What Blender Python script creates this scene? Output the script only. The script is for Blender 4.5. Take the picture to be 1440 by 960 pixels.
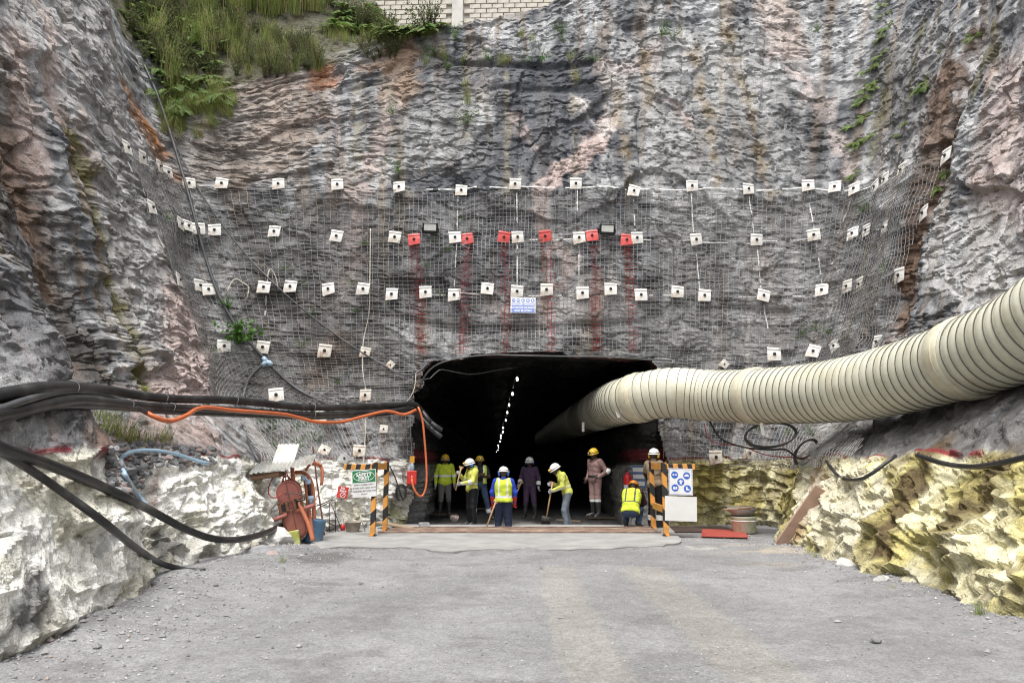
import bpy, bmesh, math, random
import numpy as np
from mathutils import Vector, Matrix
from mathutils.bvhtree import BVHTree

random.seed(7)
RNG = np.random.default_rng(11)
PI = math.pi
R = math.radians
scene = bpy.context.scene
for o in list(bpy.data.objects):
    bpy.data.objects.remove(o)
COL = scene.collection

# ------------------------------------------------------------------ camera
CAM_Z = 1.5
PITCH = math.atan(172.0 / 960.0)
cam_data = bpy.data.cameras.new('camera')
cam_data.sensor_width = 36.0
cam_data.lens = 24.0
cam_data.clip_start = 0.05
cam_data.clip_end = 800.0
cam = bpy.data.objects.new('camera', cam_data)
COL.objects.link(cam)
cam.location = (0, 0, CAM_Z)
cam.rotation_euler = (R(90) + PITCH, 0, 0)
scene.camera = cam

# ------------------------------------------------------------------ sky, sun, exposure
world = bpy.data.worlds.new('World')
scene.world = world
world.use_nodes = True
wn = world.node_tree
wn.nodes.clear()
w_out = wn.nodes.new('ShaderNodeOutputWorld')
w_bg = wn.nodes.new('ShaderNodeBackground')
w_sky = wn.nodes.new('ShaderNodeTexSky')
w_hs = wn.nodes.new('ShaderNodeHueSaturation')
w_sky.sky_type = 'NISHITA'
w_sky.sun_disc = False
SUN_EL, SUN_AZ = R(70), R(200)      # high, behind the camera and a little to the left
w_sky.sun_elevation = SUN_EL
w_sky.sun_rotation = SUN_AZ
w_sky.air_density = 1.0
w_sky.dust_density = 4.0
w_sky.ozone_density = 1.0
w_hs.inputs['Saturation'].default_value = 0.22     # a thin overcast takes the blue out of the sky
w_bg.inputs['Strength'].default_value = 0.15
wn.links.new(w_sky.outputs[0], w_hs.inputs['Color'])
wn.links.new(w_hs.outputs[0], w_bg.inputs['Color'])
wn.links.new(w_bg.outputs[0], w_out.inputs['Surface'])

sun_data = bpy.data.lights.new('sun', 'SUN')
sun_data.energy = 1.5
sun_data.angle = R(26)
sun_data.color = (1.0, 0.965, 0.91)
sun = bpy.data.objects.new('sun', sun_data)
COL.objects.link(sun)
sd = Vector((math.sin(SUN_AZ) * math.cos(SUN_EL), math.cos(SUN_AZ) * math.cos(SUN_EL), math.sin(SUN_EL)))
sun.rotation_euler = (-sd).to_track_quat('-Z', 'Y').to_euler()
sun.location = sd * 40

scene.view_settings.view_transform = 'Standard'
scene.view_settings.look = 'None'
scene.view_settings.gamma = 1.0
scene.view_settings.exposure = 0.95
scene.view_settings.use_curve_mapping = False
scene.render.engine = 'CYCLES'
scene.cycles.use_denoising = True
scene.cycles.denoiser = 'OPENIMAGEDENOISE'
scene.cycles.denoising_input_passes = 'RGB_ALBEDO_NORMAL'
scene.cycles.denoising_prefilter = 'NONE'       # keeps the fine grain of the rock
scene.cycles.filter_width = 1.15
scene.cycles.max_bounces = 4
scene.cycles.diffuse_bounces = 2

# ------------------------------------------------------------------ helpers: rays, tags, meshes
CP, SP = math.cos(PITCH), math.sin(PITCH)
def ray(px, py):
    u, v = (px - 720) / 960.0, (480 - py) / 960.0
    return Vector((u, CP - v * SP, SP + v * CP))
def at(px, py, d):
    """point seen at photo pixel (px, py) that stands d metres in front of the camera"""
    r = ray(px, py)
    return Vector((0, 0, CAM_Z)) + r * (d / r.y)
def on_z(px, py, z=0.0):
    r = ray(px, py)
    return Vector((0, 0, CAM_Z)) + r * ((z - CAM_Z) / r.z)

def tag(o, label=None, cat=None, group=None, kind=None):
    if label: o['label'] = label
    if cat: o['category'] = cat
    if group: o['group'] = group
    if kind: o['kind'] = kind
    return o
def link(name, me, mat=None, parent=None, loc=None, rot=None):
    o = bpy.data.objects.new(name, me)
    COL.objects.link(o)
    if mat is not None and me is not None:
        for m in (mat if isinstance(mat, (list, tuple)) else [mat]):
            me.materials.append(m)
    if parent is not None: o.parent = parent
    if loc is not None: o.location = loc
    if rot is not None: o.rotation_euler = rot
    return o
def empty(name, loc=(0, 0, 0), rot=(0, 0, 0), label=None, cat=None, group=None):
    o = bpy.data.objects.new(name, None)
    COL.objects.link(o)
    o.location = loc
    o.rotation_euler = rot
    o.empty_display_size = 0.1
    return tag(o, label, cat, group)
def np_mesh(name, V, F, smooth=False, mats=None):
    """V (n,3) array, F (m,k) int array with k = 3 or 4"""
    me = bpy.data.meshes.new(name)
    V = np.ascontiguousarray(V, dtype=np.float32)
    F = np.ascontiguousarray(F, dtype=np.int32)
    k = F.shape[1]
    me.vertices.add(len(V)); me.vertices.foreach_set('co', V.ravel())
    me.loops.add(F.size); me.loops.foreach_set('vertex_index', F.ravel())
    me.polygons.add(len(F))
    me.polygons.foreach_set('loop_start', np.arange(0, F.size, k, dtype=np.int32))
    me.polygons.foreach_set('loop_total', np.full(len(F), k, dtype=np.int32))
    if mats is not None:
        me.polygons.foreach_set('material_index', np.ascontiguousarray(mats, dtype=np.int32))
    me.polygons.foreach_set('use_smooth', np.full(len(F), smooth, dtype=bool))
    me.update(calc_edges=True)
    return me
def vcol(me, C, name='Col'):
    a = me.color_attributes.new(name, 'FLOAT_COLOR', 'POINT')
    A = np.ones((len(C), 4), dtype=np.float32)
    A[:, :C.shape[1]] = C
    a.data.foreach_set('color', A.ravel())

class MB:
    """collects shapes into one mesh"""
    def __init__(s): s.v = []; s.f = []; s.m = []; s.sm = []
    def add(s, vs, fs, m=0, smooth=False):
        b = len(s.v)
        s.v += [tuple(v) for v in vs]
        for f in fs:
            s.f.append([i + b for i in f]); s.m.append(m); s.sm.append(smooth)
        return s
    def box(s, c, d, rot=None, m=0, bev=0.0):
        hx, hy, hz = d[0] / 2, d[1] / 2, d[2] / 2
        bm = bmesh.new()
        bmesh.ops.create_cube(bm, size=1.0)
        for v in bm.verts: v.co = Vector((v.co.x * d[0], v.co.y * d[1], v.co.z * d[2]))
        if bev > 0:
            bmesh.ops.bevel(bm, geom=list(bm.edges), offset=bev, segments=1, affect='EDGES')
        M = Matrix.Translation(Vector(c)) @ (rot.to_4x4() if rot is not None else Matrix.Identity(4))
        bm.transform(M); bm.verts.index_update()
        s.add([v.co.copy() for v in bm.verts], [[v.index for v in f.verts] for f in bm.faces], m)
        bm.free()
        return s
    def tube(s, pts, r, n=8, m=0, cap=True, smooth=True, closed=False):
        P = [Vector(p) for p in pts]
        rs = r if isinstance(r, (list, tuple)) else [r] * len(P)
        vs = []; fs = []
        up = None
        N = len(P)
        for i, p in enumerate(P):
            if closed: t = P[(i + 1) % N] - P[i - 1]
            else: t = (P[min(i + 1, N - 1)] - P[max(i - 1, 0)])
            if t.length < 1e-9: t = Vector((0, 0, 1))
            t.normalize()
            if up is None:
                up = Vector((0, 0, 1)) if abs(t.z) < 0.9 else Vector((1, 0, 0))
            a = t.cross(up)
            if a.length < 1e-6: a = t.orthogonal()
            a.normalize(); b = a.cross(t); up = b
            for k in range(n):
                an = 2 * PI * k / n
                vs.append(p + (a * math.cos(an) + b * math.sin(an)) * rs[i])
        for i in range(N if closed else N - 1):
            j = (i + 1) % N
            for k in range(n):
                k2 = (k + 1) % n
                fs.append([i * n + k, j * n + k, j * n + k2, i * n + k2])
        if cap and not closed:
            fs.append(list(range(n))); fs.append([(N - 1) * n + k for k in range(n)][::-1])
        return s.add(vs, fs, m, smooth)
    def lathe(s, prof, n=16, M=None, m=0, smooth=True):
        """prof: list of (radius, z)"""
        vs = []; fs = []
        M = M or Matrix.Identity(4)
        for (r, z) in prof:
            for k in range(n):
                a = 2 * PI * k / n
                vs.append(M @ Vector((r * math.cos(a), r * math.sin(a), z)))
        for i in range(len(prof) - 1):
            for k in range(n):
                k2 = (k + 1) % n
                fs.append([i * n + k, i * n + k2, (i + 1) * n + k2, (i + 1) * n + k])
        return s.add(vs, fs, m, smooth)
    def prism(s, poly, depth, M=None, m=0):
        """poly: 2D outline in x,z ; extruded along y from 0 to depth"""
        M = M or Matrix.Identity(4)
        n = len(poly)
        vs = [M @ Vector((x, 0, z)) for x, z in poly] + [M @ Vector((x, depth, z)) for x, z in poly]
        fs = [list(range(n)), list(range(n, 2 * n))[::-1]]
        for i in range(n):
            j = (i + 1) % n
            fs.append([j, i, n + i, n + j])
        return s.add(vs, fs, m)
    def mesh(s, name):
        me = bpy.data.meshes.new(name)
        me.from_pydata(s.v, [], s.f)
        me.polygons.foreach_set('material_index', s.m)
        me.polygons.foreach_set('use_smooth', s.sm)
        me.update()
        return me
    def build(s, name, mat, parent=None, loc=None, rot=None):
        return link(name, s.mesh(name), mat, parent, loc, rot)

def spline(pts, step=0.15):
    """Catmull-Rom through points"""
    P = [Vector(p) for p in pts]
    P = [P[0] * 2 - P[1]] + P + [P[-1] * 2 - P[-2]]
    out = []
    for i in range(1, len(P) - 2):
        n = max(2, int((P[i + 1] - P[i]).length / step))
        for k in range(n):
            t = k / n
            out.append(0.5 * ((2 * P[i]) + (P[i + 1] - P[i - 1]) * t + (2 * P[i - 1] - 5 * P[i] + 4 * P[i + 1] - P[i + 2]) * t * t
                       + (3 * P[i] - P[i - 1] - 3 * P[i + 1] + P[i + 2]) * t ** 3))
    out.append(P[-2])
    return out

# ------------------------------------------------------------------ numpy noise
def _h(ix, iy, seed):
    h = (ix.astype(np.int64) * 374761393 + iy.astype(np.int64) * 668265263 + seed * 1442695041) & 0x7fffffff
    h = ((h ^ (h >> 13)) * 1274126177) & 0x7fffffff
    h = ((h ^ (h >> 16)) * 2246822519) & 0x7fffffff
    return (h ^ (h >> 15)) & 0x7fffffff
def h01(ix, iy, seed): return _h(ix, iy, seed) / 2147483647.0
def pnoise(x, y, seed=0):
    x = np.asarray(x, float); y = np.asarray(y, float)
    ix = np.floor(x); iy = np.floor(y); fx = x - ix; fy = y - iy
    ix = ix.astype(np.int64); iy = iy.astype(np.int64)
    u = fx * fx * fx * (fx * (fx * 6 - 15) + 10); v = fy * fy * fy * (fy * (fy * 6 - 15) + 10)
    def g(i, j, dx, dy):
        a = h01(i, j, seed) * 2 * PI
        return np.cos(a) * dx + np.sin(a) * dy
    n00 = g(ix, iy, fx, fy); n10 = g(ix + 1, iy, fx - 1, fy)
    n01 = g(ix, iy + 1, fx, fy - 1); n11 = g(ix + 1, iy + 1, fx - 1, fy - 1)
    return ((n00 * (1 - u) + n10 * u) * (1 - v) + (n01 * (1 - u) + n11 * u) * v) * 1.5
def fbm(x, y, oct=4, seed=0, gain=0.5):
    a = 1.0; t = 0; f = 1.0
    for k in range(oct):
        t = t + a * pnoise(x * f, y * f, seed + k * 17)
        a *= gain; f *= 2.03
    return t
def vor(x, y, seed=0):
    """2D Voronoi: F1, F2, hash of cell, offset to the cell's point"""
    x = np.asarray(x, float); y = np.asarray(y, float)
    ix = np.floor(x).astype(np.int64); iy = np.floor(y).astype(np.int64)
    f1 = np.full(x.shape, 9.0); f2 = np.full(x.shape, 9.0)
    ci = np.zeros(x.shape, np.int64); cj = np.zeros(x.shape, np.int64); ox = np.zeros(x.shape); oy = np.zeros(x.shape)
    for dj in (-1, 0, 1):
        for di in (-1, 0, 1):
            a = ix + di; b = iy + dj
            px = a + h01(a, b, seed) - x; py = b + h01(a, b, seed + 5) - y
            d = px * px + py * py
            near = d < f1
            f2 = np.where(near, f1, np.minimum(f2, d))
            f1 = np.where(near, d, f1)
            ci = np.where(near, a, ci); cj = np.where(near, b, cj)
            ox = np.where(near, px, ox); oy = np.where(near, py, oy)
    return np.sqrt(f1), np.sqrt(f2), ci, cj, ox, oy
def sstep(a, b, x):
    t = np.clip((x - a) / (b - a), 0, 1)
    return t * t * (3 - 2 * t)
def mixc(C, col, w):
    return C * (1 - w[:, None]) + np.asarray(col)[None, :] * w[:, None]

# ------------------------------------------------------------------ materials
MATS = {}
def nt(name):
    m = bpy.data.materials.new(name)
    m.use_nodes = True
    t = m.node_tree
    return m, t, t.nodes, t.links, t.nodes['Principled BSDF']
def mat(name, col, rough=0.6, metal=0.0, spec=0.5, var=0.0, scale=8.0, dirt=None, dirt_amt=0.4, dirt_scale=3.0, bump=0.0, bscale=40.0, emit=None, estr=1.0):
    """plain procedural material: base colour, noise variation, dirt patches, fine bump"""
    m, t, N, L, b = nt(name)
    b.inputs['Roughness'].default_value = rough
    b.inputs['Metallic'].default_value = metal
    b.inputs['Specular IOR Level'].default_value = spec
    co = N.new('ShaderNodeTexCoord')
    base = N.new('ShaderNodeRGB'); base.outputs[0].default_value = (*col, 1)
    out = base.outputs[0]
    if var > 0:
        n = N.new('ShaderNodeTexNoise'); n.inputs['Scale'].default_value = scale; n.inputs['Detail'].default_value = 5
        L.new(co.outputs['Object'], n.inputs['Vector'])
        mr = N.new('ShaderNodeMapRange'); mr.inputs['From Min'].default_value = 0.3; mr.inputs['From Max'].default_value = 0.7
        mr.inputs['To Min'].default_value = 1 - var; mr.inputs['To Max'].default_value = 1 + var
        L.new(n.outputs['Fac'], mr.inputs['Value'])
        mx = N.new('ShaderNodeVectorMath'); mx.operation = 'SCALE'
        L.new(out, mx.inputs[0]); L.new(mr.outputs[0], mx.inputs['Scale'])
        out = mx.outputs[0]
    if dirt is not None:
        n = N.new('ShaderNodeTexNoise'); n.inputs['Scale'].default_value = dirt_scale; n.inputs['Detail'].default_value = 8; n.inputs['Roughness'].default_value = 0.65
        L.new(co.outputs['Object'], n.inputs['Vector'])
        mr = N.new('ShaderNodeMapRange'); mr.inputs['From Min'].default_value = 0.48; mr.inputs['From Max'].default_value = 0.68
        mr.inputs['To Max'].default_value = dirt_amt
        L.new(n.outputs['Fac'], mr.inputs['Value'])
        mx = N.new('ShaderNodeMix'); mx.data_type = 'RGBA'
        L.new(mr.outputs[0], mx.inputs['Factor']); L.new(out, mx.inputs['A']); mx.inputs['B'].default_value = (*dirt, 1)
        out = mx.outputs['Result']
    L.new(out, b.inputs['Base Color'])
    if bump > 0:
        n = N.new('ShaderNodeTexNoise'); n.inputs['Scale'].default_value = bscale; n.inputs['Detail'].default_value = 4
        L.new(co.outputs['Object'], n.inputs['Vector'])
        bp = N.new('ShaderNodeBump'); bp.inputs['Strength'].default_value = bump; bp.inputs['Distance'].default_value = 0.02
        L.new(n.outputs['Fac'], bp.inputs['Height']); L.new(bp.outputs[0], b.inputs['Normal'])
    if emit is not None:
        b.inputs['Emission Color'].default_value = (*emit, 1); b.inputs['Emission Strength'].default_value = estr
    MATS[name] = m
    return m

def rock_material():
    m, t, N, L, b = nt('rock')
    at_ = N.new('ShaderNodeVertexColor'); at_.layer_name = 'Col'
    co = N.new('ShaderNodeTexCoord')
    def noise(scale, detail=6, rough=0.6, vec=None):
        n = N.new('ShaderNodeTexNoise'); n.inputs['Scale'].default_value = scale; n.inputs['Detail'].default_value = detail; n.inputs['Roughness'].default_value = rough
        L.new(vec or co.outputs['Object'], n.inputs['Vector']); return n
    def rng(n, a, b_, c, d):
        mr = N.new('ShaderNodeMapRange'); 
        for k, v in (('From Min', a), ('From Max', b_), ('To Min', c), ('To Max', d)): mr.inputs[k].default_value = v
        L.new(n, mr.inputs['Value']); return mr.outputs[0]
    n1 = noise(6.0, 3, 0.7); n2 = noise(45.0, 2, 0.6)
    mp = N.new('ShaderNodeMapping'); mp.inputs['Scale'].default_value = (1.0, 1.0, 1.9)
    L.new(co.outputs['Object'], mp.inputs['Vector'])
    n3 = noise(3.5, 5, 0.72, mp.outputs[0])
    s1 = rng(n1.outputs['Fac'], 0.3, 0.7, 0.72, 1.28); s2 = rng(n2.outputs['Fac'], 0.25, 0.75, 0.72, 1.28)
    mu = N.new('ShaderNodeMath'); mu.operation = 'MULTIPLY'; L.new(s1, mu.inputs[0]); L.new(s2, mu.inputs[1])
    sc = N.new('ShaderNodeVectorMath'); sc.operation = 'SCALE'
    L.new(at_.outputs['Color'], sc.inputs[0]); L.new(mu.outputs[0], sc.inputs['Scale'])
    L.new(sc.outputs[0], b.inputs['Base Color'])
    L.new(rng(n1.outputs['Fac'], 0.35, 0.65, 0.55, 0.9), b.inputs['Roughness'])
    b.inputs['Specular IOR Level'].default_value = 0.22
    # fine fractures: cell edges squeezed into thin beds, plus grain; one bump for all of it
    def facet(sc_, amp, warp):
        vo = N.new('ShaderNodeTexVoronoi'); vo.feature = 'F1'; vo.inputs['Scale'].default_value = 1.0
        m5 = N.new('ShaderNodeMapping'); m5.inputs['Scale'].default_value = sc_; L.new(co.outputs['Object'], m5.inputs['Vector'])
        wv = N.new('ShaderNodeVectorMath'); wv.operation = 'MULTIPLY_ADD'
        L.new(n1.outputs['Color'], wv.inputs[0]); wv.inputs[1].default_value = warp
        L.new(m5.outputs[0], wv.inputs[2]); L.new(wv.outputs[0], vo.inputs['Vector'])
        sb = N.new('ShaderNodeVectorMath'); sb.operation = 'SUBTRACT'; L.new(wv.outputs[0], sb.inputs[0]); L.new(vo.outputs['Position'], sb.inputs[1])
        ch_ = N.new('ShaderNodeVectorMath'); ch_.operation = 'SUBTRACT'; L.new(vo.outputs['Color'], ch_.inputs[0]); ch_.inputs[1].default_value = (.5, .5, .6)
        dt = N.new('ShaderNodeVectorMath'); dt.operation = 'DOT_PRODUCT'; L.new(sb.outputs[0], dt.inputs[0]); L.new(ch_.outputs[0], dt.inputs[1])
        sf = N.new('ShaderNodeMath'); sf.operation = 'MULTIPLY'; L.new(dt.outputs['Value'], sf.inputs[0]); sf.inputs[1].default_value = amp
        return sf.outputs[0]
    fb_ = facet((5.0, 5.0, 8.5), 0.14, (0.7, 0.7, 0.9))
    cr = fb_
    def madd(x, f, y):
        k = N.new('ShaderNodeMath'); k.operation = 'MULTIPLY_ADD'; L.new(x, k.inputs[0]); k.inputs[1].default_value = f
        if y is not None: L.new(y, k.inputs[2])
        else: k.inputs[2].default_value = 0
        return k.outputs[0]
    hgt = madd(n3.outputs['Fac'], 0.025, madd(n2.outputs['Fac'], 0.010, cr))
    b2 = N.new('ShaderNodeBump'); b2.inputs['Strength'].default_value = 1.0; b2.inputs['Distance'].default_value = 1.0
    L.new(hgt, b2.inputs['Height'])
    L.new(b2.outputs[0], b.inputs['Normal'])
    return m
M_ROCK = rock_material()
# ------------------------------------------------------------------ the cutting: one continuous rock face round the yard
def sec(xf, yf, xu, yu, kx, ky, ztop, back, foot_in=0.0, zl=1.62, rise=1.25):
    """one vertical section: foot (xf,yf), upper face starts at (xu,yu) at z=2 and leans by kx,ky per metre; back = (dx,dy,dz) of the slope above"""
    rows = [(xf, yf, -0.45), (xf, yf, 0.0)]
    sx = 0.16 * (xu - xf); sy = 0.16 * (yu - yf)
    rows.append((xf + sx + foot_in * 0.3, yf + sy, 0.8))
    rows.append((xf + 2.5 * sx + foot_in, yf + 2.5 * sy, zl))
    rows.append((xu, yu, zl + rise))
    for z in (4.5, 9.0, ztop):
        rows.append((xu + kx * (z - 2), yu + ky * (z - 2), z))
    x, y, z = rows[-1]
    rows.append((x + back[0], y + back[1], z + back[2]))
    return rows
SECS = [
    sec(-3.9, -9.0, -5.6, -9.0, -.35, 0, 16.5, (-5, 0, 1)),
    sec(-3.8, -2.0, -5.6, -2.0, -.35, 0, 16.5, (-5, 0, 1)),
    sec(-3.7, 4.5, -5.5, 4.8, -.36, .05, 16.5, (-5, 0, 1)),
    sec(-3.95, 6.8, -5.45, 7.6, -.42, .05, 16.5, (-5, 0, 1)),
    sec(-4.15, 8.1, -5.75, 8.6, -.43, .05, 16.6, (-5, 0, 1)),
    sec(-4.7, 9.1, -6.8, 9.6, -.36, .03, 16.8, (-5, 0, 1)),
    sec(-4.6, 10.4, -7.05, 11.0, -.36, .03, 16.8, (-5, 0, 1)),
    sec(-4.25, 12.2, -7.0, 13.2, -.35, .03, 16.5, (-5, 0, 1)),
    sec(-4.05, 14.3, -6.95, 15.6, -.35, .04, 16.2, (-4, 3, 6)),
    sec(-4.3, 15.5, -6.9, 17.2, -.37, .12, 13.8, (-3, 4, 8)),
    sec(-4.05, 16.1, -6.1, 17.75, -.30, .13, 12.9, (-1.5, 4.0, 8.5)),
    sec(-3.5, 16.9, -4.7, 17.85, -.13, .13, 13.9, (0, 4.0, 6.0)),
    sec(-2.7, 17.55, -2.9, 17.85, -.06, .13, 14.8, (0, 4, 1.6)),
    sec(-1.0, 17.6, -1.0, 17.85, 0, .13, 15.5, (0, 5, .8)),
    sec(1.0, 17.6, 1.0, 17.85, .02, .13, 16.2, (0, 5, .8)),
    sec(3.0, 17.6, 3.1, 17.85, .06, .13, 17.5, (0, 5, .8)),
    sec(4.6, 17.65, 5.0, 17.9, .12, .13, 18.0, (0, 5, .8)),
    sec(5.9, 17.5, 7.0, 18.0, .20, .12, 18.0, (2, 4, .8)),
    sec(6.35, 16.6, 7.85, 17.1, .26, .08, 18.0, (4, 2, .8)),
    sec(5.75, 15.0, 7.85, 15.5, .28, .03, 18.0, (5, 0, .8)),
    sec(5.15, 13.3, 7.8, 13.7, .28, .02, 18.0, (5, 0, .8)),
    sec(4.85, 11.2, 7.7, 11.6, .30, 0, 18.0, (5, 0, .8)),
    sec(4.85, 8.6, 7.5, 8.9, .30, 0, 18.0, (5, 0, .8)),
    sec(4.75, 6.3, 7.3, 6.3, .30, 0, 18.0, (5, 0, .8)),
    sec(4.6, 3.0, 7.1, 3.0, .30, 0, 18.0, (5, 0, .8)),
    sec(4.6, -9.0, 7.1, -9.0, .30, 0, 18.0, (5, 0, .8)),
]
CT = np.array(SECS)                                   # sections x rows x 3
NS_, NR_ = CT.shape[:2]
def cat_rom(P, u):
    """P (n,...), u array in [0, n-1]"""
    n = len(P)
    i = np.clip(np.floor(u).astype(int), 0, n - 2); t = (u - i)
    g = lambda k: P[np.clip(k, 0, n - 1)]
    sh = (slice(None),) + (None,) * (P.ndim - 1)
    t = t[sh]
    p0, p1, p2, p3 = g(i - 1), g(i), g(i + 1), g(i + 2)
    return 0.5 * (2 * p1 + (p2 - p0) * t + (2 * p0 - 5 * p1 + 4 * p2 - p3) * t ** 2 + (3 * p1 - p0 - 3 * p2 + p3) * t ** 3)
uu = np.linspace(0, NS_ - 1, 4000)
ref = 0.5 * cat_rom(CT[:, 1], uu)[:, :2] + 0.5 * cat_rom(CT[:, 5], uu)[:, :2]
seg = np.hypot(*np.diff(ref, axis=0).T)
S_of_u = np.concatenate([[0], np.cumsum(seg)])
# station spacing grows with the distance from the camera
s_list = [0.0]; ulist = [0.0]
while s_list[-1] < S_of_u[-1]:
    u0 = np.interp(s_list[-1], S_of_u, uu)
    p = np.array([np.interp(u0, uu, ref[:, 0]), np.interp(u0, uu, ref[:, 1])])
    d = math.hypot(*p)
    st = min(0.042, max(0.02, 0.0028 * d)) if p[1] > 3.8 else 0.25
    s_list.append(s_list[-1] + st)
SA = np.array(s_list[:-1]); UA = np.interp(SA, S_of_u, uu)
cnt = [6, 36, 34, 40, 88, 150, 175, 36]
nom = [0.45, 0.8, 0.82, 0.9, 2.5, 4.5, 6.0, 5.0]
rp = []; HB = []
hb = -0.45
for k, (c, l) in enumerate(zip(cnt, nom)):
    for j in range(c):
        rp.append(k + j / c); HB.append(hb + l * j / c)
    hb += l
rp.append(NR_ - 1); HB.append(hb)
rp = np.array(rp); HB = np.array(HB)
NI, NJ = len(SA), len(HB)
rows_s = cat_rom(CT, UA)                              # NI x rows x 3
k0 = np.clip(np.floor(rp).astype(int), 0, NR_ - 2); tt = (rp - k0)[None, :, None]
B = rows_s[:, k0] * (1 - tt) + rows_s[:, k0 + 1] * tt  # NI x NJ x 3
for _ in range(7):                                     # soften the creases of the ledges
    B[:, 1:-1] = 0.25 * B[:, :-2] + 0.5 * B[:, 1:-1] + 0.25 * B[:, 2:]
def grid_normals(P):
    du = np.gradient(P, axis=0); dv = np.gradient(P, axis=1)
    n = np.cross(dv, du)
    return n / np.maximum(np.linalg.norm(n, axis=2, keepdims=True), 1e-9)
NB = grid_normals(B)
# the rock must face the yard: check the head wall
ih = int(np.argmin(np.abs(B[:, 120, 0] - 0.5) + np.abs(B[:, 120, 1] - 18) * 5))
if NB[ih, 150, 1] > 0: NB = -NB
A2 = np.repeat(SA[:, None], NJ, 1); H2 = np.repeat(HB[None, :], NI, 0)

# pixel -> (station, height) on the smooth face
ci_ = np.arange(0, NI, 5); cj_ = np.arange(0, NJ, 4)
Bc = B[np.ix_(ci_, cj_)]
nci, ncj = len(ci_), len(cj_)
bv = [Vector(p) for p in Bc.reshape(-1, 3)]
bf = [(i * ncj + j, (i + 1) * ncj + j, (i + 1) * ncj + j + 1, i * ncj + j + 1) for i in range(nci - 1) for j in range(ncj - 1)]
BVH = BVHTree.FromPolygons(bv, bf)
def px2sh(px, py):
    for _ in range(60):                                 # above the crest: take the crest itself
        hit = BVH.ray_cast(Vector((0, 0, CAM_Z)), ray(px, py).normalized())
        if hit[0] is not None: break
        py += 4
    f = hit[2]; i = f // (ncj - 1); j = f % (ncj - 1)
    # refine inside the cell
    best = None
    ia = np.arange(ci_[i], ci_[min(i + 1, nci - 1)] + 1); ja = np.arange(cj_[j], cj_[min(j + 1, ncj - 1)] + 1)
    D = np.linalg.norm(B[np.ix_(ia, ja)] - np.array(hit[0]), axis=2)
    k = np.unravel_index(np.argmin(D), D.shape)
    return SA[ia[k[0]]], HB[ja[k[1]]]
def sh_line(pts): return np.array([px2sh(*p) for p in pts])

# distance from the face's points to polylines, and inside-tests, in (station, height) metres
def dist_poly(L, ms=1.0):
    """distance and the widths' parameter t along the polyline, for all grid points near it"""
    best = np.full((NI, NJ), 1e3)
    for a, b in zip(L[:-1], L[1:]):
        m = 1.6
        i0, i1 = np.searchsorted(SA, [min(a[0], b[0]) - m, max(a[0], b[0]) + m])
        j0, j1 = np.searchsorted(HB, [min(a[1], b[1]) - m, max(a[1], b[1]) + m])
        if i1 <= i0 or j1 <= j0: continue
        x = A2[i0:i1, j0:j1]; y = H2[i0:i1, j0:j1]
        dx, dy = b[0] - a[0], b[1] - a[1]
        l2 = dx * dx + dy * dy + 1e-9
        t = np.clip(((x - a[0]) * dx + (y - a[1]) * dy) / l2, 0, 1)
        d = np.hypot(x - a[0] - t * dx, y - a[1] - t * dy)
        best[i0:i1, j0:j1] = np.minimum(best[i0:i1, j0:j1], d)
    return best
def in_poly(L, soft=0.3):
    """soft inside mask of a polygon in (station, height)"""
    inside = np.zeros((NI, NJ), bool)
    n = len(L)
    for k in range(n):
        x1, y1 = L[k]; x2, y2 = L[(k + 1) % n]
        c = ((y1 > H2) != (y2 > H2)) & (A2 < (x2 - x1) * (H2 - y1) / (y2 - y1 + 1e-12) + x1)
        inside ^= c
    d = dist_poly(np.vstack([L, L[:1]]))
    sd_ = np.where(inside, d, -d)
    return sd_

# true lengths along each row, so that the rock's pattern keeps its size where the face fans out
LN = np.concatenate([np.zeros((1, NJ)), np.cumsum(np.linalg.norm(np.diff(B, axis=0), axis=2), axis=0)], 0)
AN = LN - LN[ih][None, :] + SA[ih]
# ---- relief
wx = fbm(AN * 1.6, H2 * 1.6, 3, 3) * 0.16; wy = fbm(AN * 1.3, H2 * 1.6, 3, 9) * 0.12
low = 1 - sstep(1.45, 1.9, H2)                          # the painted lower band
def facets(sx, sy, seed, off, tilt, side):
    f1, f2, ci, cj, ox, oy = vor((AN + wx) / sx, (H2 + wy + 0.05 * (AN + wx)) / sy, seed)
    o = (h01(ci, cj, seed + 11) - 0.5) * 2 * off
    tz = tilt * (0.15 + 0.85 * h01(ci, cj, seed + 12)); tx = side * (h01(ci, cj, seed + 13) - 0.5) * 2
    e = f2 - f1
    return (o + tz * (oy * sy) + tx * (ox * sx)) * (0.45 + 0.55 * sstep(0.0, 0.06, e)), e, h01(ci, cj, seed + 21)
dA, eA, hA = facets(2.2, 1.5, 40, 0.05, 0.03, 0.06)
dB, eB, hB_ = facets(0.85, 0.52, 50, 0.018, 0.10, 0.14)
dC, eC, hC = facets(0.34, 0.19, 60, 0.012, 0.26, 0.26)
def ledges(per, seed, wob, cover):
    """short bedding ledges: each bed swells downwards to a lip and cuts back under it"""
    q = (H2 + 0.03 * AN + wob * fbm(AN * 0.55, H2 * 0.8, 4, seed)) / per
    k = np.floor(q); u = q - k
    c_ = 0.035 / per
    f = np.where(u < c_, u / c_, ((1 - u) / (1 - c_)) ** 1.6)
    m = sstep(cover, cover + 0.10, pnoise(AN * 0.75 + k * 13.7, k * 7.3 + 0.5, seed + 1) + 0.5 * pnoise(AN * 2.3, k * 3.1, seed + 2))
    return f * m
is_head0 = (B[..., 1] > 17.3) * 1.0
big = fbm(AN * 0.28, H2 * 0.22, 2, 21) * 0.11
rough_patch = sstep(-0.15, 0.45, fbm(AN * 0.6, H2 * 0.7, 3, 77))
fine = fbm(AN * 5.5, H2 * 9.0, 3, 31) * 0.008
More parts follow.
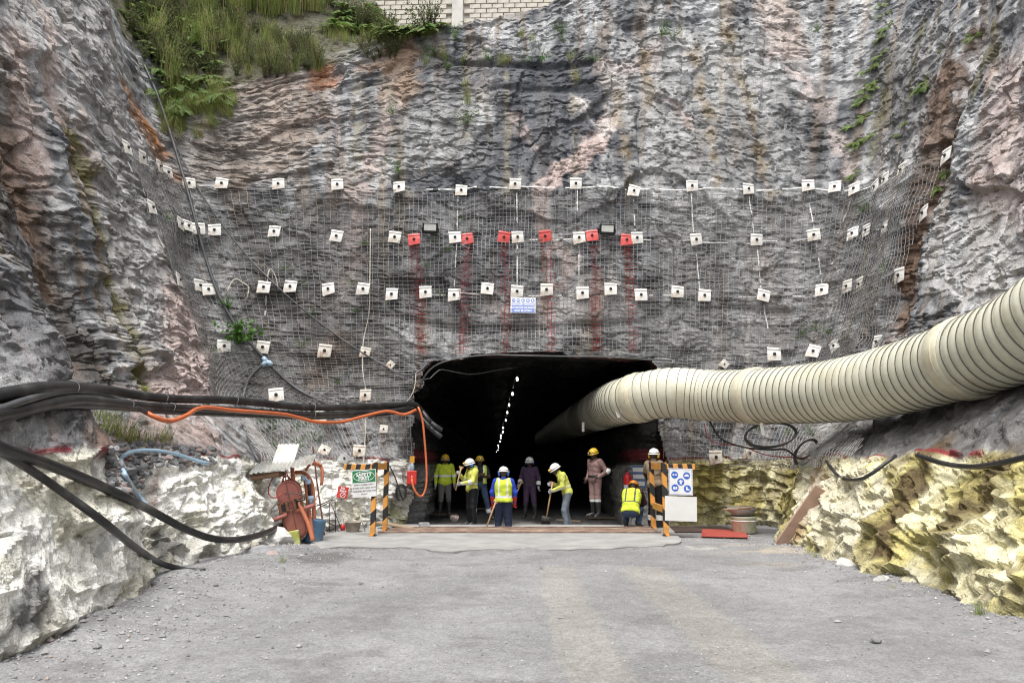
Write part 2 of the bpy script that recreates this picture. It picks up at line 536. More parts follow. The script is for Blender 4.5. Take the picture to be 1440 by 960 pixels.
beds = fbm(AN * 1.3, H2 * 7.0, 3, 35)
lg1 = ledges(0.62, 601, 0.22, 0.10); lg2 = ledges(0.29, 611, 0.16, 0.17); lg3 = ledges(0.15, 621, 0.10, 0.14)
disp = big + dA + dB * (1 - 0.35 * is_head0) + dC * 0.9 * rough_patch + fine * (0.35 + 0.9 * rough_patch) + (0.085 * lg1 + 0.050 * lg2 + 0.028 * lg3 * (0.2 + rough_patch)) * (0.8 - 0.22 * is_head0)
def notch(per, seed, wob, cover):
    """thin open cracks along the bedding"""
    q = (H2 + 0.03 * AN + wob * fbm(AN * 0.7, H2 * 0.9, 4, seed)) / per
    k = np.floor(q); u = (q - k) * per
    m = sstep(cover, cover + 0.08, pnoise(AN * 0.9 + k * 11.3, k * 5.3 + 0.5, seed + 1) + 0.5 * pnoise(AN * 3.1, k * 2.7, seed + 2))
    return m * (u < 0.034)
disp -= 0.055 * notch(0.47, 631, 0.22, 0.12) + 0.036 * notch(0.21, 641, 0.15, 0.17)
vq = (AN + 0.25 * fbm(AN * 0.6, H2 * 0.5, 4, 651)) / 0.9; vk = np.floor(vq)
disp -= 0.045 * ((vq - vk) * 0.9 < 0.04) * sstep(0.18, 0.26, pnoise(H2 * 0.8 + vk * 9.1, vk * 4.3 + 0.5, 652))
disp -= 0.022 * (1 - sstep(0.0, 0.10, eB)) * rough_patch
# half barrels of the pre-split holes
is_head = sstep(-10.2, -9.6, B[..., 0]) * (B[..., 1] > 17.0)
spc = 0.82
ph = (A2 + 0.05 * fbm(A2 * 0.0 + 3, H2 * 0.3, 2, 5)) / spc
hole_id = np.floor(ph); hx = (ph - hole_id - 0.5) * spc
vis = h01(hole_id.astype(np.int64), (hole_id * 0).astype(np.int64), 5)
groove = np.exp(-(hx / 0.05) ** 2) * sstep(-0.55, 0.0, fbm(A2 * 0.9, H2 * 0.35, 2, 71) + (vis - 0.5)) * (1 - low)
disp -= 0.06 * groove; disp += 0.035 * (h01(hole_id.astype(np.int64), (H2 // 2.6).astype(np.int64), 9) - 0.5) * (1 - low)
# lower band: big rounded bosses on the left, stepped slabs on the right
lf = low * (B[..., 0] < 0)
dE, eE, hE = facets(1.1, 0.62, 80, 0.10, 0.30, 0.26)
boss = (fbm(AN * 0.7, H2 * 0.8, 2, 81) * 0.09 + dE * 0.75 + dC * 0.7 + fine + 0.10 * lg1 + 0.06 * lg2 + 0.03 * lg3)
near_left = lf * (B[..., 1] < 9.0)
disp = disp * (1 - lf) + lf * (boss * (0.5 + 0.22 * near_left) + (1 - near_left) * (dB * 1.2 + dC * 0.8 + 0.06 * lg2 + 0.04 * lg3))
rt = low * (B[..., 0] > 3.9)
disp = disp * (1 - rt) + rt * (boss * 0.42 + dB * 1.1 + dC * 0.8 + 0.06 * lg1 + 0.05 * lg2 + 0.02 * lg3)
# gully beside the near white boss on the left, rubble-filled
gl = sh_line([(168, 640), (215, 690), (265, 745)])
gd = dist_poly(gl)
disp -= 0.32 * np.exp(-(gd / 0.28) ** 2)
# dark gutter on the left wall (wet chimney between the shoulder and the grey slab)
ch = sh_line([(10, 170), (45, 280), (85, 400), (125, 560)]); chd = dist_poly(ch)
disp -= 0.30 * np.exp(-(chd / 0.55) ** 2)
ch2 = sh_line([(112, 215), (150, 345), (180, 450), (208, 545)]); ch2d = dist_poly(ch2)
disp -= 0.16 * np.exp(-(ch2d / 0.16) ** 2)
# recess where the pipework stands, under the tin roof
rc = sh_line([(392, 690), (405, 735)]); rcd = dist_poly(rc)
disp -= 0.55 * np.exp(-(rcd / 0.38) ** 2)
# right: rusty step on the side wall
rs = sh_line([(1375, 60), (1335, 180), (1292, 330), (1268, 440)]); rsd = dist_poly(rs)
disp -= 0.16 * np.exp(-(rsd / 0.4) ** 2)
# ledges with overhangs in the head wall
for pts, dep in (([(560, 62), (640, 85), (700, 92), (830, 92)], .16), ([(690, 125), (760, 128), (855, 128)], .10), ([(520, 440), (640, 460), (760, 462), (900, 455)], .12),
                 ([(480, 130), (560, 108)], .08), ([(1120, 95), (1170, 100)], .12), ([(880, 40), (960, 30), (1060, 20)], .10), ([(1020, 432), (1130, 440)], .10)):
    dl = dist_poly(sh_line(pts))
    disp -= dep * np.exp(-(dl / 0.10) ** 2)
disp *= (0.35 + 0.65 * sstep(-0.45, 0.15, H2))
# calmer on the ledge and where the stations crowd together in the corners
step_len = np.linalg.norm(np.gradient(B, axis=0), axis=2) / np.gradient(SA)[:, None]
disp *= np.clip(step_len * 1.15, 0.25, 1.0) * (1 - 0.2 * sstep(1.5, 1.65, H2) * (1 - sstep(2.3, 2.9, H2)))
for _ in range(0):                                     # no saw teeth along the joints
    disp[1:-1] = 0.15 * disp[:-2] + 0.7 * disp[1:-1] + 0.15 * disp[2:]
    disp[:, 1:-1] = 0.1 * disp[:, :-2] + 0.8 * disp[:, 1:-1] + 0.1 * disp[:, 2:]
D = disp
P = B + NB * D[..., None]

# ---- the portal
TUN_L, TUN_R, TUN_T = -2.58, 3.9, 4.34
ex, ez = B[..., 0], B[..., 2]
ed = 0.17 * fbm(A2 * 1.2, H2 * 1.2, 4, 91)
cx, hw = (TUN_L + TUN_R) / 2, (TUN_R - TUN_L) / 2
qx = np.abs(ex - cx) - (hw - 0.3); qz = (ez - 0.0) - (TUN_T - 0.3) + 0.04 * np.abs(ex - cx) / hw
qx = qx + 0.22 * sstep(2.2, 4.0, ez) * (ex < cx)       # the left shoulder leans in
sdf = np.hypot(np.maximum(qx, 0), np.maximum(qz, 0)) + np.minimum(np.maximum(qx, qz), 0) - 0.3 + ed
hole = (sdf < 0) & (B[..., 1] > 17.2) & (ez < 6)
rows_open = [j for j in range(NJ) if hole[:, j].any()]
JT = rows_open[-1]
LJ = [int(np.argmax(hole[:, j])) for j in range(JT + 1)]; RJ = [NI - 1 - int(np.argmax(hole[::-1, j])) for j in range(JT + 1)]
cut = np.zeros((NI - 1, NJ - 1), bool)
for j in range(JT + 1): cut[LJ[j]:RJ[j], j] = True
rim_ij = []
for j in range(JT + 1):
    rim_ij += [(LJ[j], j), (LJ[j], j + 1)]
    if j < JT: rim_ij += [(i, j + 1) for i in range(LJ[j], LJ[j + 1], 1 if LJ[j + 1] >= LJ[j] else -1)]
rim_ij += [(i, JT + 1) for i in range(LJ[JT], RJ[JT])]
for j in range(JT, -1, -1):
    rim_ij += [(RJ[j], j + 1), (RJ[j], j)]
    if j > 0: rim_ij += [(i, j) for i in range(RJ[j], RJ[j - 1], 1 if RJ[j - 1] >= RJ[j] else -1)]
rim_ij = [p for k, p in enumerate(rim_ij) if k == 0 or p != rim_ij[k - 1]]

# ---- colour (what the stone itself is: grey gneiss, pink veins, rust, moss, lime wash)
C = np.zeros((NI * NJ, 3))
g1 = fbm(AN * 0.55, H2 * 0.5, 5, 101).ravel(); g2 = fbm(AN * 2.0, H2 * 2.6, 4, 103).ravel()
tone = np.clip(0.46 + 0.68 * g1 + 0.36 * g2 + 0.30 * (hB_.ravel() - 0.5) + 0.18 * (hC.ravel() - .5), 0, 1)
dark = np.array([0.082, 0.087, 0.098]); light = np.array([0.43, 0.434, 0.44])
C[:] = dark[None] * (1 - tone[:, None]) + light[None] * tone[:, None]
ragged = (fbm(AN * 2.2, H2 * 2.2, 4, 111) * 0.16).ravel()
def paint(mask, col, amt=1.0):
    global C
    C = mixc(C, col, np.clip(mask.ravel() * amt, 0, 1))
def vein(pts, width, col, amt=1.0, soft=0.08):
    d = dist_poly(sh_line(pts)).ravel() + ragged
    paint(1 - sstep(width / 2 - soft, width / 2 + soft, d), col, amt)
def blot(pts, col, amt=1.0, soft=0.35):
    sd_ = in_poly(sh_line(pts)).ravel() + ragged * 2.2
    paint(sstep(-soft, soft, sd_), col, amt)
PINK = (0.41, 0.34, 0.318); PALE = (0.52, 0.485, 0.46); ORNG = (0.36, 0.255, 0.185); DKBL = (0.060, 0.064, 0.076); OCHR = (0.225, 0.165, 0.085)
RUST = (0.17, 0.078, 0.035); MOSS = (0.115, 0.105, 0.035); WET = (0.050, 0.040, 0.032)
for hid in range(0, 70):                                 # streaks that run down the drill holes
    pass
st_ = np.exp(-(hx / 0.075) ** 2) * sstep(-0.1, 0.45, fbm(A2 * 0.8, H2 * 0.18, 3, 121) + 0.35 * (vis - 0.5)) * (1 - low)
pick = (vis * 7.13) % 1.0
paint(st_ * (pick < 0.4), PALE, 0.75); paint(st_ * ((pick >= 0.4) & (pick < 0.7)), OCHR, 0.8); paint(st_ * (pick >= 0.85), PINK, 0.6)
# thin drip streaks
dr1 = sstep(0.18, 0.5, fbm(A2 * 4.5, H2 * 0.22, 3, 125)) * (1 - low); dr2 = sstep(0.18, 0.5, fbm(A2 * 4.1, H2 * 0.20, 3, 127)) * (1 - low)
paint(dr1, (0.085, 0.084, 0.086), 0.42); paint(dr2, (0.45, 0.435, 0.42), 0.30)
paint(sstep(0.28, 0.55, fbm(A2 * 3.1, H2 * 0.25, 3, 129)) * (1 - low), (0.19, 0.13, 0.08), 0.45)
# large tonal areas of the head wall
blot([(690, 75), (850, 70), (860, 190), (840, 230), (720, 250), (590, 290), (560, 250), (650, 230), (700, 180)], DKBL, 0.78)
blot([(560, 270), (760, 265), (760, 410), (560, 410)], DKBL, 0.52)
blot([(800, 270), (900, 270), (890, 380), (820, 360)], DKBL, 0.62)
blot([(600, 80), (700, 60), (690, 130), (610, 130)], DKBL, 0.5)
blot([(1050, 250), (1180, 200), (1180, 250), (1100, 300)], DKBL, 0.35)
blot([(330, 300), (560, 300), (570, 560), (350, 560)], (0.105, 0.098, 0.09), 0.55)
blot([(880, 60), (1080, 40), (1130, 250), (900, 260)], (0.37, 0.363, 0.355), 0.45)
blot([(930, 270), (1170, 280), (1150, 500), (930, 500)], (0.33, 0.322, 0.314), 0.4)
blot([(500, 120), (690, 130), (680, 240), (500, 230)], (0.31, 0.305, 0.295), 0.35)
blot([(300, 110), (440, 95), (460, 160), (410, 250), (260, 255), (240, 190)], (0.25, 0.205, 0.17), 0.6)
blot([(360, 115), (430, 110), (430, 200), (380, 240)], (0.36, 0.275, 0.22), 0.45)
vein([(560, 70), (565, 110), (560, 135)], 0.7, ORNG, 0.75, 0.2)
vein([(520, 95), (545, 85), (575, 78)], 0.5, ORNG, 0.7, 0.2)
vein([(455, 95), (450, 120)], 0.35, (0.33, 0.13, 0.05), 0.8, 0.15)
vein([(552, 140), (540, 190), (520, 230), (505, 265), (503, 310)], 0.32, PINK, 0.8)
vein([(505, 260), (500, 330), (495, 400)], 0.35, PINK, 0.45, 0.15)
vein([(852, 170), (842, 200), (815, 225), (785, 240), (762, 268)], 0.50, (0.46, 0.365, 0.335), 0.9, 0.05)
vein([(800, 130), (820, 160), (848, 185)], 0.16, PALE, 0.9)
vein([(765, 265), (755, 300), (775, 335), (800, 370), (790, 400)], 0.36, PINK, 0.85)
vein([(720, 160), (735, 185), (750, 205)], 0.22, PINK, 0.6)
vein([(845, 95), (880, 95), (918, 92), (925, 60)], 0.36, PINK, 0.55, 0.12)
vein([(860, 100), (870, 150), (850, 185)], 0.45, PALE, 0.7, 0.15)
vein([(1085, 0), (1098, 40), (1105, 70)], 0.62, (0.40, 0.315, 0.27), 0.6, 0.15)
vein([(1105, 70), (1130, 115), (1150, 140), (1170, 170), (1182, 215), (1192, 250)], 0.22, PINK, 0.7)
vein([(940, 140), (960, 160), (975, 180)], 0.2, PINK, 0.8)
vein([(700, 430), (790, 440), (850, 420)], 0.9, PINK, 0.25, 0.3)
vein([(420, 440), (480, 420)], 0.6, PINK, 0.35, 0.3)
vein([(440, 540), (470, 480)], 0.5, (0.22, 0.13, 0.08), 0.5, 0.3)
vein([(1075, 350), (1080, 420), (1095, 480)], 0.4, PINK, 0.35, 0.2)
for pts in ([(1020, 20), (1035, 90), (1055, 160), (1070, 220), (1088, 290)], [(975, 60), (990, 130), (1003, 200), (1010, 255)], [(870, 130), (878, 200), (885, 255)], [(908, 60), (912, 150)]):
    vein(pts, 0.15, OCHR, 0.62, 0.1)
for pts in ([(657, 80), (658, 160), (655, 200)], [(545, 120), (560, 240), (575, 290)], [(504, 110), (500, 260)], [(712, 90), (711, 270)], [(806, 80), (806, 250)]):
    vein(pts, 0.11, (0.25, 0.225, 0.18), 0.7, 0.06)
# left wall
lw = (B[..., 0] < -5.0) & (B[..., 1] < 17.4)
blot([(0, 0), (150, 0), (260, 260), (330, 560), (220, 560), (120, 200), (0, 60)], (0.36, 0.345, 0.335), 0.55)
blot([(0, 150), (30, 150), (80, 300), (120, 440), (190, 560), (120, 640), (60, 500), (0, 260)], WET, 0.76, 0.3)
vein([(15, 190), (45, 290), (75, 400)], 0.6, (0.15, 0.085, 0.05), 0.6, 0.3)
vein([(100, 500), (130, 590), (150, 640)], 0.7, RUST, 0.5, 0.3)
vein([(18, 60), (35, 130), (60, 250)], 0.5, (0.34, 0.245, 0.21), 0.6, 0.2)
vein([(65, 20), (78, 130), (100, 200)], 0.4, (0.42, 0.32, 0.285), 0.6, 0.15)
vein([(112, 150), (135, 300), (165, 400)], 0.30, (0.30, 0.22, 0.18), 0.5, 0.2)
vein([(105, 190), (140, 310), (170, 420), (195, 510), (205, 550)], 0.40, MOSS, 0.9, 0.15)
vein([(200, 530), (235, 580)], 0.4, MOSS, 0.6, 0.2)
blot([(225, 400), (262, 405), (290, 480), (315, 560), (270, 600), (200, 590), (200, 545), (235, 500)], (0.47, 0.37, 0.345), 0.75, 0.25)
blot([(160, 600), (300, 590), (330, 640), (160, 640)], (0.36, 0.27, 0.245), 0.6, 0.2)
blot([(0, 330), (50, 330), (120, 560), (130, 610), (0, 620)], (0.135, 0.135, 0.142), 0.7, 0.2)
vein([(190, 140), (220, 220), (240, 250)], 0.6, (0.30, 0.15, 0.07), 0.75, 0.25)
vein([(205, 165), (225, 205)], 0.3, (0.36, 0.15, 0.04), 0.8, 0.15)
vein([(163, 428), (168, 520)], 0.07, PALE, 0.8, 0.04)
# right wall
blot([(1310, 120), (1370, 40), (1330, 230), (1300, 330), (1280, 470), (1255, 480), (1262, 380), (1290, 250)], (0.115, 0.068, 0.042), 0.85, 0.3)
blot([(1230, 60), (1330, 60), (1290, 230), (1230, 250)], (0.16, 0.152, 0.145), 0.5, 0.4)
blot([(1400, 100), (1440, 60), (1440, 330), (1360, 290), (1380, 200)], (0.46, 0.365, 0.335), 0.6, 0.4)
blot([(1310, 280), (1400, 300), (1440, 330), (1440, 400), (1300, 430)], (0.43, 0.425, 0.418), 0.6, 0.4)
for pts in ([(1300, 30), (1280, 150)], [(1400, 40), (1360, 150)], [(1250, 100), (1225, 230)]):
    vein(pts, 0.2, MOSS, 0.6, 0.12)
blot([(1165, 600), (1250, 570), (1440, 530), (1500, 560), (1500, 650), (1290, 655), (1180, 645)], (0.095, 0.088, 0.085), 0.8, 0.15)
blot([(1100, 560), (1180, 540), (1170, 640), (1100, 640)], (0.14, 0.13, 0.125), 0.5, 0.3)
for pts in ([(640, 100), (640, 260)], [(770, 120), (772, 262)], [(700, 130), (705, 262)], [(1160, 160), (1150, 262)], [(1010, 300), (1015, 470)], [(440, 290), (445, 470)]):
    vein(pts, 0.14, (0.075, 0.075, 0.08), 0.6, 0.1)
# vegetated soil on the slopes above
top_soil = sstep(0.0, 0.5, H2 - (HB[sum(cnt[:7])] - 0.25) + fbm(A2 * .7, H2 * .7, 3, 133) * 0.6)
paint(top_soil * (B[..., 0] < -2), (0.075, 0.07, 0.035), 0.9)
paint(top_soil * (B[..., 0] >= -2), (0.20, 0.175, 0.15), 0.7)
# the lime-washed lower band, its red line, stains and bare patches
edge_h = 1.60 + 0.05 * fbm(A2 * 0.7, A2 * 0 + 2, 3, 141)
pm = 1 - sstep(edge_h - 0.05, edge_h + 0.05, H2 + (ragged * 0.35).reshape(NI, NJ))
bare = sstep(0.32, 0.5, fbm(AN * 1.4, H2 * 1.8, 5, 143) + 0.25 * (hC - 0.5))
right_side = sstep(3.0, 4.5, B[..., 0])
outside = 1 - (hole * 1.0)
WHITE_L = np.array([0.88, 0.87, 0.82]); WHITE_R = np.array([0.70, 0.65, 0.42])
WASH = WHITE_L[None, None] * (1 - right_side[..., None]) + WHITE_R[None, None] * right_side[..., None]
amt = (pm * (1 - 0.55 * bare * (1 - 0.5 * right_side))).ravel()[:, None]
C = C * (1 - amt) + WASH.reshape(-1, 3) * amt
algae = pm * sstep(-0.12, 0.40, fbm(A2 * 0.9, H2 * 1.2, 5, 151) + 0.22 * right_side - 0.15)
paint(algae * right_side, (0.47, 0.41, 0.13), 0.8)
paint(algae * (1 - right_side), (0.46, 0.42, 0.27), 0.50)
mossy = pm * sstep(0.15, 0.5, fbm(A2 * 1.6, H2 * 2.2, 4, 157))
paint(mossy * (0.45 + 0.55 * right_side), (0.17, 0.145, 0.06), 0.55)
streak = pm * sstep(0.10, 0.45, fbm(A2 * 3.0, H2 * 0.5, 4, 161)) * right_side
paint(streak, (0.16, 0.125, 0.045), 0.65)
foot = pm * (1 - sstep(0.05, 0.45, H2 + 0.25 * fbm(A2 * 1.5, H2 * 1.5, 3, 163)))
paint(foot, (0.22, 0.20, 0.16), 0.45)
vein([(1310, 650), (1275, 700), (1245, 770)], 0.42, (0.085, 0.055, 0.028), 0.9, 0.12)
vein([(1420, 650), (1400, 690), (1330, 760)], 0.35, (0.09, 0.065, 0.035), 0.8, 0.15)
vein([(1150, 670), (1140, 720), (1120, 750)], 0.45, (0.24, 0.11, 0.04), 0.7, 0.2)
blot([(1130, 670), (1210, 655), (1250, 690), (1200, 760), (1150, 780)], (0.62, 0.58, 0.46), 0.75, 0.2)
blot([(940, 660), (1060, 655), (1060, 740), (940, 745)], (0.30, 0.25, 0.065), 0.40, 0.2)
blot([(545, 665), (600, 660), (600, 745), (545, 745)], (0.30, 0.29, 0.26), 0.75, 0.2)
blot([(545, 715), (600, 715), (610, 750), (545, 750)], (0.10, 0.10, 0.03), 0.8, 0.2)
blot([(250, 745), (330, 745), (330, 775), (240, 780)], (0.26, 0.25, 0.23), 0.5, 0.2)
blot([(180, 690), (230, 680), (225, 720), (195, 720)], (0.28, 0.19, 0.16), 0.8, 0.1)
blot([(0, 800), (70, 790), (40, 880), (0, 900)], (0.09, 0.09, 0.095), 0.85, 0.15)
blot([(210, 730), (235, 725), (235, 760), (220, 765)], (0.10, 0.10, 0.10), 0.8, 0.1)
redl = np.exp(-((H2 - edge_h - 0.02) / 0.026) ** 4) * sstep(0.02, 0.25, fbm(A2 * 1.1, H2 * 0.5, 4, 171))
paint(redl * (B[..., 2] < 2.0), (0.20, 0.020, 0.028), 0.92)
del g1, g2

# ---- the mesh, with the portal cut out
idx = np.arange(NI * NJ).reshape(NI, NJ)
Q = np.stack([idx[:-1, :-1], idx[:-1, 1:], idx[1:, 1:], idx[1:, :-1]], -1).reshape(-1, 4)
hq = cut.ravel()
# orientation
Pn = P.reshape(-1, 3)
Q = Q[~hq]
used = np.zeros(NI * NJ, bool); used[Q.ravel()] = True
remap = np.cumsum(used) - 1
qa = Pn[Q[:, 0]]; nn = np.cross(Pn[Q[:, 1]] - qa, Pn[Q[:, 2]] - qa)
if (nn * NB.reshape(-1, 3)[Q[:, 0]]).sum(1).mean() < 0: Q = Q[:, ::-1]
rock_me = np_mesh('rock_face', Pn[used], remap[Q], smooth=False)
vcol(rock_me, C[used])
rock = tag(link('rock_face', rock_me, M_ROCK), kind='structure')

# smooth drape surface for netting and fixings
Ds = D.copy()
for _ in range(26):
    Ds[1:-1] = 0.25 * Ds[:-2] + 0.5 * Ds[1:-1] + 0.25 * Ds[2:]
    Ds[:, 1:-1] = 0.25 * Ds[:, :-2] + 0.5 * Ds[:, 1:-1] + 0.25 * Ds[:, 2:]
DRAPE = B + NB * (np.maximum(Ds, 0.55 * Ds + 0.45 * D) + 0.055)[..., None]
def on_drape(s, h, off=0.0):
    s = np.asarray(s, float); h = np.asarray(h, float)
    fi = np.interp(s, SA, np.arange(NI)); fj = np.interp(h, HB, np.arange(NJ))
    i = np.clip(fi.astype(int), 0, NI - 2); j = np.clip(fj.astype(int), 0, NJ - 2)
    a = (fi - i)[..., None]; b = (fj - j)[..., None]
    def bl(G): return (G[i, j] * (1 - a) * (1 - b) + G[i + 1, j] * a * (1 - b) + G[i, j + 1] * (1 - a) * b + G[i + 1, j + 1] * a * b)
    return bl(DRAPE) + bl(NB) * off
def nrm_at(s, h):
    i = int(np.clip(np.interp(s, SA, np.arange(NI)), 0, NI - 1)); j = int(np.clip(np.interp(h, HB, np.arange(NJ)), 0, NJ - 1))
    return Vector(NB[i, j])
def rock_at(px, py, off=0.0):
    s, h = px2sh(px, py)
    return Vector(on_drape(s, h, off))

# ---- the tunnel behind the portal: rings grown from the rim of the hole
rim_co = np.array([P[i, j] for i, j in rim_ij])
nr = len(rim_co)
TDIR = -0.0255                                         # the drive runs slightly to the left
ys = [0.0, .12, .3, .5, .7, .85, 1.0, 1.15, 1.3, 1.5, 1.7, 2, 2.4, 2.9, 3.4, 4, 4.6, 5.3, 6, 7, 8, 9.2, 10.5, 12, 14, 17, 20, 24, 29, 35, 43, 53, 65, 80, 100, 125, 160]
TV = []
ang = np.linspace(0, 1, nr)
for q, dy in enumerate(ys):
    base = rim_co.copy()
    cxx = cx
    grow = 1.0 + 0.05 * min(1, dy / 1.0)
    yy = base[:, 1] * (1 - min(1, dy / 2.0)) + 17.75 * min(1, dy / 2.0) + dy
    n = fbm(ang * 9 + 3.1, np.full(nr, dy * 0.8), 4, 201) * 0.26 * min(1, dy / .6)
    ox = (base[:, 0] - cxx); oz = base[:, 2] - 1.6
    l = np.hypot(ox, oz)
    lowz = 1 - sstep(2.3, 3.0, base[:, 2])
    ox = ox - (ox > 0) * lowz * 0.75 * float(sstep(0.7, 1.15, np.array(dy))) + (ox < 0) * lowz * 0.38 * float(sstep(1.2, 1.7, np.array(dy)))
    TV.append(np.stack([cxx + ox * grow + ox / l * n + TDIR * dy, yy, 1.6 + oz * grow + oz / l * n], 1))
TV = np.array(TV).reshape(-1, 3)
ti = np.arange(len(ys) * nr).reshape(len(ys), nr)
TQ = np.stack([ti[:-1, :-1], ti[1:, :-1], ti[1:, 1:], ti[:-1, 1:]], -1).reshape(-1, 4)
tun_me = np_mesh('tunnel', TV, TQ)
tc = np.full((len(TV), 3), 0.028)  # near-black base: the shade of the unlit interior is put into the rock colour
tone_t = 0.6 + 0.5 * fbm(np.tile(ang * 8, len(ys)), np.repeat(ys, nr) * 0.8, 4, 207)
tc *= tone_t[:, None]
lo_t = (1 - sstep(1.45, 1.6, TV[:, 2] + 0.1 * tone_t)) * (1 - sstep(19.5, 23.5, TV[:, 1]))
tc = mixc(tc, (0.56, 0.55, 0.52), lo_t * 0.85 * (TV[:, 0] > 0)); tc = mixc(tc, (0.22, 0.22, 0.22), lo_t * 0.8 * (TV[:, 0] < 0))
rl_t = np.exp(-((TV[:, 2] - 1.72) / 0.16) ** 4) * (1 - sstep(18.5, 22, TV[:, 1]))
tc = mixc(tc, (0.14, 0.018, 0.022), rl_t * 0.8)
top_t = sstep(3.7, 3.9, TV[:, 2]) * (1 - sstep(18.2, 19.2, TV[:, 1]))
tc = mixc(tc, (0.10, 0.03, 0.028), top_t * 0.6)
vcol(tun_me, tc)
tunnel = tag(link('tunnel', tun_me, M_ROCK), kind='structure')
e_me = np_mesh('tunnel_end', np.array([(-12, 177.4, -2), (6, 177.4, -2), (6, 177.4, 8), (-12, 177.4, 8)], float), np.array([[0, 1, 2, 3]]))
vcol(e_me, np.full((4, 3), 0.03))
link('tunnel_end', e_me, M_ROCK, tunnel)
# ------------------------------------------------------------------ ground
def ground_material():
    m, t, N, L, b = nt('gravel_road')
    co = N.new('ShaderNodeTexCoord')
    def noise(scale, detail=6, rough=0.6, vec=None):
        n = N.new('ShaderNodeTexNoise'); n.inputs['Scale'].default_value = scale; n.inputs['Detail'].default_value = detail; n.inputs['Roughness'].default_value = rough
        L.new(vec or co.outputs['Object'], n.inputs['Vector']); return n.outputs['Fac']
    def rng(n, a, b_, c, d):
        mr = N.new('ShaderNodeMapRange')
        for k, v in (('From Min', a), ('From Max', b_), ('To Min', c), ('To Max', d)): mr.inputs[k].default_value = v
        L.new(n, mr.inputs['Value']); return mr.outputs[0]
    def mulc(c, f):
        s = N.new('ShaderNodeVectorMath'); s.operation = 'SCALE'; L.new(c, s.inputs[0]); L.new(f, s.inputs['Scale']); return s.outputs[0]
    vc = N.new('ShaderNodeVertexColor'); vc.layer_name = 'Col'
    n_big = noise(0.9, 6); n_mid = noise(6, 8, 0.7); n_fine = noise(70, 3, 0.6); n_x = noise(190, 2, 0.5)
    c = vc.outputs['Color']
    c = mulc(c, rng(n_big, 0.3, 0.7, 0.86, 1.14)); c = mulc(c, rng(n_mid, 0.3, 0.7, 0.84, 1.16)); c = mulc(c, rng(n_fine, 0.3, 0.7, 0.82, 1.18)); c = mulc(c, rng(n_x, 0.3, 0.7, 0.8, 1.2))
    # small stones: bright and dark specks
    vo = N.new('ShaderNodeTexVoronoi'); vo.inputs['Scale'].default_value = 42; L.new(co.outputs['Object'], vo.inputs['Vector'])
    sp = rng(vo.outputs['Color'], 0.0, 1.0, 0.82, 1.2)
    c = mulc(c, sp)
    L.new(c, b.inputs['Base Color'])
    b.inputs['Roughness'].default_value = 0.9; b.inputs['Specular IOR Level'].default_value = 0.25
    b1 = N.new('ShaderNodeBump'); b1.inputs['Strength'].default_value = 0.35; b1.inputs['Distance'].default_value = 0.012; L.new(vo.outputs['Distance'], b1.inputs['Height'])
    b1.invert = True
    b2 = N.new('ShaderNodeBump'); b2.inputs['Strength'].default_value = 0.45; b2.inputs['Distance'].default_value = 0.015; L.new(n_fine, b2.inputs['Height']); L.new(b1.outputs[0], b2.inputs['Normal'])
    b3 = N.new('ShaderNodeBump'); b3.inputs['Strength'].default_value = 0.5; b3.inputs['Distance'].default_value = 0.07; L.new(n_mid, b3.inputs['Height']); L.new(b2.outputs[0], b3.inputs['Normal'])
    L.new(b3.outputs[0], b.inputs['Normal'])
    return m
M_ROAD = ground_material()

gx = np.concatenate([[-120, -60, -30, -16, -10, -8], np.linspace(-7.0, 7.4, 380), [8, 10, 16, 30, 60, 120]])
gy = [-120.0, -60, -30, -15, -8, -4, -1, 1, 2.2, 3.0]
while gy[-1] < 19.0: gy.append(gy[-1] + max(0.025, gy[-1] * 0.0062))
gy = np.array(gy + [22, 26, 32, 45, 70, 110, 180])
GX, GY = np.meshgrid(gx, gy, indexing='ij')
def ground_z(x, y):
    x = np.asarray(x, float); y = np.asarray(y, float)
    z = 0.030 * fbm(x * 0.6, y * 0.6, 4, 301) + 0.008 * fbm(x * 4, y * 4, 3, 303)
    inb = sstep(-3.2, -2.2, x) * (1 - sstep(3.3, 4.2, x))
    near_left = 1 - sstep(-4.0, -2.9, x); near_right = sstep(4.0, 4.9, x)
    z = z + 0.10 * near_left * sstep(4, 6, y) * (1 - sstep(12, 14, y)) + 0.07 * near_right * (1 - sstep(12, 14, y))
    flat = sstep(12.6, 13.6, y) * (1 - sstep(17.0, 17.2, y))
    z = z * (1 - flat) - 0.012 * flat
    dip = sstep(17.0, 17.25, y) * (1 - sstep(18.4, 20.0, y))
    z = z - inb * (0.30 * dip + 0.10 * sstep(18.4, 20.0, y)) + dip * inb * 0.10 * fbm(x * 1.7, y * 2.0, 3, 305)
    return z
GZ = ground_z(GX, GY)
gc = np.zeros(GX.shape + (3,)); gc[:] = (0.245, 0.245, 0.247)
gc *= (1 + 0.16 * fbm(GX * 0.5, GY * 0.35, 4, 311))[..., None]
gcf = gc.reshape(-1, 3)
fx, fy = GX.ravel(), GY.ravel()
rg = fbm(fx * 1.5, fy * 1.5, 4, 313)
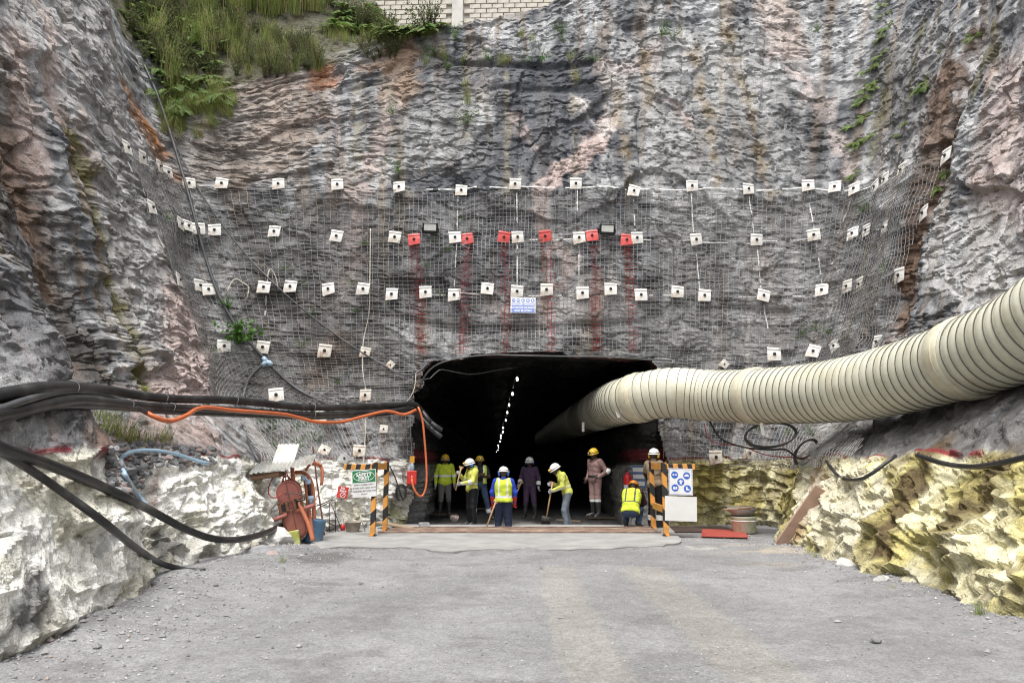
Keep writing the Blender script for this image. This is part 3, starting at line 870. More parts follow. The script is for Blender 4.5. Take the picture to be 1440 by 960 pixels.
# damp dark crust patches, and pale dusty strips left by two trench fills
gcf = mixc(gcf, (0.17, 0.165, 0.165), sstep(0.25, 0.6, fbm(fx * 1.1, fy * 1.9, 5, 315)) * 0.55)
gcf = mixc(gcf, (0.20, 0.197, 0.20), sstep(-0.5, 2.0, fx + 0.6 * rg) * sstep(0.0, 0.4, fbm(fx * .4, fy * .4, 3, 316) + .3) * 0.6)
def strip(a, b, w):
    (ax, ay), (bx, by) = a, b
    dx, dy = bx - ax, by - ay; t = np.clip(((fx - ax) * dx + (fy - ay) * dy) / (dx * dx + dy * dy), 0, 1)
    return np.hypot(fx - ax - t * dx, fy - ay - t * dy) + 0.05 * rg - w
pA, pB = on_z(782, 800), on_z(838, 960); sA = strip((pA.x, pA.y), (pB.x, pB.y - 1.5), 0.24)
gcf = mixc(gcf, (0.30, 0.283, 0.245), (1 - sstep(-0.04, 0.05, sA)) * (1 - sstep(10.2, 11.5, fy + rg * .5)) * 0.42)
pA, pB = on_z(905, 800), on_z(1075, 960); sB = strip((pA.x, pA.y), (pB.x, pB.y - 1.5), 0.30)
gcf = mixc(gcf, (0.295, 0.28, 0.245), (1 - sstep(-0.08, 0.08, sB)) * (1 - sstep(10.5, 11.8, fy + rg * .5)) * 0.5)
gcf = mixc(gcf, (0.36, 0.32, 0.26), sstep(0.1, 0.5, fbm(fx * .8, fy * .8, 4, 321)) * sstep(3.2, 4.2, fx) * (1 - sstep(5.5, 6, fx)) * sstep(10, 11.5, fy) * (1 - sstep(13, 14, fy)) * 0.8)
gcf = mixc(gcf, (0.40, 0.385, 0.36), (1 - sstep(0.0, 0.5, np.abs(fy - 13.1) + .5 * rg)) * sstep(0.05, 0.35, fbm(fx * 1.3, fy * 1.0, 4, 323)) * (np.abs(fx) < 4) * 0.8)
gcf = mixc(gcf, (0.26, 0.25, 0.23), sstep(17.0, 17.3, fy) * 0.6); gcf = mixc(gcf, (0.035, 0.034, 0.033), sstep(21.0, 25.0, fy + rg))  # paler at the mouth, then near black inwards: tunnel shade painted into the floor
gcf = mixc(gcf, (0.10, 0.098, 0.095), (1 - sstep(0.25, 0.55, np.hypot(fx + 3.0, (fy - 11.3) * .55) + .25 * rg)) * 0.7)
GV = np.stack([GX, GY, GZ], -1).reshape(-1, 3)
gi = np.arange(len(GV)).reshape(GX.shape)
GQ = np.stack([gi[:-1, :-1], gi[1:, :-1], gi[1:, 1:], gi[:-1, 1:]], -1).reshape(-1, 4)
gme = np_mesh('ground', GV, GQ, smooth=True)
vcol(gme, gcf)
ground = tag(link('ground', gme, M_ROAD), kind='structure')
# ------------------------------------------------------------------ rays against the finished rock
c2i = np.arange(0, NI, 3); c2j = np.arange(0, NJ, 3)
P2 = P[np.ix_(c2i, c2j)]; n2j = len(c2j)
pv = [Vector(p) for p in P2.reshape(-1, 3)]
pf = [(i * n2j + j, (i + 1) * n2j + j, (i + 1) * n2j + j + 1, i * n2j + j + 1) for i in range(len(c2i) - 1) for j in range(n2j - 1)]
BVH_P = BVHTree.FromPolygons(pv, pf)
EYE = Vector((0, 0, CAM_Z))
def hug(px, py, off, dmax=99.0):
    """point on the rock (or ground) seen at the pixel, lifted off it by off metres towards the yard; never farther than dmax"""
    r = ray(px, py); r = r / r.y
    h = BVH_P.ray_cast(EYE, r.normalized())
    d = (h[0].y if h[0] is not None else 99.0)
    if r.z < 0: d = min(d, (0.03 - CAM_Z) / r.z)
    d = min(d - off, dmax)
    return EYE + r * d
def rock_hit(px, py):
    for k in range(40):
        h = BVH_P.ray_cast(EYE, ray(px, py).normalized())
        if h[0] is not None: return h[0], h[1]
        py += 4

# ------------------------------------------------------------------ materials of the fittings
M_GALV = mat('galvanised_wire', (0.42, 0.415, 0.405), 0.55, 0.35, var=0.25, scale=2.0, dirt=(0.16, 0.11, 0.08), dirt_amt=0.7, dirt_scale=1.2)
M_REDWIRE = mat('red_painted_wire', (0.42, 0.035, 0.03), 0.6, var=0.3, scale=5, dirt=(0.16, 0.13, 0.12), dirt_amt=0.8, dirt_scale=4)
M_PLATE = mat('white_painted_plate', (0.80, 0.79, 0.75), 0.5, var=0.06, scale=6, dirt=(0.42, 0.27, 0.15), dirt_amt=0.55, dirt_scale=5, bump=0.15, bscale=30)
M_PLATE_RUSTY = mat('rusty_white_plate', (0.70, 0.66, 0.58), 0.6, var=0.1, scale=6, dirt=(0.26, 0.10, 0.04), dirt_amt=0.95, dirt_scale=6, bump=0.2, bscale=30)
M_PLATE_STAINED = mat('stained_white_plate', (0.76, 0.74, 0.68), 0.55, var=0.1, scale=6, dirt=(0.34, 0.20, 0.11), dirt_amt=0.75, dirt_scale=4, bump=0.2, bscale=30)
M_PLATE_GREY = mat('bare_galvanised_plate', (0.42, 0.42, 0.41), 0.5, 0.3, var=0.15, scale=6)
M_PLATE_RED = mat('red_painted_plate', (0.62, 0.055, 0.05), 0.45, var=0.12, scale=6, dirt=(0.35, 0.10, 0.07), dirt_amt=0.6, dirt_scale=7, bump=0.15, bscale=30)
M_DARKSTEEL = mat('dark_steel', (0.045, 0.040, 0.036), 0.55, 0.6, var=0.3, scale=12)
M_BLACKRUB = mat('black_rubber', (0.016, 0.016, 0.017), 0.42, var=0.35, scale=6, dirt=(0.10, 0.095, 0.09), dirt_amt=0.5, dirt_scale=2.5, bump=0.1)
M_GREYRUB = mat('grey_cable', (0.060, 0.062, 0.066), 0.45, var=0.25, scale=5, dirt=(0.16, 0.15, 0.14), dirt_amt=0.5, dirt_scale=3)
M_ORANGE = mat('orange_cable', (0.56, 0.135, 0.045), 0.42, var=0.12, scale=4, dirt=(0.28, 0.11, 0.06), dirt_amt=0.5, dirt_scale=3)
M_WHITELINE = mat('white_marking_paint', (0.80, 0.80, 0.77), 0.7, var=0.1)
M_ROPE = mat('pale_cord', (0.58, 0.54, 0.46), 0.8, var=0.15, scale=20)
M_BLUEHOSE = mat('pale_blue_hose', (0.36, 0.52, 0.66), 0.4, var=0.1, scale=3, dirt=(0.3, 0.3, 0.28), dirt_amt=0.4)
M_DUCT = mat('cream_duct_fabric', (0.62, 0.61, 0.49), 0.55, var=0.07, scale=1.5, dirt=(0.40, 0.36, 0.23), dirt_amt=0.5, dirt_scale=1.6, bump=0.12, bscale=9)
M_DUCTBAND = mat('duct_joint_band', (0.62, 0.59, 0.45), 0.6, var=0.1, scale=3, dirt=(0.42, 0.34, 0.21), dirt_amt=0.5, dirt_scale=4)
M_BLOCK = mat('concrete_block', (0.52, 0.48, 0.41), 0.9, var=0.15, scale=5, dirt=(0.62, 0.60, 0.55), dirt_amt=0.6, dirt_scale=3, bump=0.3, bscale=25)
M_RENDER = mat('cement_render', (0.62, 0.60, 0.55), 0.9, var=0.12, scale=3, dirt=(0.36, 0.36, 0.34), dirt_amt=0.5, dirt_scale=2, bump=0.3)

# ------------------------------------------------------------------ block wall on the bench above
bw = empty('block_wall', (-2.0, 23.2, 14.6), (0, 0, R(-1.5)), 'pale concrete block wall with pillars standing above the rock face', 'wall')
core = MB().box((1.0, 0.16, 3.4), (13.0, 0.16, 6.8))
core.build('mortar_core', M_RENDER, bw)
bme = None
for r_ in range(33):
    for c_ in range(29):
        x = -5.2 + c_ * 0.43 + (0.215 if r_ % 2 else 0)
        z = 0.1 + r_ * 0.2
        if z < 1.3 or z > 4.9: continue
        if any(abs(x - q) < 0.36 for q in (-4.6, -0.05, 4.5)): continue
        if bme is None:
            ob = MB().box((0, 0, 0), (0.405, 0.14, 0.178), bev=0.012).build('block', M_BLOCK, bw, (x, 0.03, z)); bme = ob.data
        else:
            ob = link('block', bme, None, bw, (x, 0.03 + random.uniform(-.006, .006), z))
for q in (-4.6, -0.05, 4.5):
    MB().box((q, 0.04, 3.4), (0.42, 0.34, 6.9), bev=0.02).build('pillar', M_RENDER, bw)

# ------------------------------------------------------------------ netting
def inside(L, x, y):
    r = np.zeros(x.shape, bool); n = len(L)
    for k in range(n):
        x1, y1 = L[k]; x2, y2 = L[(k + 1) % n]
        r ^= ((y1 > y) != (y2 > y)) & (x < (x2 - x1) * (y - y1) / (y2 - y1 + 1e-12) + x1)
    return r
hole_s0, hole_s1 = SA[min(LJ)], SA[max(RJ)]
RED_BANDS = [((583, 345), (592, 492)), ((657, 345), (648, 492)), ((709, 345), (712, 492)), ((768, 345), (772, 492)), ((833, 345), (836, 492)), ((882, 345), (888, 492))]
RED_SH = [(px2sh(*a), px2sh(*b)) for a, b in RED_BANDS]
class Wires:
    def __init__(s): s.V = [[], []]; s.F = [[], []]; s.n = [0, 0]
    def add(s, S, H, r, off, red_ok=False):
        """one wire through the (station, height) samples; broken where mask says"""
        X = on_drape(S, H, off)
        T = np.gradient(X, axis=0); T /= np.maximum(np.linalg.norm(T, axis=1, keepdims=True), 1e-9)
        fi = np.clip(np.interp(S, SA, np.arange(NI)).astype(int), 0, NI - 1); fj = np.clip(np.interp(H, HB, np.arange(NJ)).astype(int), 0, NJ - 1)
        Nn = NB[fi, fj]; Bn = np.cross(T, Nn)
        Bn /= np.maximum(np.linalg.norm(Bn, axis=1, keepdims=True), 1e-9)
        ring = np.stack([X + Nn * r, X - Nn * r * .5 + Bn * r * .87, X - Nn * r * .5 - Bn * r * .87], 1)
        n = len(S)
        red = np.zeros(n, bool)
        if red_ok:
            for (a, b) in RED_SH:
                t = np.clip((a[1] - H) / (a[1] - b[1]), -1, 2); c = a[0] + (b[0] - a[0]) * t
                red |= (np.abs(S - c) < 0.125) & (t > 0.02) & (t < 1.05) & (h01((S * 9).astype(np.int64), (H * 9).astype(np.int64), 3) < 0.93)
        for w in (0, 1):
            sel = np.where((red[:-1] == bool(w)))[0]
            if not len(sel): continue
            b0 = s.n[w]
            s.V[w].append(ring.reshape(-1, 3)); s.n[w] += n * 3
            q = []
            for k in range(3):
                k2 = (k + 1) % 3
                q.append(np.stack([b0 + sel * 3 + k, b0 + sel * 3 + k2, b0 + (sel + 1) * 3 + k2, b0 + (sel + 1) * 3 + k], 1))
            s.F[w].append(np.concatenate(q))
    def runs(s, S, H, mask, r, off, red_ok=False):
        k = np.where(mask)[0]
        if len(k) < 3: return
        for g in np.split(k, np.where(np.diff(k) > 1)[0] + 1):
            if len(g) >= 3: s.add(S[g], H[g], r, off, red_ok)
    def mesh(s, w, name): return np_mesh(name, np.concatenate(s.V[w]), np.concatenate(s.F[w]), smooth=True)
def square_net(poly, pitch, skew=0.0, r=0.0062, off=0.02, red_ok=False, seed=0, open_hole=True, swirl=0.03):
    w = Wires(); L = np.array(poly)
    s0, s1 = L[:, 0].min(), L[:, 0].max(); h0, h1 = L[:, 1].min(), L[:, 1].max()
    def warp(S, H):
        return S + swirl * fbm(S * .5, H * .5, 2, 400 + seed) + 0.012 * fbm(S * 3, H * 3, 2, 410 + seed), H + swirl * fbm(S * .5, H * .5, 2, 420 + seed) + 0.012 * fbm(S * 3, H * 3, 2, 430 + seed)
    def keep(S, H):
        m = inside(L, S, H)
        if open_hole:
            X = on_drape(S, H)
            m &= ~((X[:, 0] > TUN_L + .02) & (X[:, 0] < TUN_R - .05) & (X[:, 2] < TUN_T + .08) & (X[:, 1] > 16.9))
        return m
    hh = np.arange(h0, h1, 0.085); ss = np.arange(s0, s1, 0.085)
    for q, c in enumerate(np.arange(s0 - abs(skew) * (h1 - h0), s1 + abs(skew) * (h1 - h0), pitch)):
        S = c + random.uniform(-.006, .006) + skew * (hh - h0); S, H = warp(S, hh)
        w.runs(S, H, keep(S, H), r, off, red_ok)
    for q, c in enumerate(np.arange(h0, h1, pitch)):
        H = np.full(ss.shape, c + random.uniform(-.006, .006)); S, H2_ = warp(ss.copy(), H)
        w.runs(S, H2_, keep(S, H2_), r, off + 0.011, red_ok)
    return w
def diamond_net(poly, pitch, r=0.006, off=0.05, seed=0):
    w = Wires(); L = np.array(poly)
    s0, s1 = L[:, 0].min(), L[:, 0].max(); h0, h1 = L[:, 1].min(), L[:, 1].max()
    hh = np.arange(h0, h1, 0.07)
    for sg in (-1, 1):
        for c in np.arange(s0 - (h1 - h0), s1 + (h1 - h0), pitch):
            S = c + sg * (hh - (h0 + h1) / 2); H = hh.copy()
            S = S + 0.03 * fbm(S, H, 2, 440 + seed); H = H + 0.03 * fbm(S, H, 2, 445 + seed)
            w.runs(S, H, inside(L, S, H), r, off + (0.006 if sg > 0 else 0))
    return w
cen = sh_line([(262, 262), (320, 268), (391, 262), (476, 268), (560, 266), (648, 270), (724, 265), (810, 266), (890, 272), (972, 266), (1050, 270), (1135, 264), (1190, 268),
               (1205, 330), (1190, 420), (1170, 520), (1130, 640), (1040, 655), (930, 652), (925, 520), (800, 500), (590, 500), (585, 640), (440, 655), (355, 655), (330, 560), (300, 420)])
w = square_net(cen, 0.105, r=0.0080, red_ok=True)
net = link('wire_netting', w.mesh(0, 'wire_netting'), M_GALV)
tag(net, 'galvanised square wire netting pinned across the rock face above and beside the tunnel mouth', 'wire netting')
link('red_painted_strip', w.mesh(1, 'red_painted_strip'), M_REDWIRE, net)['label'] = 'red painted vertical strips of the netting above the tunnel mouth'
lef = sh_line([(170, 207), (215, 238), (262, 262), (300, 420), (332, 560), (350, 640), (318, 600), (290, 520), (262, 440), (243, 396), (205, 294)])
w = square_net(lef, 0.095, skew=-0.12, r=0.0080, seed=5, swirl=0.06)
tag(link('wire_netting', w.mesh(0, 'wire_netting'), M_GALV), 'galvanised wire netting bulging round the left corner onto the side wall', 'wire netting')
rig = sh_line([(1180, 262), (1237, 258), (1278, 236), (1327, 212), (1300, 300), (1272, 390), (1252, 485), (1215, 580), (1150, 640), (1120, 600), (1165, 470), (1195, 360)])
w = square_net(rig, 0.10, skew=0.10, r=0.0080, off=0.06, seed=9, swirl=0.07)
tag(link('wire_netting', w.mesh(0, 'wire_netting'), M_GALV), 'galvanised wire netting draped round the right corner, ending in a slanting free edge', 'wire netting')
dia = sh_line([(300, 500), (380, 520), (470, 560), (480, 650), (360, 660), (335, 600)])
w = diamond_net(dia, 0.15)
tag(link('chain_link_netting', w.mesh(0, 'chain_link_netting'), M_GALV), 'diamond chain link netting low on the left below the black cables', 'wire netting')
dia2 = sh_line([(1140, 265), (1215, 268), (1230, 330), (1190, 430), (1120, 470), (1145, 380)])
w = diamond_net(dia2, 0.17, off=0.03, seed=3)
tag(link('chain_link_netting', w.mesh(0, 'chain_link_netting'), M_GALV), 'slanting strip of netting overlapping below the upper right row of plates', 'wire netting')
frill = sh_line([(1040, 625), (1130, 620), (1215, 600), (1230, 640), (1160, 668), (1050, 665)])
w = diamond_net(frill, 0.12, off=0.10, seed=4)
tag(link('chain_link_netting', w.mesh(0, 'chain_link_netting'), M_GALV), 'frayed bottom hem of netting hanging below the duct on the right', 'wire netting')

# ------------------------------------------------------------------ rock bolt plates
def plate_meshes():
    out = {}
    for v in range(4):
        rr = random.Random(v)
        mb = MB(); s = 0.145
        # bent sheet: flat body, a fold and a lip along the top
        prof = [(-s, 0.0), (-s * .5, -0.005), (0, -0.008), (s * .58, -0.002), (s * .70, -0.014), (s, -0.004)]
        n = 5; t = 0.010
        vs = []; fs = []
        tw = rr.uniform(-.03, .03); cut = rr.uniform(-.03, .03)
        for side in (0, 1):
            for (z, y) in prof:
                for k in range(n):
                    x = -s + 2 * s * k / (n - 1)
                    bend = 0.02 * ((x / s) ** 2) * rr.choice((1, .6)) * (0.6) + tw * x * z * 6
                    vs.append((x * (1 + 0.03 * rr.uniform(-1, 1)), y + bend + side * t, z + (cut * x / s if z < -s * .8 else 0)))
        m = len(prof); o = m * n
        for i in range(m - 1):
            for k in range(n - 1):
                a = i * n + k
                fs.append([a, a + 1, a + n + 1, a + n]); fs.append([o + a + n, o + a + n + 1, o + a + 1, o + a])
        for k in range(n - 1):
            fs.append([k + 1, k, o + k, o + k + 1]); a = (m - 1) * n + k; fs.append([a, a + 1, o + a + 1, o + a])
        for i in range(m - 1):
            a = i * n; fs.append([a, a + n, o + a + n, o + a]); a = i * n + n - 1; fs.append([a + n, a, o + a, o + a + n])
        mb.add(vs, fs)
        out[v] = mb.mesh('plate')
    b = MB()
    Mx = Matrix.Translation((0, -0.012, 0)) @ Matrix.Rotation(R(90), 4, 'X')
    b.lathe([(0.0, 0.016), (0.030, 0.016), (0.036, 0.008), (0.036, 0.0)], 10, Mx)
    b.lathe([(0.0, 0.05), (0.012, 0.05), (0.012, 0.0)], 6, Mx)
    out['bolt'] = b.mesh('bolt')
    return out
PM = plate_meshes()
pm_cache = {}
def plate(px, py, label, mat_=None, roll=None, size=1.0, group=None, lift=0.075):
    sh = px2sh(px, py)
    if sh is None: return
    p = Vector(on_drape(*sh, off=lift)); n = nrm_at(*sh)
    n = Vector((n.x, n.y, n.z * 0.6)).normalized()
    yax = -n; zax = Vector((0, 0, 1)); zax = (zax - yax * zax.dot(yax)).normalized(); xax = yax.cross(zax)
    M = Matrix((xax, yax, zax)).transposed().to_4x4()
    roll = random.uniform(-.16, .16) if roll is None else roll
    M = Matrix.Translation(p) @ M @ Matrix.Rotation(roll, 4, 'Y') @ Matrix.Rotation(random.uniform(-.12, .12), 4, 'Z') @ Matrix.Rotation(random.uniform(-.12, .10), 4, 'X') @ Matrix.Scale(size * 1.16, 4)
    e = empty('bolt_plate', label=label, cat='bolt plate', group=group); e.matrix_world = M
    mm = mat_ or (M_PLATE if random.random() < .72 else M_PLATE_STAINED)
    v = random.randrange(4)
    if (v, mm.name) not in pm_cache:
        me = PM[v].copy(); me.materials.append(mm); pm_cache[(v, mm.name)] = me
    link('plate', pm_cache[(v, mm.name)], None, e)
    if not PM['bolt'].materials: PM['bolt'].materials.append(M_DARKSTEEL)
    link('bolt', PM['bolt'], None, e)
    return e
ORD = ['first', 'second', 'third', 'fourth', 'fifth', 'sixth', 'seventh', 'eighth', 'ninth', 'tenth', 'eleventh', 'twelfth', 'thirteenth', 'fourteenth', 'fifteenth', 'sixteenth',
       'seventeenth', 'eighteenth', 'nineteenth', 'twentieth', 'twenty first', 'twenty second', 'twenty third', 'twenty fourth']
row1 = [(172, 210), (194, 223), (215, 237), (231, 244), (267, 262), (312, 262), (391, 261), (476, 262), (560, 264), (648, 268), (724, 262), (810, 262), (890, 270), (972, 264), (1050, 269), (1135, 262), (1175, 263), (1204, 268), (1237, 264), (1251, 255), (1278, 242), (1327, 218)]
row2 = [(205, 294), (242, 319), (258, 323), (277, 326), (301, 327), (386, 328), (473, 334), (555, 337), (640, 338), (728, 336), (813, 338), (896, 336), (978, 338), (1060, 341), (1147, 334), (1203, 331), (1223, 325), (1253, 322), (1300, 299)]
row3 = [(243, 396), (279, 403), (291, 409), (373, 409), (412, 406), (465, 409), (514, 409), (553, 415), (598, 412), (640, 418), (685, 409), (728, 412), (769, 410), (817, 416), (857, 411), (899, 418), (951, 412), (988, 417), (1070, 418), (1158, 410), (1197, 406), (1218, 402), (1271, 388)]
for nm, rw in (('top row', row1), ('second row down', row2), ('third row down', row3)):
    for k, (x, y) in enumerate(rw):
        plate(x, y, 'white bolt plate, %s from the left in the %s' % (ORD[k], nm), group='white bolt plates on the netting', roll=(0.25 if (x, y) in ((890, 270), (1070, 418)) else None))
for k, (x, y) in enumerate([(583, 341), (658, 339), (708, 336), (767, 334), (831, 334), (881, 338)]):
    plate(x, y, 'red bolt plate, %s from the left above the tunnel mouth' % ORD[k], M_PLATE_RED, group='red bolt plates', lift=0.06)
for x, y, lab, m_, ro, sz in ((312, 489, 'white bolt plate beside the leafy plant on the left netting', None, None, 1), (370, 491, 'white bolt plate just above the blue hose coupling', None, None, 1),
        (457, 495, 'white bolt plate with rusty lower edge left of the hanging cord', M_PLATE_RUSTY, None, 1.05), (1085, 500, 'white bolt plate just above the duct, below the long dashed line', None, None, 1.1),
        (1147, 497, 'tilted white bolt plate on the netting just above the duct joint', None, 0.35, 1), (1180, 491, 'crumpled white bolt plate on the right corner just above the duct', None, -0.5, 0.9),
        (1015, 514, 'small white bolt plate turned on its corner, touching the top of the duct', None, 0.78, 0.62), (1241, 483, 'rightmost white bolt plate peeking over the duct', None, 0.1, 0.9),
        (390, 558, 'white bolt plate just above the black cables, left of the coupling', None, None, 1.1), (516, 556, 'rusty white bolt plate hung with cord above the black cables', M_PLATE_RUSTY, None, 0.9),
        (551, 515, 'small white bolt plate turned on its corner at the upper left of the tunnel mouth', M_PLATE_RUSTY, 0.7, 0.55), (541, 604, 'small white bolt plate with dark hole below the orange cable', None, 0.1, 0.6),
        (453, 590, 'rusty bolt plate half hidden under the orange cable', M_PLATE_RUSTY, None, 1.0), (505, 636, 'rusty white bolt plate wound with wire above the safety sign', M_PLATE_RUSTY, None, 0.9),
        (455, 636, 'tilted rusty white bolt plate at the red line left of the sign', M_PLATE_RUSTY, 0.5, 0.8), (482, 648, 'bare grey bolt plate turned on its corner beside the safety sign', M_PLATE_GREY, 0.78, 0.72),
        (1003, 643, 'rusty bolt plate on the red line right of the barrier', M_PLATE_RUSTY, 0.0, 1.0), (1052, 638, 'tilted rusty white bolt plate at the red line under the cable coil', M_PLATE_RUSTY, 0.25, 0.9),
        (514, 497, 'rusty bolt plate on the hanging cord left of the tunnel mouth', M_PLATE_RUSTY, None, 0.8)):
    plate(x, y, lab, m_, ro, sz)

# ------------------------------------------------------------------ white marking lines sprayed between the plates
def ribbon(pts, wd, gap, off=-0.012, seed=0, name='marking_line'):
    L = sh_line(pts); mb = MB()
    tot = np.concatenate([[0], np.cumsum(np.hypot(*np.diff(L, axis=0).T))])
    t = np.arange(0, tot[-1], 0.03)
    S = np.interp(t, tot, L[:, 0]); H = np.interp(t, tot, L[:, 1])
    X = on_drape(S, H, off); T = np.gradient(X, axis=0); T /= np.linalg.norm(T, axis=1, keepdims=True)
    nz = pnoise(t * 2.3 + seed * 7.7, t * 0 + seed, 500 + seed); wv_ = wd * (0.75 + 0.6 * pnoise(t * 7, t * 0 + 3, 510 + seed))
    for k in range(len(t) - 1):
        if nz[k] < gap: continue
        n = nrm_at(S[k], H[k]); b = Vector(np.cross(T[k], n)).normalized()
        a0, a1 = Vector(X[k]), Vector(X[k + 1]); w0, w1 = b * wv_[k] / 2, b * wv_[k + 1] / 2; q = n * 0.006
        mb.add([a0 - w0, a0 + w0, a1 + w1, a1 - w1, a0 - w0 + q, a0 + w0 + q, a1 + w1 + q, a1 - w1 + q], [[4, 5, 6, 7], [0, 3, 2, 1], [0, 1, 5, 4], [2, 3, 7, 6], [0, 4, 7, 3], [1, 2, 6, 5]])
    if mb.v: mb.build(name, M_WHITELINE, rock)
k = 0
for pts, g in (([(643, 275), (644, 330)], -.15), ([(642, 345), (640, 405)], -.1), ([(726, 272), (727, 325)], -.15), ([(728, 345), (728, 405)], -.15), ([(811, 270), (811, 300)], -.1), ([(813, 345), (814, 400)], -.1),
               ([(892, 280), (893, 325)], .0), ([(973, 272), (977, 330)], -.2), ([(978, 345), (984, 410)], -.15), ([(1051, 277), (1058, 333)], -.2), ([(1062, 350), (1068, 412)], -.2), ([(1072, 425), (1080, 475)], -.15),
               ([(1136, 270), (1145, 328)], -.2), ([(1149, 342), (1156, 400)], -.1), ([(1200, 275), (1180, 330)], -.1), ([(1272, 250), (1255, 315)], .0), ([(1250, 330), (1225, 395)], .0), ([(1150, 385), (1190, 360)], .1),
               ([(600, 265), (724, 266)], -.1), ([(728, 264), (880, 267)], -.1), ([(895, 266), (1048, 268)], -.2), ([(1052, 269), (1130, 264)], -.2), ([(1140, 264), (1200, 268)], .0), ([(1210, 268), (1275, 243)], -.1),
               ([(480, 338), (550, 340)], .3), ([(745, 338), (810, 338)], .0), ([(900, 337), (975, 338)], .05), ([(980, 340), (1055, 344)], -.1), ([(1065, 342), (1145, 335)], -.15), ([(600, 414), (680, 416)], .0), ([(735, 417), (812, 416)], .0),
               ([(905, 418), (985, 416)], .1), ([(1010, 418), (1065, 418)], .0), ([(1075, 417), (1155, 416)], .0), ([(170, 212), (200, 290), (240, 390), (262, 440), (292, 520)], .15), ([(460, 265), (390, 268)], .35), ([(374, 415), (374, 445)], .0)):
    k += 1; ribbon(pts, 0.042, g, seed=k)

# ------------------------------------------------------------------ flood lights on the netting
M_BLKHOUS = mat('black_housing', (0.02, 0.02, 0.022), 0.4, 0.2)
M_LAMPGL = mat('lamp_glass', (0.86, 0.87, 0.82), 0.25, var=0.04)
for (px, py, ro, lab) in ((607, 327, 0.03, 'black floodlight beside the leftmost red plate'), (853, 328, 0.05, 'black floodlight between the two rightmost red plates')):
    s, h = px2sh(px, py); p = Vector(on_drape(s, h, 0.16))
    e = empty('floodlight', p, (R(18), ro, 0), lab, 'floodlight', 'floodlights above the portal')
    MB().box((0, 0.02, 0), (0.43, 0.10, 0.31), bev=0.018).build('housing', M_BLKHOUS, e)
    for k in range(7): MB().box((-0.15 + k * 0.05, 0.10, 0), (0.012, 0.07, 0.24)).build('cooling_fin', M_BLKHOUS, e)
    MB().box((0, -0.036, 0.02), (0.34, 0.012, 0.19), bev=0.004).build('glass', M_LAMPGL, e)
    fr = MB()
    for (c, d) in (((0, -0.036, 0.128), (0.42, 0.03, 0.024)), ((0, -0.036, -0.105), (0.42, 0.03, 0.05)), ((-0.19, -0.036, 0.012), (0.03, 0.03, 0.21)), ((0.19, -0.036, 0.012), (0.03, 0.03, 0.21))): fr.box(c, d)
    fr.build('bezel', M_BLKHOUS, e)
    br = MB().tube([(-0.23, 0.02, 0), (-0.24, 0.12, -0.10), (-0.20, 0.2, -0.16), (0.20, 0.2, -0.16), (0.24, 0.12, -0.10), (0.23, 0.02, 0)], 0.014, 6)
    br.build('bracket', M_BLKHOUS, e)

# ------------------------------------------------------------------ ventilation duct
DR = 0.60
dpts = [Vector((2.1, 46, 3.15)), Vector((2.35, 34, 3.15)), Vector((2.6, 25, 3.15)), Vector((2.72, 20.5, 3.12)), Vector((2.78, 18.8, 3.1)), Vector((3.05, 17.45, 3.12)), at(940, 552, 16.75), at(1000, 556, 16.25), at(1075, 556, 14.9), at(1193, 547, 12.85), at(1320, 516, 10.75), at(1440, 472, 9.0), at(1600, 395, 7.3), Vector((7.0, 4.0, 3.0)), Vector((7.0, -3.0, 3.0))]
dp = spline(dpts, 0.05)
# even spacing along the duct
cum = [0.0]
for a, b in zip(dp[:-1], dp[1:]): cum.append(cum[-1] + (b - a).length)
DL = cum[-1]
def duct_at(t):
    k = np.searchsorted(cum, t) - 1; k = max(0, min(k, len(dp) - 2))
    f = (t - cum[k]) / max(1e-9, cum[k + 1] - cum[k])
    return dp[k].lerp(dp[k + 1], f), (dp[min(k + 3, len(dp) - 1)] - dp[max(k - 2, 0)]).normalized()
duct = empty('ventilation_duct', at(1075, 556, 14.9), label='large cream ventilation duct with dark hoop ribs running into the tunnel', cat='duct')
PITCH_D = 0.185
def yof(t): return duct_at(t)[0].y
ts = []; t = 0.0
while t < DL:
    y = yof(t)
    ts.append(t); t += (0.037 if 7.0 < y < 27 else 0.3)
prof_pts = []; rad = []
bands = [min(range(len(dp)), key=lambda k: (dp[k] - q).length) for q in (at(1062, 556, 15.1), at(1362, 503, 10.1), at(885, 550, 17.0))]
bands = [cum[k] for k in bands]
for t in ts:
    ph_ = (t / PITCH_D) % 1.0
    sag = -0.012 * (1 - abs(2 * ph_ - 1)) ** 1 * 1.0
    rad.append(DR - 0.010 + 0.016 * math.sin(PI * ph_) + 0.008 * math.sin(t * 1.3) + random.uniform(-.002, .002))
    prof_pts.append(duct_at(t)[0])
off0 = duct.location.copy()
mb = MB(); mb.tube([p - off0 for p in prof_pts], rad, 40, cap=False)
mb.build('fabric_sleeve', M_DUCT, duct)
ring_me = None
n = int(DL / PITCH_D)
for k in range(n):
    t = k * PITCH_D
    p, d = duct_at(t)
    if not (7.2 < p.y < 25): continue
    if any(abs(t - b) < 0.14 for b in bands): continue
    if ring_me is None:
        rm = MB(); rm.tube([(math.cos(a) * DR, math.sin(a) * DR, 0) for a in np.linspace(0, 2 * PI, 40, endpoint=False)], 0.007, 5, closed=True)
        ring_me = rm.mesh('rib'); ring_me.materials.append(mat('rib_wire', (0.075, 0.070, 0.060), 0.6))
    o = link('rib', ring_me, None, duct)
    o.matrix_local = Matrix.Translation(p - off0) @ d.to_track_quat('Z', 'Y').to_matrix().to_4x4() @ Matrix.Scale(1.004 + random.uniform(-.003, .004), 4)
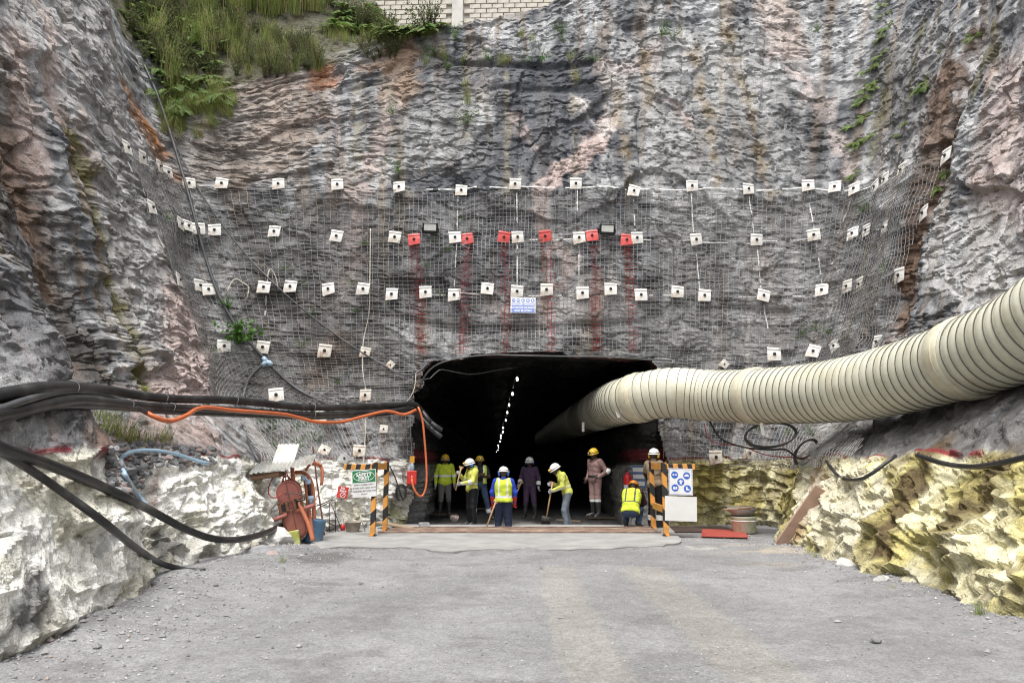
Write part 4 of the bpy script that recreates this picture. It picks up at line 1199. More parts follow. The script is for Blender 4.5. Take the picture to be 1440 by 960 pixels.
for b in bands:
    p, d = duct_at(b)
    jm = MB(); jm.lathe([(DR + .004, -.16), (DR + .03, -.13), (DR + .024, 0), (DR + .03, .13), (DR + .004, .16)], 40)
    jm.tube([(math.cos(a) * (DR + .032), math.sin(a) * (DR + .032), .06) for a in np.linspace(0, 2 * PI, 40, endpoint=False)], 0.009, 5, closed=True)
    o = jm.build('joint_band', M_DUCTBAND, duct); o.matrix_local = Matrix.Translation(p - off0) @ d.to_track_quat('Z', 'Y').to_matrix().to_4x4()
# hangers: loose straps hanging below the duct
for (px, py, d) in ((868, 580, 17.2), (820, 600, 19.5), (1072, 603, 14.6)):
    q = at(px, py, d)
    MB().box(q - off0, (0.07, 0.012, 0.26), Matrix.Rotation(random.uniform(-.5, .1), 3, 'Y')).build('strap', M_PLATE, duct)
# ------------------------------------------------------------------ cables and hoses
def clear_of_rock(sp, gap):
    """lift a hose's samples off the rock wherever the rock stands in front of them"""
    k = []
    for p in sp:
        v = p - EYE; l = v.length; h = BVH_P.ray_cast(EYE, v / l)
        want = l
        if h[0] is not None: want = min(l, h[3] - gap * 1.6)
        k.append(want / l)
    for _ in range(3): k = [min(k[i], (k[max(i - 1, 0)] + k[i] + k[min(i + 1, len(k) - 1)]) / 3) for i in range(len(k))]
    out = [EYE + (p - EYE) * f for p, f in zip(sp, k)]
    return [Vector((q.x, q.y, max(q.z, gap * .8))) for q in out]
def cable(name, pts, r, m, label, cat='cable', n=10, step=0.12, parent=None, group=None, clear=False):
    sp = spline(pts, step)
    if clear: sp = clear_of_rock(sp, r + .02)
    if parent is not None: sp = [p - parent.location for p in sp]
    o = MB().tube(sp, r, n).build(name, m, parent)
    if parent is None: tag(o, label, cat, group)
    return o
def hp(lst, off): return [hug(x, y, off, d) for x, y, d in lst]
ca = hp([(-60, 566, 6.9), (0, 556, 7.6), (60, 546, 8.4), (100, 545, 9.0), (150, 549, 9.8), (230, 560, 11.2), (330, 563, 13.0), (440, 573, 15.2), (540, 570, 16.9), (578, 567, 17.35)], .16) + [Vector((-2.35, 17.75, 2.85)), Vector((-2.2, 18.6, 2.6)), Vector((-2.15, 21.0, 2.5))]
cb = hp([(-60, 592, 6.9), (0, 583, 7.5), (60, 570, 8.3), (110, 563, 9.0), (180, 569, 10.1), (240, 573, 11.3), (330, 577, 13.0), (440, 583, 15.2), (540, 578, 16.9), (576, 575, 17.35)], .15) + [Vector((-2.35, 17.8, 2.68)), Vector((-2.2, 18.6, 2.45)), Vector((-2.15, 21.0, 2.3))]
cc = hp([(-60, 606, 6.9), (0, 592, 7.4), (40, 578, 7.9), (100, 570, 8.9), (180, 574, 10.0), (240, 579, 11.3), (330, 583, 13.1), (440, 587, 15.3), (540, 582, 17.0), (576, 578, 17.4)], .11) + [Vector((-2.35, 17.85, 2.6))]
o1 = cable('thick_cable', ca, 0.074, M_BLACKRUB, 'uppermost thick black cable slung along the left wall into the tunnel', clear=True)
o2 = cable('thick_cable', cb, 0.070, M_BLACKRUB, 'second thick black cable slung just under the uppermost one', clear=True)
o3 = cable('thick_cable', cc, 0.045, M_BLACKRUB, 'thinner black cable at the bottom of the slung bundle', clear=True)
cg = hp([(-50, 590, 6.8), (0, 575, 7.4), (35, 563, 7.9), (75, 553, 8.5), (110, 551, 9.0), (145, 555, 9.6), (180, 567, 10.1), (206, 580, 10.6)], .24)
cable('grey_cable', cg, 0.036, M_GREYRUB, 'thin grey cable lying over the black bundle at far left', clear=True)
co_ = [cg[-1]] + hp([(222, 588, 10.9), (240, 592, 11.2), (262, 584, 11.6), (285, 573, 12.1), (330, 577, 13.0), (395, 582, 14.3), (420, 587, 14.8), (445, 593, 15.2), (480, 593, 15.8), (512, 585, 16.4), (545, 578, 16.9), (568, 583, 17.1), (585, 576, 17.3)], .26)
co_ = [co_[0]] + [EYE + (p - EYE) * ((p - EYE).length - .30) / (p - EYE).length for p in co_[1:]]
cable('orange_cable', co_, 0.037, M_ORANGE, 'orange cable snaking under the black bundle towards the tunnel', clear=True)
M_TIE = mat('tie_wire', (0.30, 0.30, 0.29), 0.5, 0.5)
for (src, k) in ((ca, 3), (ca, 5), (ca, 6), (cb, 4), (cb, 5), (cb, 6), (ca, 7), (cb, 7)):
    p = src[k]
    tg = (src[k + 1] - src[k - 1]).normalized()
    q = tg.to_track_quat('Z', 'Y').to_matrix().to_4x4()
    mb = MB(); mb.tube([(math.cos(a) * 0.082, math.sin(a) * 0.082, 0.01 * math.sin(3 * a)) for a in np.linspace(0, 2 * PI, 20, endpoint=False)], 0.006, 5, closed=True)
    mb.tube([(0.09, 0.03, 0), (0.13, 0.02, .03), (0.15, -0.03, 0.05)], 0.005, 5)
    own = o1 if src is ca else o2
    t_ = mb.build('tie_wire', M_TIE, own); t_.matrix_local = Matrix.Translation(p) @ q
mb = MB(); p = hug(466, 578, .15, 15.7)
for k in range(3): mb.tube([(math.cos(a) * 0.10 + k * .02, 0.03 * k, math.sin(a) * 0.11) for a in np.linspace(0, 2 * PI, 18, endpoint=False)], 0.012, 6, closed=True)
tag(mb.build('wire_hanger', M_TIE, None, p, (0, 0, R(70))), 'pale coiled wire hanger gripping the black cables near the tunnel', 'hanger')
# orange hose hanging at the left side of the mouth
ho = [at(588, 572, 17.3), at(594, 590, 17.3), at(598, 630, 17.25), at(600, 665, 17.2), at(599, 685, 17.15), at(594, 697, 17.1), at(587, 695, 17.05), at(581, 684, 17.05), at(579, 672, 17.1)]
cable('orange_hose', ho, 0.027, M_ORANGE, 'orange hose hanging down the left side of the tunnel mouth in a loop', 'hose')
# two lower hoses
he = hp([(-60, 596, 5.9), (0, 629, 6.4), (60, 650, 7.0), (130, 678, 7.9), (200, 711, 9.0), (260, 743, 10.0), (300, 757, 10.8), (335, 758, 11.6), (370, 750, 12.6), (396, 738, 13.8), (412, 728, 13.6)], .34)
cable('thick_hose', he, 0.052, M_BLACKRUB, 'thick black hose sagging from far left down to the red coupler box', 'hose', clear=True)
hf = hp([(-60, 604, 5.7), (0, 634, 6.1), (50, 665, 6.5), (100, 700, 7.0), (145, 733, 7.6), (190, 769, 8.4), (225, 791, 9.3), (260, 801, 9.7), (287, 803, 9.9)], .26)
cable('black_hose', hf, 0.038, M_BLACKRUB, 'thinner black hose sagging down the white rock to the ground', 'hose', clear=True)
# pale blue hose over the rubble
hb_ = hp([(212, 718, 99), (190, 690, 99), (176, 668, 99), (170, 652, 99), (174, 640, 99), (190, 634, 99), (215, 633, 99), (250, 639, 99), (275, 647, 99), (294, 652, 99)], .24)
cable('pale_blue_hose', hb_, 0.030, M_BLUEHOSE, 'pale blue hose looped over the loose stones on the left ledge', 'hose', clear=True)
# black water line down the netting
hl = hp([(203, 92, 99), (222, 135, 99), (242, 195, 99), (262, 262, 99), (275, 310, 99), (290, 365, 99), (308, 415, 99), (335, 462, 99), (375, 508, 99)], .16)
cable('water_pipe', hl, 0.042, M_GREYRUB, 'dark pipe running down from the slope across the left netting to the coupling', 'pipe')
cable('water_pipe', hp([(375, 508, 99), (405, 537, 99), (430, 554, 99), (455, 566, 99), (470, 572, 16.2)], .14), 0.042, M_GREYRUB, 'dark pipe from the coupling slanting down to the black cables', 'pipe')
cable('water_pipe', hp([(375, 508, 99), (352, 530, 99), (342, 560, 99), (342, 595, 99), (352, 625, 99), (365, 650, 99), (380, 660, 15.2)], .16), 0.042, M_GREYRUB, 'dark pipe from the coupling curving down behind the cables to the tin roof', 'pipe')
cable('thin_pipe', hp([(207, 100, 99), (230, 165, 99), (262, 235, 99), (300, 298, 99), (345, 357, 99), (392, 405, 99), (440, 446, 99), (490, 483, 99), (530, 508, 99), (560, 525, 99)], .13) + [at(578, 527, 17.3), at(592, 520, 17.4), at(602, 510, 17.5)], 0.022, M_GREYRUB, 'thin black line running diagonally across the netting to the tunnel corner', 'cable')
M_COUPL = mat('pale_blue_coupling', (0.42, 0.58, 0.72), 0.4, var=0.1)
e = empty('hose_coupling', hug(375, 508, .18), label='pale blue three way pipe coupling on the left netting', cat='coupling')
for dx, dz in ((-0.07, 0.07), (0.10, -0.06), (-0.08, -0.08)):
    MB().tube([(0, 0, 0), (dx * .6, 0, dz * .6), (dx * 1.5, 0, dz * 1.5)], [0.05, 0.066, 0.05], 12).build('clamp_nut', M_COUPL, e)
cable('white_cord', hp([(521, 322, 99), (520, 400, 99), (519, 440, 99), (511, 480, 99), (510, 520, 99), (516, 556, 99)], .10), 0.014, M_ROPE, 'pale cord hanging down the netting left of the tunnel mouth', 'cord')
cable('white_cord', hp([(516, 560, 99), (514, 600, 99), (512, 640, 99), (508, 690, 99)], .10), 0.010, M_ROPE, 'thin pale cord hanging below the black cables beside the rusty plate', 'cord')
for k, (pts, lab) in enumerate((([(318, 413), (325, 398), (332, 392), (342, 398), (350, 404), (347, 420)], 'frayed white cord tied to the netting, left one of two'), ([(376, 405), (377, 385), (381, 378), (388, 390), (391, 408)], 'frayed white cord tied to the netting, right one of two'))):
    cable('tied_cord', hp([(x, y, 99) for x, y in pts], .09), 0.016, M_ROPE, lab, 'cord')
# services along the brow
brow = lambda lst, off: [at(x, y, d) for x, y, d in lst]
cable('brow_cable', [at(590, 545, 17.5), at(600, 525, 17.4), at(618, 511, 17.35), at(650, 503, 17.35), at(690, 499, 17.35), at(740, 500, 17.35), at(800, 501, 17.35), at(860, 502, 17.35), at(905, 505, 17.3), at(945, 507, 17.2)], 0.022, M_GREYRUB, 'grey cable strung along the brow of the tunnel mouth')
cable('brow_cable', [at(578, 545, 17.45), at(590, 534, 17.6), at(605, 532, 17.8), at(618, 520, 17.9), at(640, 523, 18.3), at(665, 526, 18.6), at(700, 520, 18.9), at(727, 516, 19.3)], 0.014, M_GREYRUB, 'thin sagging cable feeding the tunnel lamps')
cable('brow_cable', [at(880, 498, 17.3), at(900, 503, 17.25), at(920, 500, 17.2), at(945, 503, 17.2), at(960, 500, 17.2)], 0.014, M_BLACKRUB, 'short dark cable at the right end of the brow')
cable('white_cord', [at(585, 524, 17.3), at(583, 545, 17.25), at(577, 558, 17.2), at(571, 565, 17.2)], 0.010, M_ROPE, 'short pale cord at the left corner of the tunnel mouth', 'cord')
# black coils and cables on the right, under the duct
def ring(px, py, d, rx, rz, tilt, th=0.025):
    c = at(px, py, d)
    return [c + Vector((math.cos(a) * rx, -0.05 * math.sin(a), math.sin(a) * rz + math.cos(a) * tilt)) for a in np.linspace(0, 2 * PI, 28, endpoint=False)]
for (px, py, d, rx, rz, ti_, lab) in ((1083, 612, 15.6, .58, .27, .05, 'larger loop of grey cable hung on the netting under the duct'), (1133, 636, 15.0, .26, .24, .12, 'smaller round coil of grey cable under the duct beside the rock corner')):
    mb = MB()
    for q in range(2): mb.tube([p + Vector((.012 * q, -.03 * q, .02 * q)) for p in ring(px, py, d, rx, rz, ti_)], 0.022, 8, closed=True)
    tag(mb.build('cable_coil', M_GREYRUB), lab, 'cable coil')
cable('black_cable', [at(998, 592, 16.2), at(1012, 615, 16.2), at(1030, 624, 16.0), at(1055, 630, 15.8), at(1085, 632, 15.5), at(1105, 632, 15.1), at(1125, 645, 14.6), at(1140, 640, 14.4)], 0.022, M_BLACKRUB, 'black cable trailing under the duct to the coils')
cable('red_cable', [at(990, 595, 16.3), at(1000, 620, 16.3), at(1045, 628, 16.0), at(1080, 640, 15.6), at(1130, 644, 15.0), at(1150, 650, 14.6)], 0.012, mat('red_flex', (0.35, 0.04, 0.04), 0.5), 'thin red flex sagging below the duct')
cable('black_cable', hp([(1162, 648, 12.9), (1175, 665, 12.5), (1190, 674, 12.2), (1215, 672, 11.6), (1240, 655, 11.0), (1260, 640, 10.5)], .22), 0.028, M_BLACKRUB, 'black cable swagged across the top of the yellow rock')
cable('black_cable', hp([(1290, 640, 9.8), (1330, 652, 9.2), (1370, 656, 8.6), (1410, 650, 8.0), (1460, 638, 7.4)], .25), 0.034, M_BLACKRUB, 'black cable looping along the top of the yellow rock at far right')
cable('black_cable', hp([(548, 655, 99), (556, 672, 99), (562, 690, 99), (566, 702, 99)], .07), 0.016, M_BLACKRUB, 'black cable hanging on the white pier left of the red box')
mb = MB()
for q in range(3): mb.tube([hug(563, 692, .08) + Vector((math.cos(a) * .12 + q * .02, -.01 * q, math.sin(a) * .2)) for a in np.linspace(0, 2 * PI, 22, endpoint=False)], 0.012, 6, closed=True)
tag(mb.build('cable_coil', M_BLACKRUB), 'coil of thin black cable hung on the white pier by the tunnel', 'cable coil')

# ------------------------------------------------------------------ tunnel lamps
M_BULB = mat('lamp_bulb', (0.9, 0.9, 0.85), 0.3, emit=(1.0, 0.97, 0.9), estr=16.0)
prev = None; lamp_pts = []
for k, d in enumerate((19.4, 24.0, 28.7, 33.5, 38.5, 46, 52, 58, 66, 76, 90, 104, 122, 140)):
    lamp_pts.append(Vector((0.14 - 0.0262 * (d - 19.4) + random.uniform(-.05, .05) * d / 40, d, 3.92 + random.uniform(-.06, .06))))
bulb_me = MB().lathe([(0.0, -0.055), (0.018, -0.045), (0.027, -0.02), (0.025, 0.01), (0.02, 0.035), (0.014, 0.06)], 12).mesh('bulb'); bulb_me.materials.append(M_BULB)
hold_me = MB().lathe([(0.0, 0.18), (0.012, 0.18), (0.014, 0.10), (0.034, 0.09), (0.036, 0.045), (0.0, 0.045)], 10).mesh('lamp_holder'); hold_me.materials.append(M_DARKSTEEL)
for k, p in enumerate(lamp_pts):
    e = empty('tunnel_lamp', p, label=('bright tunnel lamp, %s in the string from the mouth' % ORD[k]) if k < 14 else '', cat='lamp', group='lamps strung along the tunnel roof')
    link('bulb', bulb_me, None, e); link('lamp_holder', hold_me, None, e)
cable('lamp_cable', [p + Vector((0, 0, .19)) for p in lamp_pts], 0.014, M_BLACKRUB, 'black feed cable along the tunnel roof carrying the lamps')

# ------------------------------------------------------------------ concrete apron, drain rails, plates on the ground
M_CONC = mat('worn_concrete', (0.30, 0.297, 0.288), 0.9, var=0.2, scale=2.0, dirt=(0.25, 0.245, 0.24), dirt_amt=0.95, dirt_scale=1.1, bump=0.35, bscale=20)
M_RUSTY = mat('rusty_steel', (0.21, 0.135, 0.105), 0.75, 0.2, var=0.35, scale=3, dirt=(0.42, 0.34, 0.25), dirt_amt=0.95, dirt_scale=2.2, bump=0.25, bscale=30)
M_DKRUST = mat('dark_rusty_plate', (0.075, 0.052, 0.045), 0.6, 0.3, var=0.3, scale=4, dirt=(0.16, 0.12, 0.1), dirt_amt=0.6, dirt_scale=2)
M_REDPL = mat('red_floor_paint', (0.36, 0.06, 0.045), 0.6, var=0.12, scale=3, dirt=(0.30, 0.10, 0.08), dirt_amt=0.7, dirt_scale=3)
front = [(430, 770), (470, 768), (520, 769), (580, 771), (650, 773), (720, 772), (790, 772), (860, 770), (915, 767), (948, 764), (956, 757)]
back_ = [(940, 738.5), (860, 737.5), (780, 737), (700, 737), (620, 737), (560, 737), (510, 742), (470, 748), (446, 757)]
pf_ = spline([on_z(x, y, 0.03) for x, y in front], 0.12); pb_ = spline([on_z(x, y, 0.03) for x, y in back_], 0.12)
out = [(p.x, p.y + 0.35 * float(fbm(np.array([p.x * 1.3]), np.array([1.0]), 4, 3)[0]) + 0.02 * random.uniform(-1, 1)) for p in pf_] + [(p.x, p.y) for p in pb_]
bm = bmesh.new()
vs = [bm.verts.new((x, y, 0.028)) for x, y in out]; f = bm.faces.new(vs)
g = bmesh.ops.extrude_face_region(bm, geom=[f]); 
for v in [v for v in g['geom'] if isinstance(v, bmesh.types.BMVert)]: v.co.z = -0.3
bmesh.ops.recalc_face_normals(bm, faces=list(bm.faces))
me = bpy.data.meshes.new('concrete_apron'); bm.to_mesh(me); bm.free()
apron = tag(link('concrete_apron', me, M_CONC), kind='structure')
yL, yR = on_z(533, 750), on_z(928, 750)
dr = empty('drain_cover', (0, 15.9, 0.03), label='rusty steel drain rails set across the concrete at the tunnel mouth', cat='drain cover')
for k, (y0, wd, hh, x0, x1) in enumerate(((15.30, .05, .03, yL.x, yR.x), (15.52, .26, .016, yL.x + .02, yR.x - .1), (15.86, .30, .014, yL.x + .05, yR.x + .02), (16.18, .24, .018, yL.x + .1, yR.x), (16.45, .05, .03, yL.x + .1, yR.x))):
    MB().box(((x0 + x1) / 2, y0 - 15.9, hh / 2 + .002), (x1 - x0, wd, hh), bev=.004).build('steel_rail', M_RUSTY, dr)
p = on_z(988, 746); tag(MB().box((p.x, p.y + .35, 0.008), (1.55, 1.3, 0.014), Matrix.Rotation(R(3), 3, 'Z')).build('floor_plate', M_DKRUST), 'dark rusty steel plate lying right of the barrier', 'steel plate')
p = on_z(1018, 751); tag(MB().box((p.x, p.y, 0.026), (0.92, 1.6, 0.016), Matrix.Rotation(R(-16), 3, 'Z')).build('red_floor_plate', M_REDPL), 'flat red painted plate on the ground beside the bucket', 'steel plate')

# ------------------------------------------------------------------ striped barrier frames
def stripe_material(name, ang=1.0, period=0.30, yel=(0.72, 0.33, 0.07)):
    m, t, N, L, b = nt(name)
    co = N.new('ShaderNodeTexCoord'); sx = N.new('ShaderNodeSeparateXYZ'); L.new(co.outputs['Object'], sx.inputs[0])
    ma = N.new('ShaderNodeMath'); ma.operation = 'MULTIPLY_ADD'; L.new(sx.outputs['X'], ma.inputs[0]); ma.inputs[1].default_value = ang; L.new(sx.outputs['Z'], ma.inputs[2])
    dv = N.new('ShaderNodeMath'); dv.operation = 'DIVIDE'; L.new(ma.outputs[0], dv.inputs[0]); dv.inputs[1].default_value = period
    fr = N.new('ShaderNodeMath'); fr.operation = 'FRACT'; L.new(dv.outputs[0], fr.inputs[0])
    gt = N.new('ShaderNodeMath'); gt.operation = 'GREATER_THAN'; L.new(fr.outputs[0], gt.inputs[0]); gt.inputs[1].default_value = 0.5
    nz = N.new('ShaderNodeTexNoise'); nz.inputs['Scale'].default_value = 9; nz.inputs['Detail'].default_value = 6; L.new(co.outputs['Object'], nz.inputs['Vector'])
    mr = N.new('ShaderNodeMapRange'); mr.inputs['From Min'].default_value = .3; mr.inputs['From Max'].default_value = .7; mr.inputs['To Min'].default_value = .75; mr.inputs['To Max'].default_value = 1.15; L.new(nz.outputs['Fac'], mr.inputs['Value'])
    mx = N.new('ShaderNodeMix'); mx.data_type = 'RGBA'; L.new(gt.outputs[0], mx.inputs['Factor']); mx.inputs['A'].default_value = (*yel, 1); mx.inputs['B'].default_value = (0.022, 0.022, 0.024, 1)
    sc = N.new('ShaderNodeVectorMath'); sc.operation = 'SCALE'; L.new(mx.outputs['Result'], sc.inputs[0]); L.new(mr.outputs[0], sc.inputs['Scale'])
    L.new(sc.outputs[0], b.inputs['Base Color']); b.inputs['Roughness'].default_value = 0.55
    return m
M_STRIPE = stripe_material('striped_post_paint', -1.0, 0.50)
M_STRIPE2 = stripe_material('striped_boom_paint', 1.0, 0.50)
M_STRIPEB = stripe_material('boom_paint', 5.0, 1.0)
M_STRIPEC = stripe_material('boom_paint_mirror', -5.0, 1.0)
M_YEL = mat('yellow_paint', (0.72, 0.33, 0.07), 0.55, var=0.12, scale=8, dirt=(0.4, 0.25, 0.12), dirt_amt=0.5)
def channel(h, w=0.10, ph=0.0):
    mb = MB(); t = 0.012
    z0, z1 = 0.0, h
    mb.box((0, -w / 2 + t / 2, h / 2), (w, t, h), bev=.003); mb.box((-w / 2 + t / 2, 0.003, h / 2), (t, w - t, h - .004)); mb.box((w / 2 - t / 2, 0.003, h / 2), (t, w - t, h - .004)); mb.box((0, w / 2 - t / 2 + .002, h / 2), (w - .03, t, h - .008))
    mb.box((0, 0, 0.006), (w + .05, w + .05, .012))
    return mb
def barrier(name, fpx, rpx, side, label, low):
    f_ = on_z(*fpx, .03); r_ = on_z(*rpx, .03)
    e = empty(name, (f_.x, f_.y, .03), label=label, cat='barrier', group='striped barrier frames')
    d = r_ - f_
    hf = 1.50; hr = 1.52
    channel(hf).build('post', M_STRIPE if side < 0 else M_STRIPE2, e)
    channel(hr).build('post', M_STRIPE if side < 0 else M_STRIPE2, e, (d.x, d.y, 0))
    def rail(z, nm):
        mb = MB(); a = Vector((0, 0.05, z)); b_ = Vector((d.x, d.y - .05, z)); q = (b_ - a); L_ = q.length
        rot = Matrix.Rotation(math.atan2(q.y, q.x), 3, 'Z')
        mb.box((a + b_) / 2, (L_, .03, .14), rot)
        for k in range(9): mb.box(a + q * ((k + .5) / 9) + Vector((side * .02, 0, 0)), (L_ / 20, .05, .135), rot)
        mb.build(nm, M_YEL, e)
    rail(hf - .08, 'top_rail')
    if low: rail(0.52, 'lower_rail')
    MB().box((side * 0.36, 0.02, 0), (0.60, 0.07, 0.115), bev=.006).build('boom', M_STRIPEB if side > 0 else M_STRIPEC, e, (0, 0, hf - .09))
    return e, f_
bl, blp = barrier('striped_barrier', (524, 753), (541, 746), -1, 'black and orange striped barrier frame at left of the mouth, beside the green sign', False)
br_, brp = barrier('striped_barrier', (937, 753), (919, 742.5), 1, 'black and orange striped barrier frame at right of the mouth, holding two white boards', True)

# ------------------------------------------------------------------ signs
def text_mesh(txt, size, align='CENTER', bold=0.0, name='lettering'):
    cu = bpy.data.curves.new('t', 'FONT'); cu.body = txt; cu.size = size; cu.align_x = align; cu.align_y = 'CENTER'; cu.extrude = 0.0006; cu.offset = bold; cu.resolution_u = 3
    o = bpy.data.objects.new('t', cu); COL.objects.link(o)
    dg = bpy.context.evaluated_depsgraph_get(); dg.update()
    me = bpy.data.meshes.new_from_object(o.evaluated_get(dg)); me.name = name
    bpy.data.objects.remove(o); bpy.data.curves.remove(cu)
    for v in me.vertices: v.co = Vector((v.co.x, -v.co.z, v.co.y))
    return me
def disc_pts(cx_, cz_, rx, rz=None, a0=0, a1=360, n=20):
    rz = rz or rx
    return [(cx_ + rx * math.cos(R(a0 + (a1 - a0) * k / (n - (0 if a1 - a0 == 360 else 1)))), cz_ + rz * math.sin(R(a0 + (a1 - a0) * k / (n - (0 if a1 - a0 == 360 else 1))))) for k in range(n)]
def flat(polys, y0, th=0.0015):
    mb = MB()
    for p in polys: mb.prism(p, -th, Matrix.Translation((0, y0, 0)))
    return mb
M_SIGNW = mat('white_sign', (0.82, 0.82, 0.81), 0.4, var=0.04, dirt=(0.6, 0.58, 0.52), dirt_amt=0.4)
M_SIGNB = mat('blank_board', (0.74, 0.74, 0.72), 0.6, var=0.08, scale=6, dirt=(0.55, 0.54, 0.5), dirt_amt=0.5)
M_GREEN = mat('sign_green', (0.02, 0.21, 0.075), 0.4); M_BLUE = mat('sign_blue', (0.04, 0.13, 0.55), 0.4); M_BLUEF = mat('faded_sign_blue', (0.20, 0.29, 0.66), 0.45)
M_SIGNR = mat('sign_red', (0.64, 0.05, 0.045), 0.45, var=0.06); M_INK = mat('ink', (0.06, 0.06, 0.07), 0.5); M_SIGNWW = mat('sign_letter_white', (0.85, 0.85, 0.84), 0.4)
# SAFETY FIRST
e = empty('safety_sign', Vector((blp.x - 0.20, blp.y - 0.075, 1.10)), (0, R(-4), R(3)), 'green and white SAFETY FIRST sign hung on the left barrier', 'sign')
MB().box((0, 0, 0), (0.50, 0.008, 0.56), bev=.002).build('board', M_SIGNW, e)
MB().box((0, -.006, 0.145), (0.475, 0.003, 0.245)).build('green_panel', M_GREEN, e)
mb = MB(); mb.tube([(math.cos(a) * .215, -.009, .145 + math.sin(a) * .10) for a in np.linspace(0, 2 * PI, 36, endpoint=False)], .006, 5, closed=True); mb.build('oval_ring', M_SIGNWW, e)
link('lettering', text_mesh('SAFETY', .098, bold=.004), M_SIGNWW, e, (0, -.0095, .178)); link('lettering', text_mesh('FIRST', .098, bold=.004), M_SIGNWW, e, (0, -.0095, .10))
for k, tx in enumerate(('SAFETY GLASSES, SAFETY', 'SHOES AND HARD HATS', 'REQUIRED BEYOND THIS', 'POINT')):
    link('lettering', text_mesh(tx, .043 if k else .038, bold=.0008), M_INK, e, (0, -.0055, -.03 - k * .064))
# pictogram board and the blank board below it
def pictos(kinds, rad, spots, parent, y0, m_disc, m_w):
    for kd, (x, z) in zip(kinds, spots):
        o = flat([disc_pts(x, z, rad, n=24)], y0).build('blue_disc', m_disc, parent)
        r = rad; y1 = y0 - .0022
        if kd == 'goggles': pol = [disc_pts(x - .36 * r, z + .05 * r, .28 * r, .22 * r), disc_pts(x + .36 * r, z + .05 * r, .28 * r, .22 * r), [(x - .8 * r, z + .02 * r), (x + .8 * r, z + .02 * r), (x + .8 * r, z + .16 * r), (x - .8 * r, z + .16 * r)]]
        elif kd == 'helmet': pol = [disc_pts(x, z - .12 * r, .62 * r, .55 * r, 0, 180), [(x - .75 * r, z - .26 * r), (x + .8 * r, z - .26 * r), (x + .8 * r, z - .14 * r), (x - .75 * r, z - .14 * r)]]
        elif kd == 'ears': pol = [[(x - .3 * r, z - .6 * r), (x + .3 * r, z - .6 * r), (x + .22 * r, z + .1 * r), (x - .22 * r, z + .1 * r)], disc_pts(x, z + .25 * r, .26 * r, .32 * r), disc_pts(x - .42 * r, z + .2 * r, .14 * r, .22 * r), disc_pts(x + .42 * r, z + .2 * r, .14 * r, .22 * r)]
        elif kd == 'gloves': pol = [[(x - .6 * r, z - .35 * r), (x + .05 * r, z - .45 * r), (x + .2 * r, z + .25 * r), (x - .05 * r, z + .1 * r), (x - .2 * r, z + .4 * r), (x - .5 * r, z + .3 * r)], [(x + .15 * r, z - .4 * r), (x + .65 * r, z - .3 * r), (x + .55 * r, z + .3 * r), (x + .3 * r, z + .42 * r)]]
        else: pol = [[(x - .35 * r, z + .5 * r), (x + .05 * r, z + .5 * r), (x + .05 * r, z), (x + .6 * r, z - .2 * r), (x + .62 * r, z - .45 * r), (x - .4 * r, z - .45 * r)]]
        flat(pol, y1).build('symbol', m_w, o)
e = empty('pictogram_board', Vector((brp.x + 0.33, brp.y - 0.07, 1.13)), (0, R(1.5), R(-2)), 'white board with five blue safety pictograms on the right barrier', 'sign')
MB().box((0, 0, 0), (0.50, 0.008, 0.55), bev=.002).build('board', M_SIGNW, e)
mb = MB()
for c, d in (((0, -.006, .258), (.47, .002, .006)), ((0, -.006, -.258), (.47, .002, .006)), ((.234, -.006, 0), (.006, .002, .51)), ((-.234, -.006, 0), (.006, .002, .51))): mb.box(c, d)
mb.build('border_line', M_BLUE, e)
pictos(('goggles', 'helmet', 'ears', 'gloves', 'boots'), .074, ((-.125, .14), (.125, .13), (.0, .0), (-.12, -.125), (.135, -.135)), e, -.0055, M_BLUE, M_SIGNWW)
tag(MB().box((0, 0, 0), (0.66, 0.012, 0.50), bev=.003).build('blank_board', M_SIGNB, None, Vector((brp.x + 0.31, brp.y - 0.075, 0.58)), (0, R(2), R(-2))), 'blank white board below the pictograms on the right barrier', 'sign')
# blue notice above the portal
s_, h_ = px2sh(736, 432); p = Vector(on_drape(s_, h_, .12))
e = empty('protective_equipment_sign', p, (R(-4), R(1), 0), 'white and blue notice with pictograms hung above the tunnel mouth', 'sign')
MB().box((0, 0, 0), (0.68, 0.010, 0.44), bev=.003).build('board', M_SIGNW, e)
MB().box((0, -.0065, -.075), (0.63, 0.003, 0.265)).build('blue_panel', M_BLUEF, e)
for k, tx in enumerate(('APPROVED PERSONAL', 'PROTECTIVE EQUIPMENT', 'MUST BE WORN')): link('lettering', text_mesh(tx, .062, bold=.003), M_SIGNWW, e, (0, -.0098, .012 - k * .085))
pictos(('goggles', 'helmet', 'gloves', 'ears', 'boots'), .052, [(-.26 + k * .13, .135) for k in range(5)], e, -.0065, M_BLUEF, M_SIGNWW)
# red prohibition sign on the white rock
p = hug(482, 692, .10)
e = empty('prohibition_sign', p, (R(-6), R(8), R(18)), 'small red sign with crossed circle on the white rock at left', 'sign')
MB().box((0, 0, 0), (0.25, 0.006, 0.27), bev=.002).build('board', M_SIGNR, e)
link('lettering', text_mesh('No', .07, bold=.003), M_SIGNWW, e, (-.01, -.005, .095)); link('lettering', text_mesh('Entry', .07, bold=.003), M_SIGNWW, e, (0, -.005, .035))
mb = MB(); mb.tube([(math.cos(a) * .058 + .01, -.005, -.065 + math.sin(a) * .058) for a in np.linspace(0, 2 * PI, 24, endpoint=False)], .008, 5, closed=True); mb.tube([(.05, -.005, -.025), (-.03, -.005, -.105)], .008, 5)
mb.build('crossed_circle', M_SIGNWW, e)
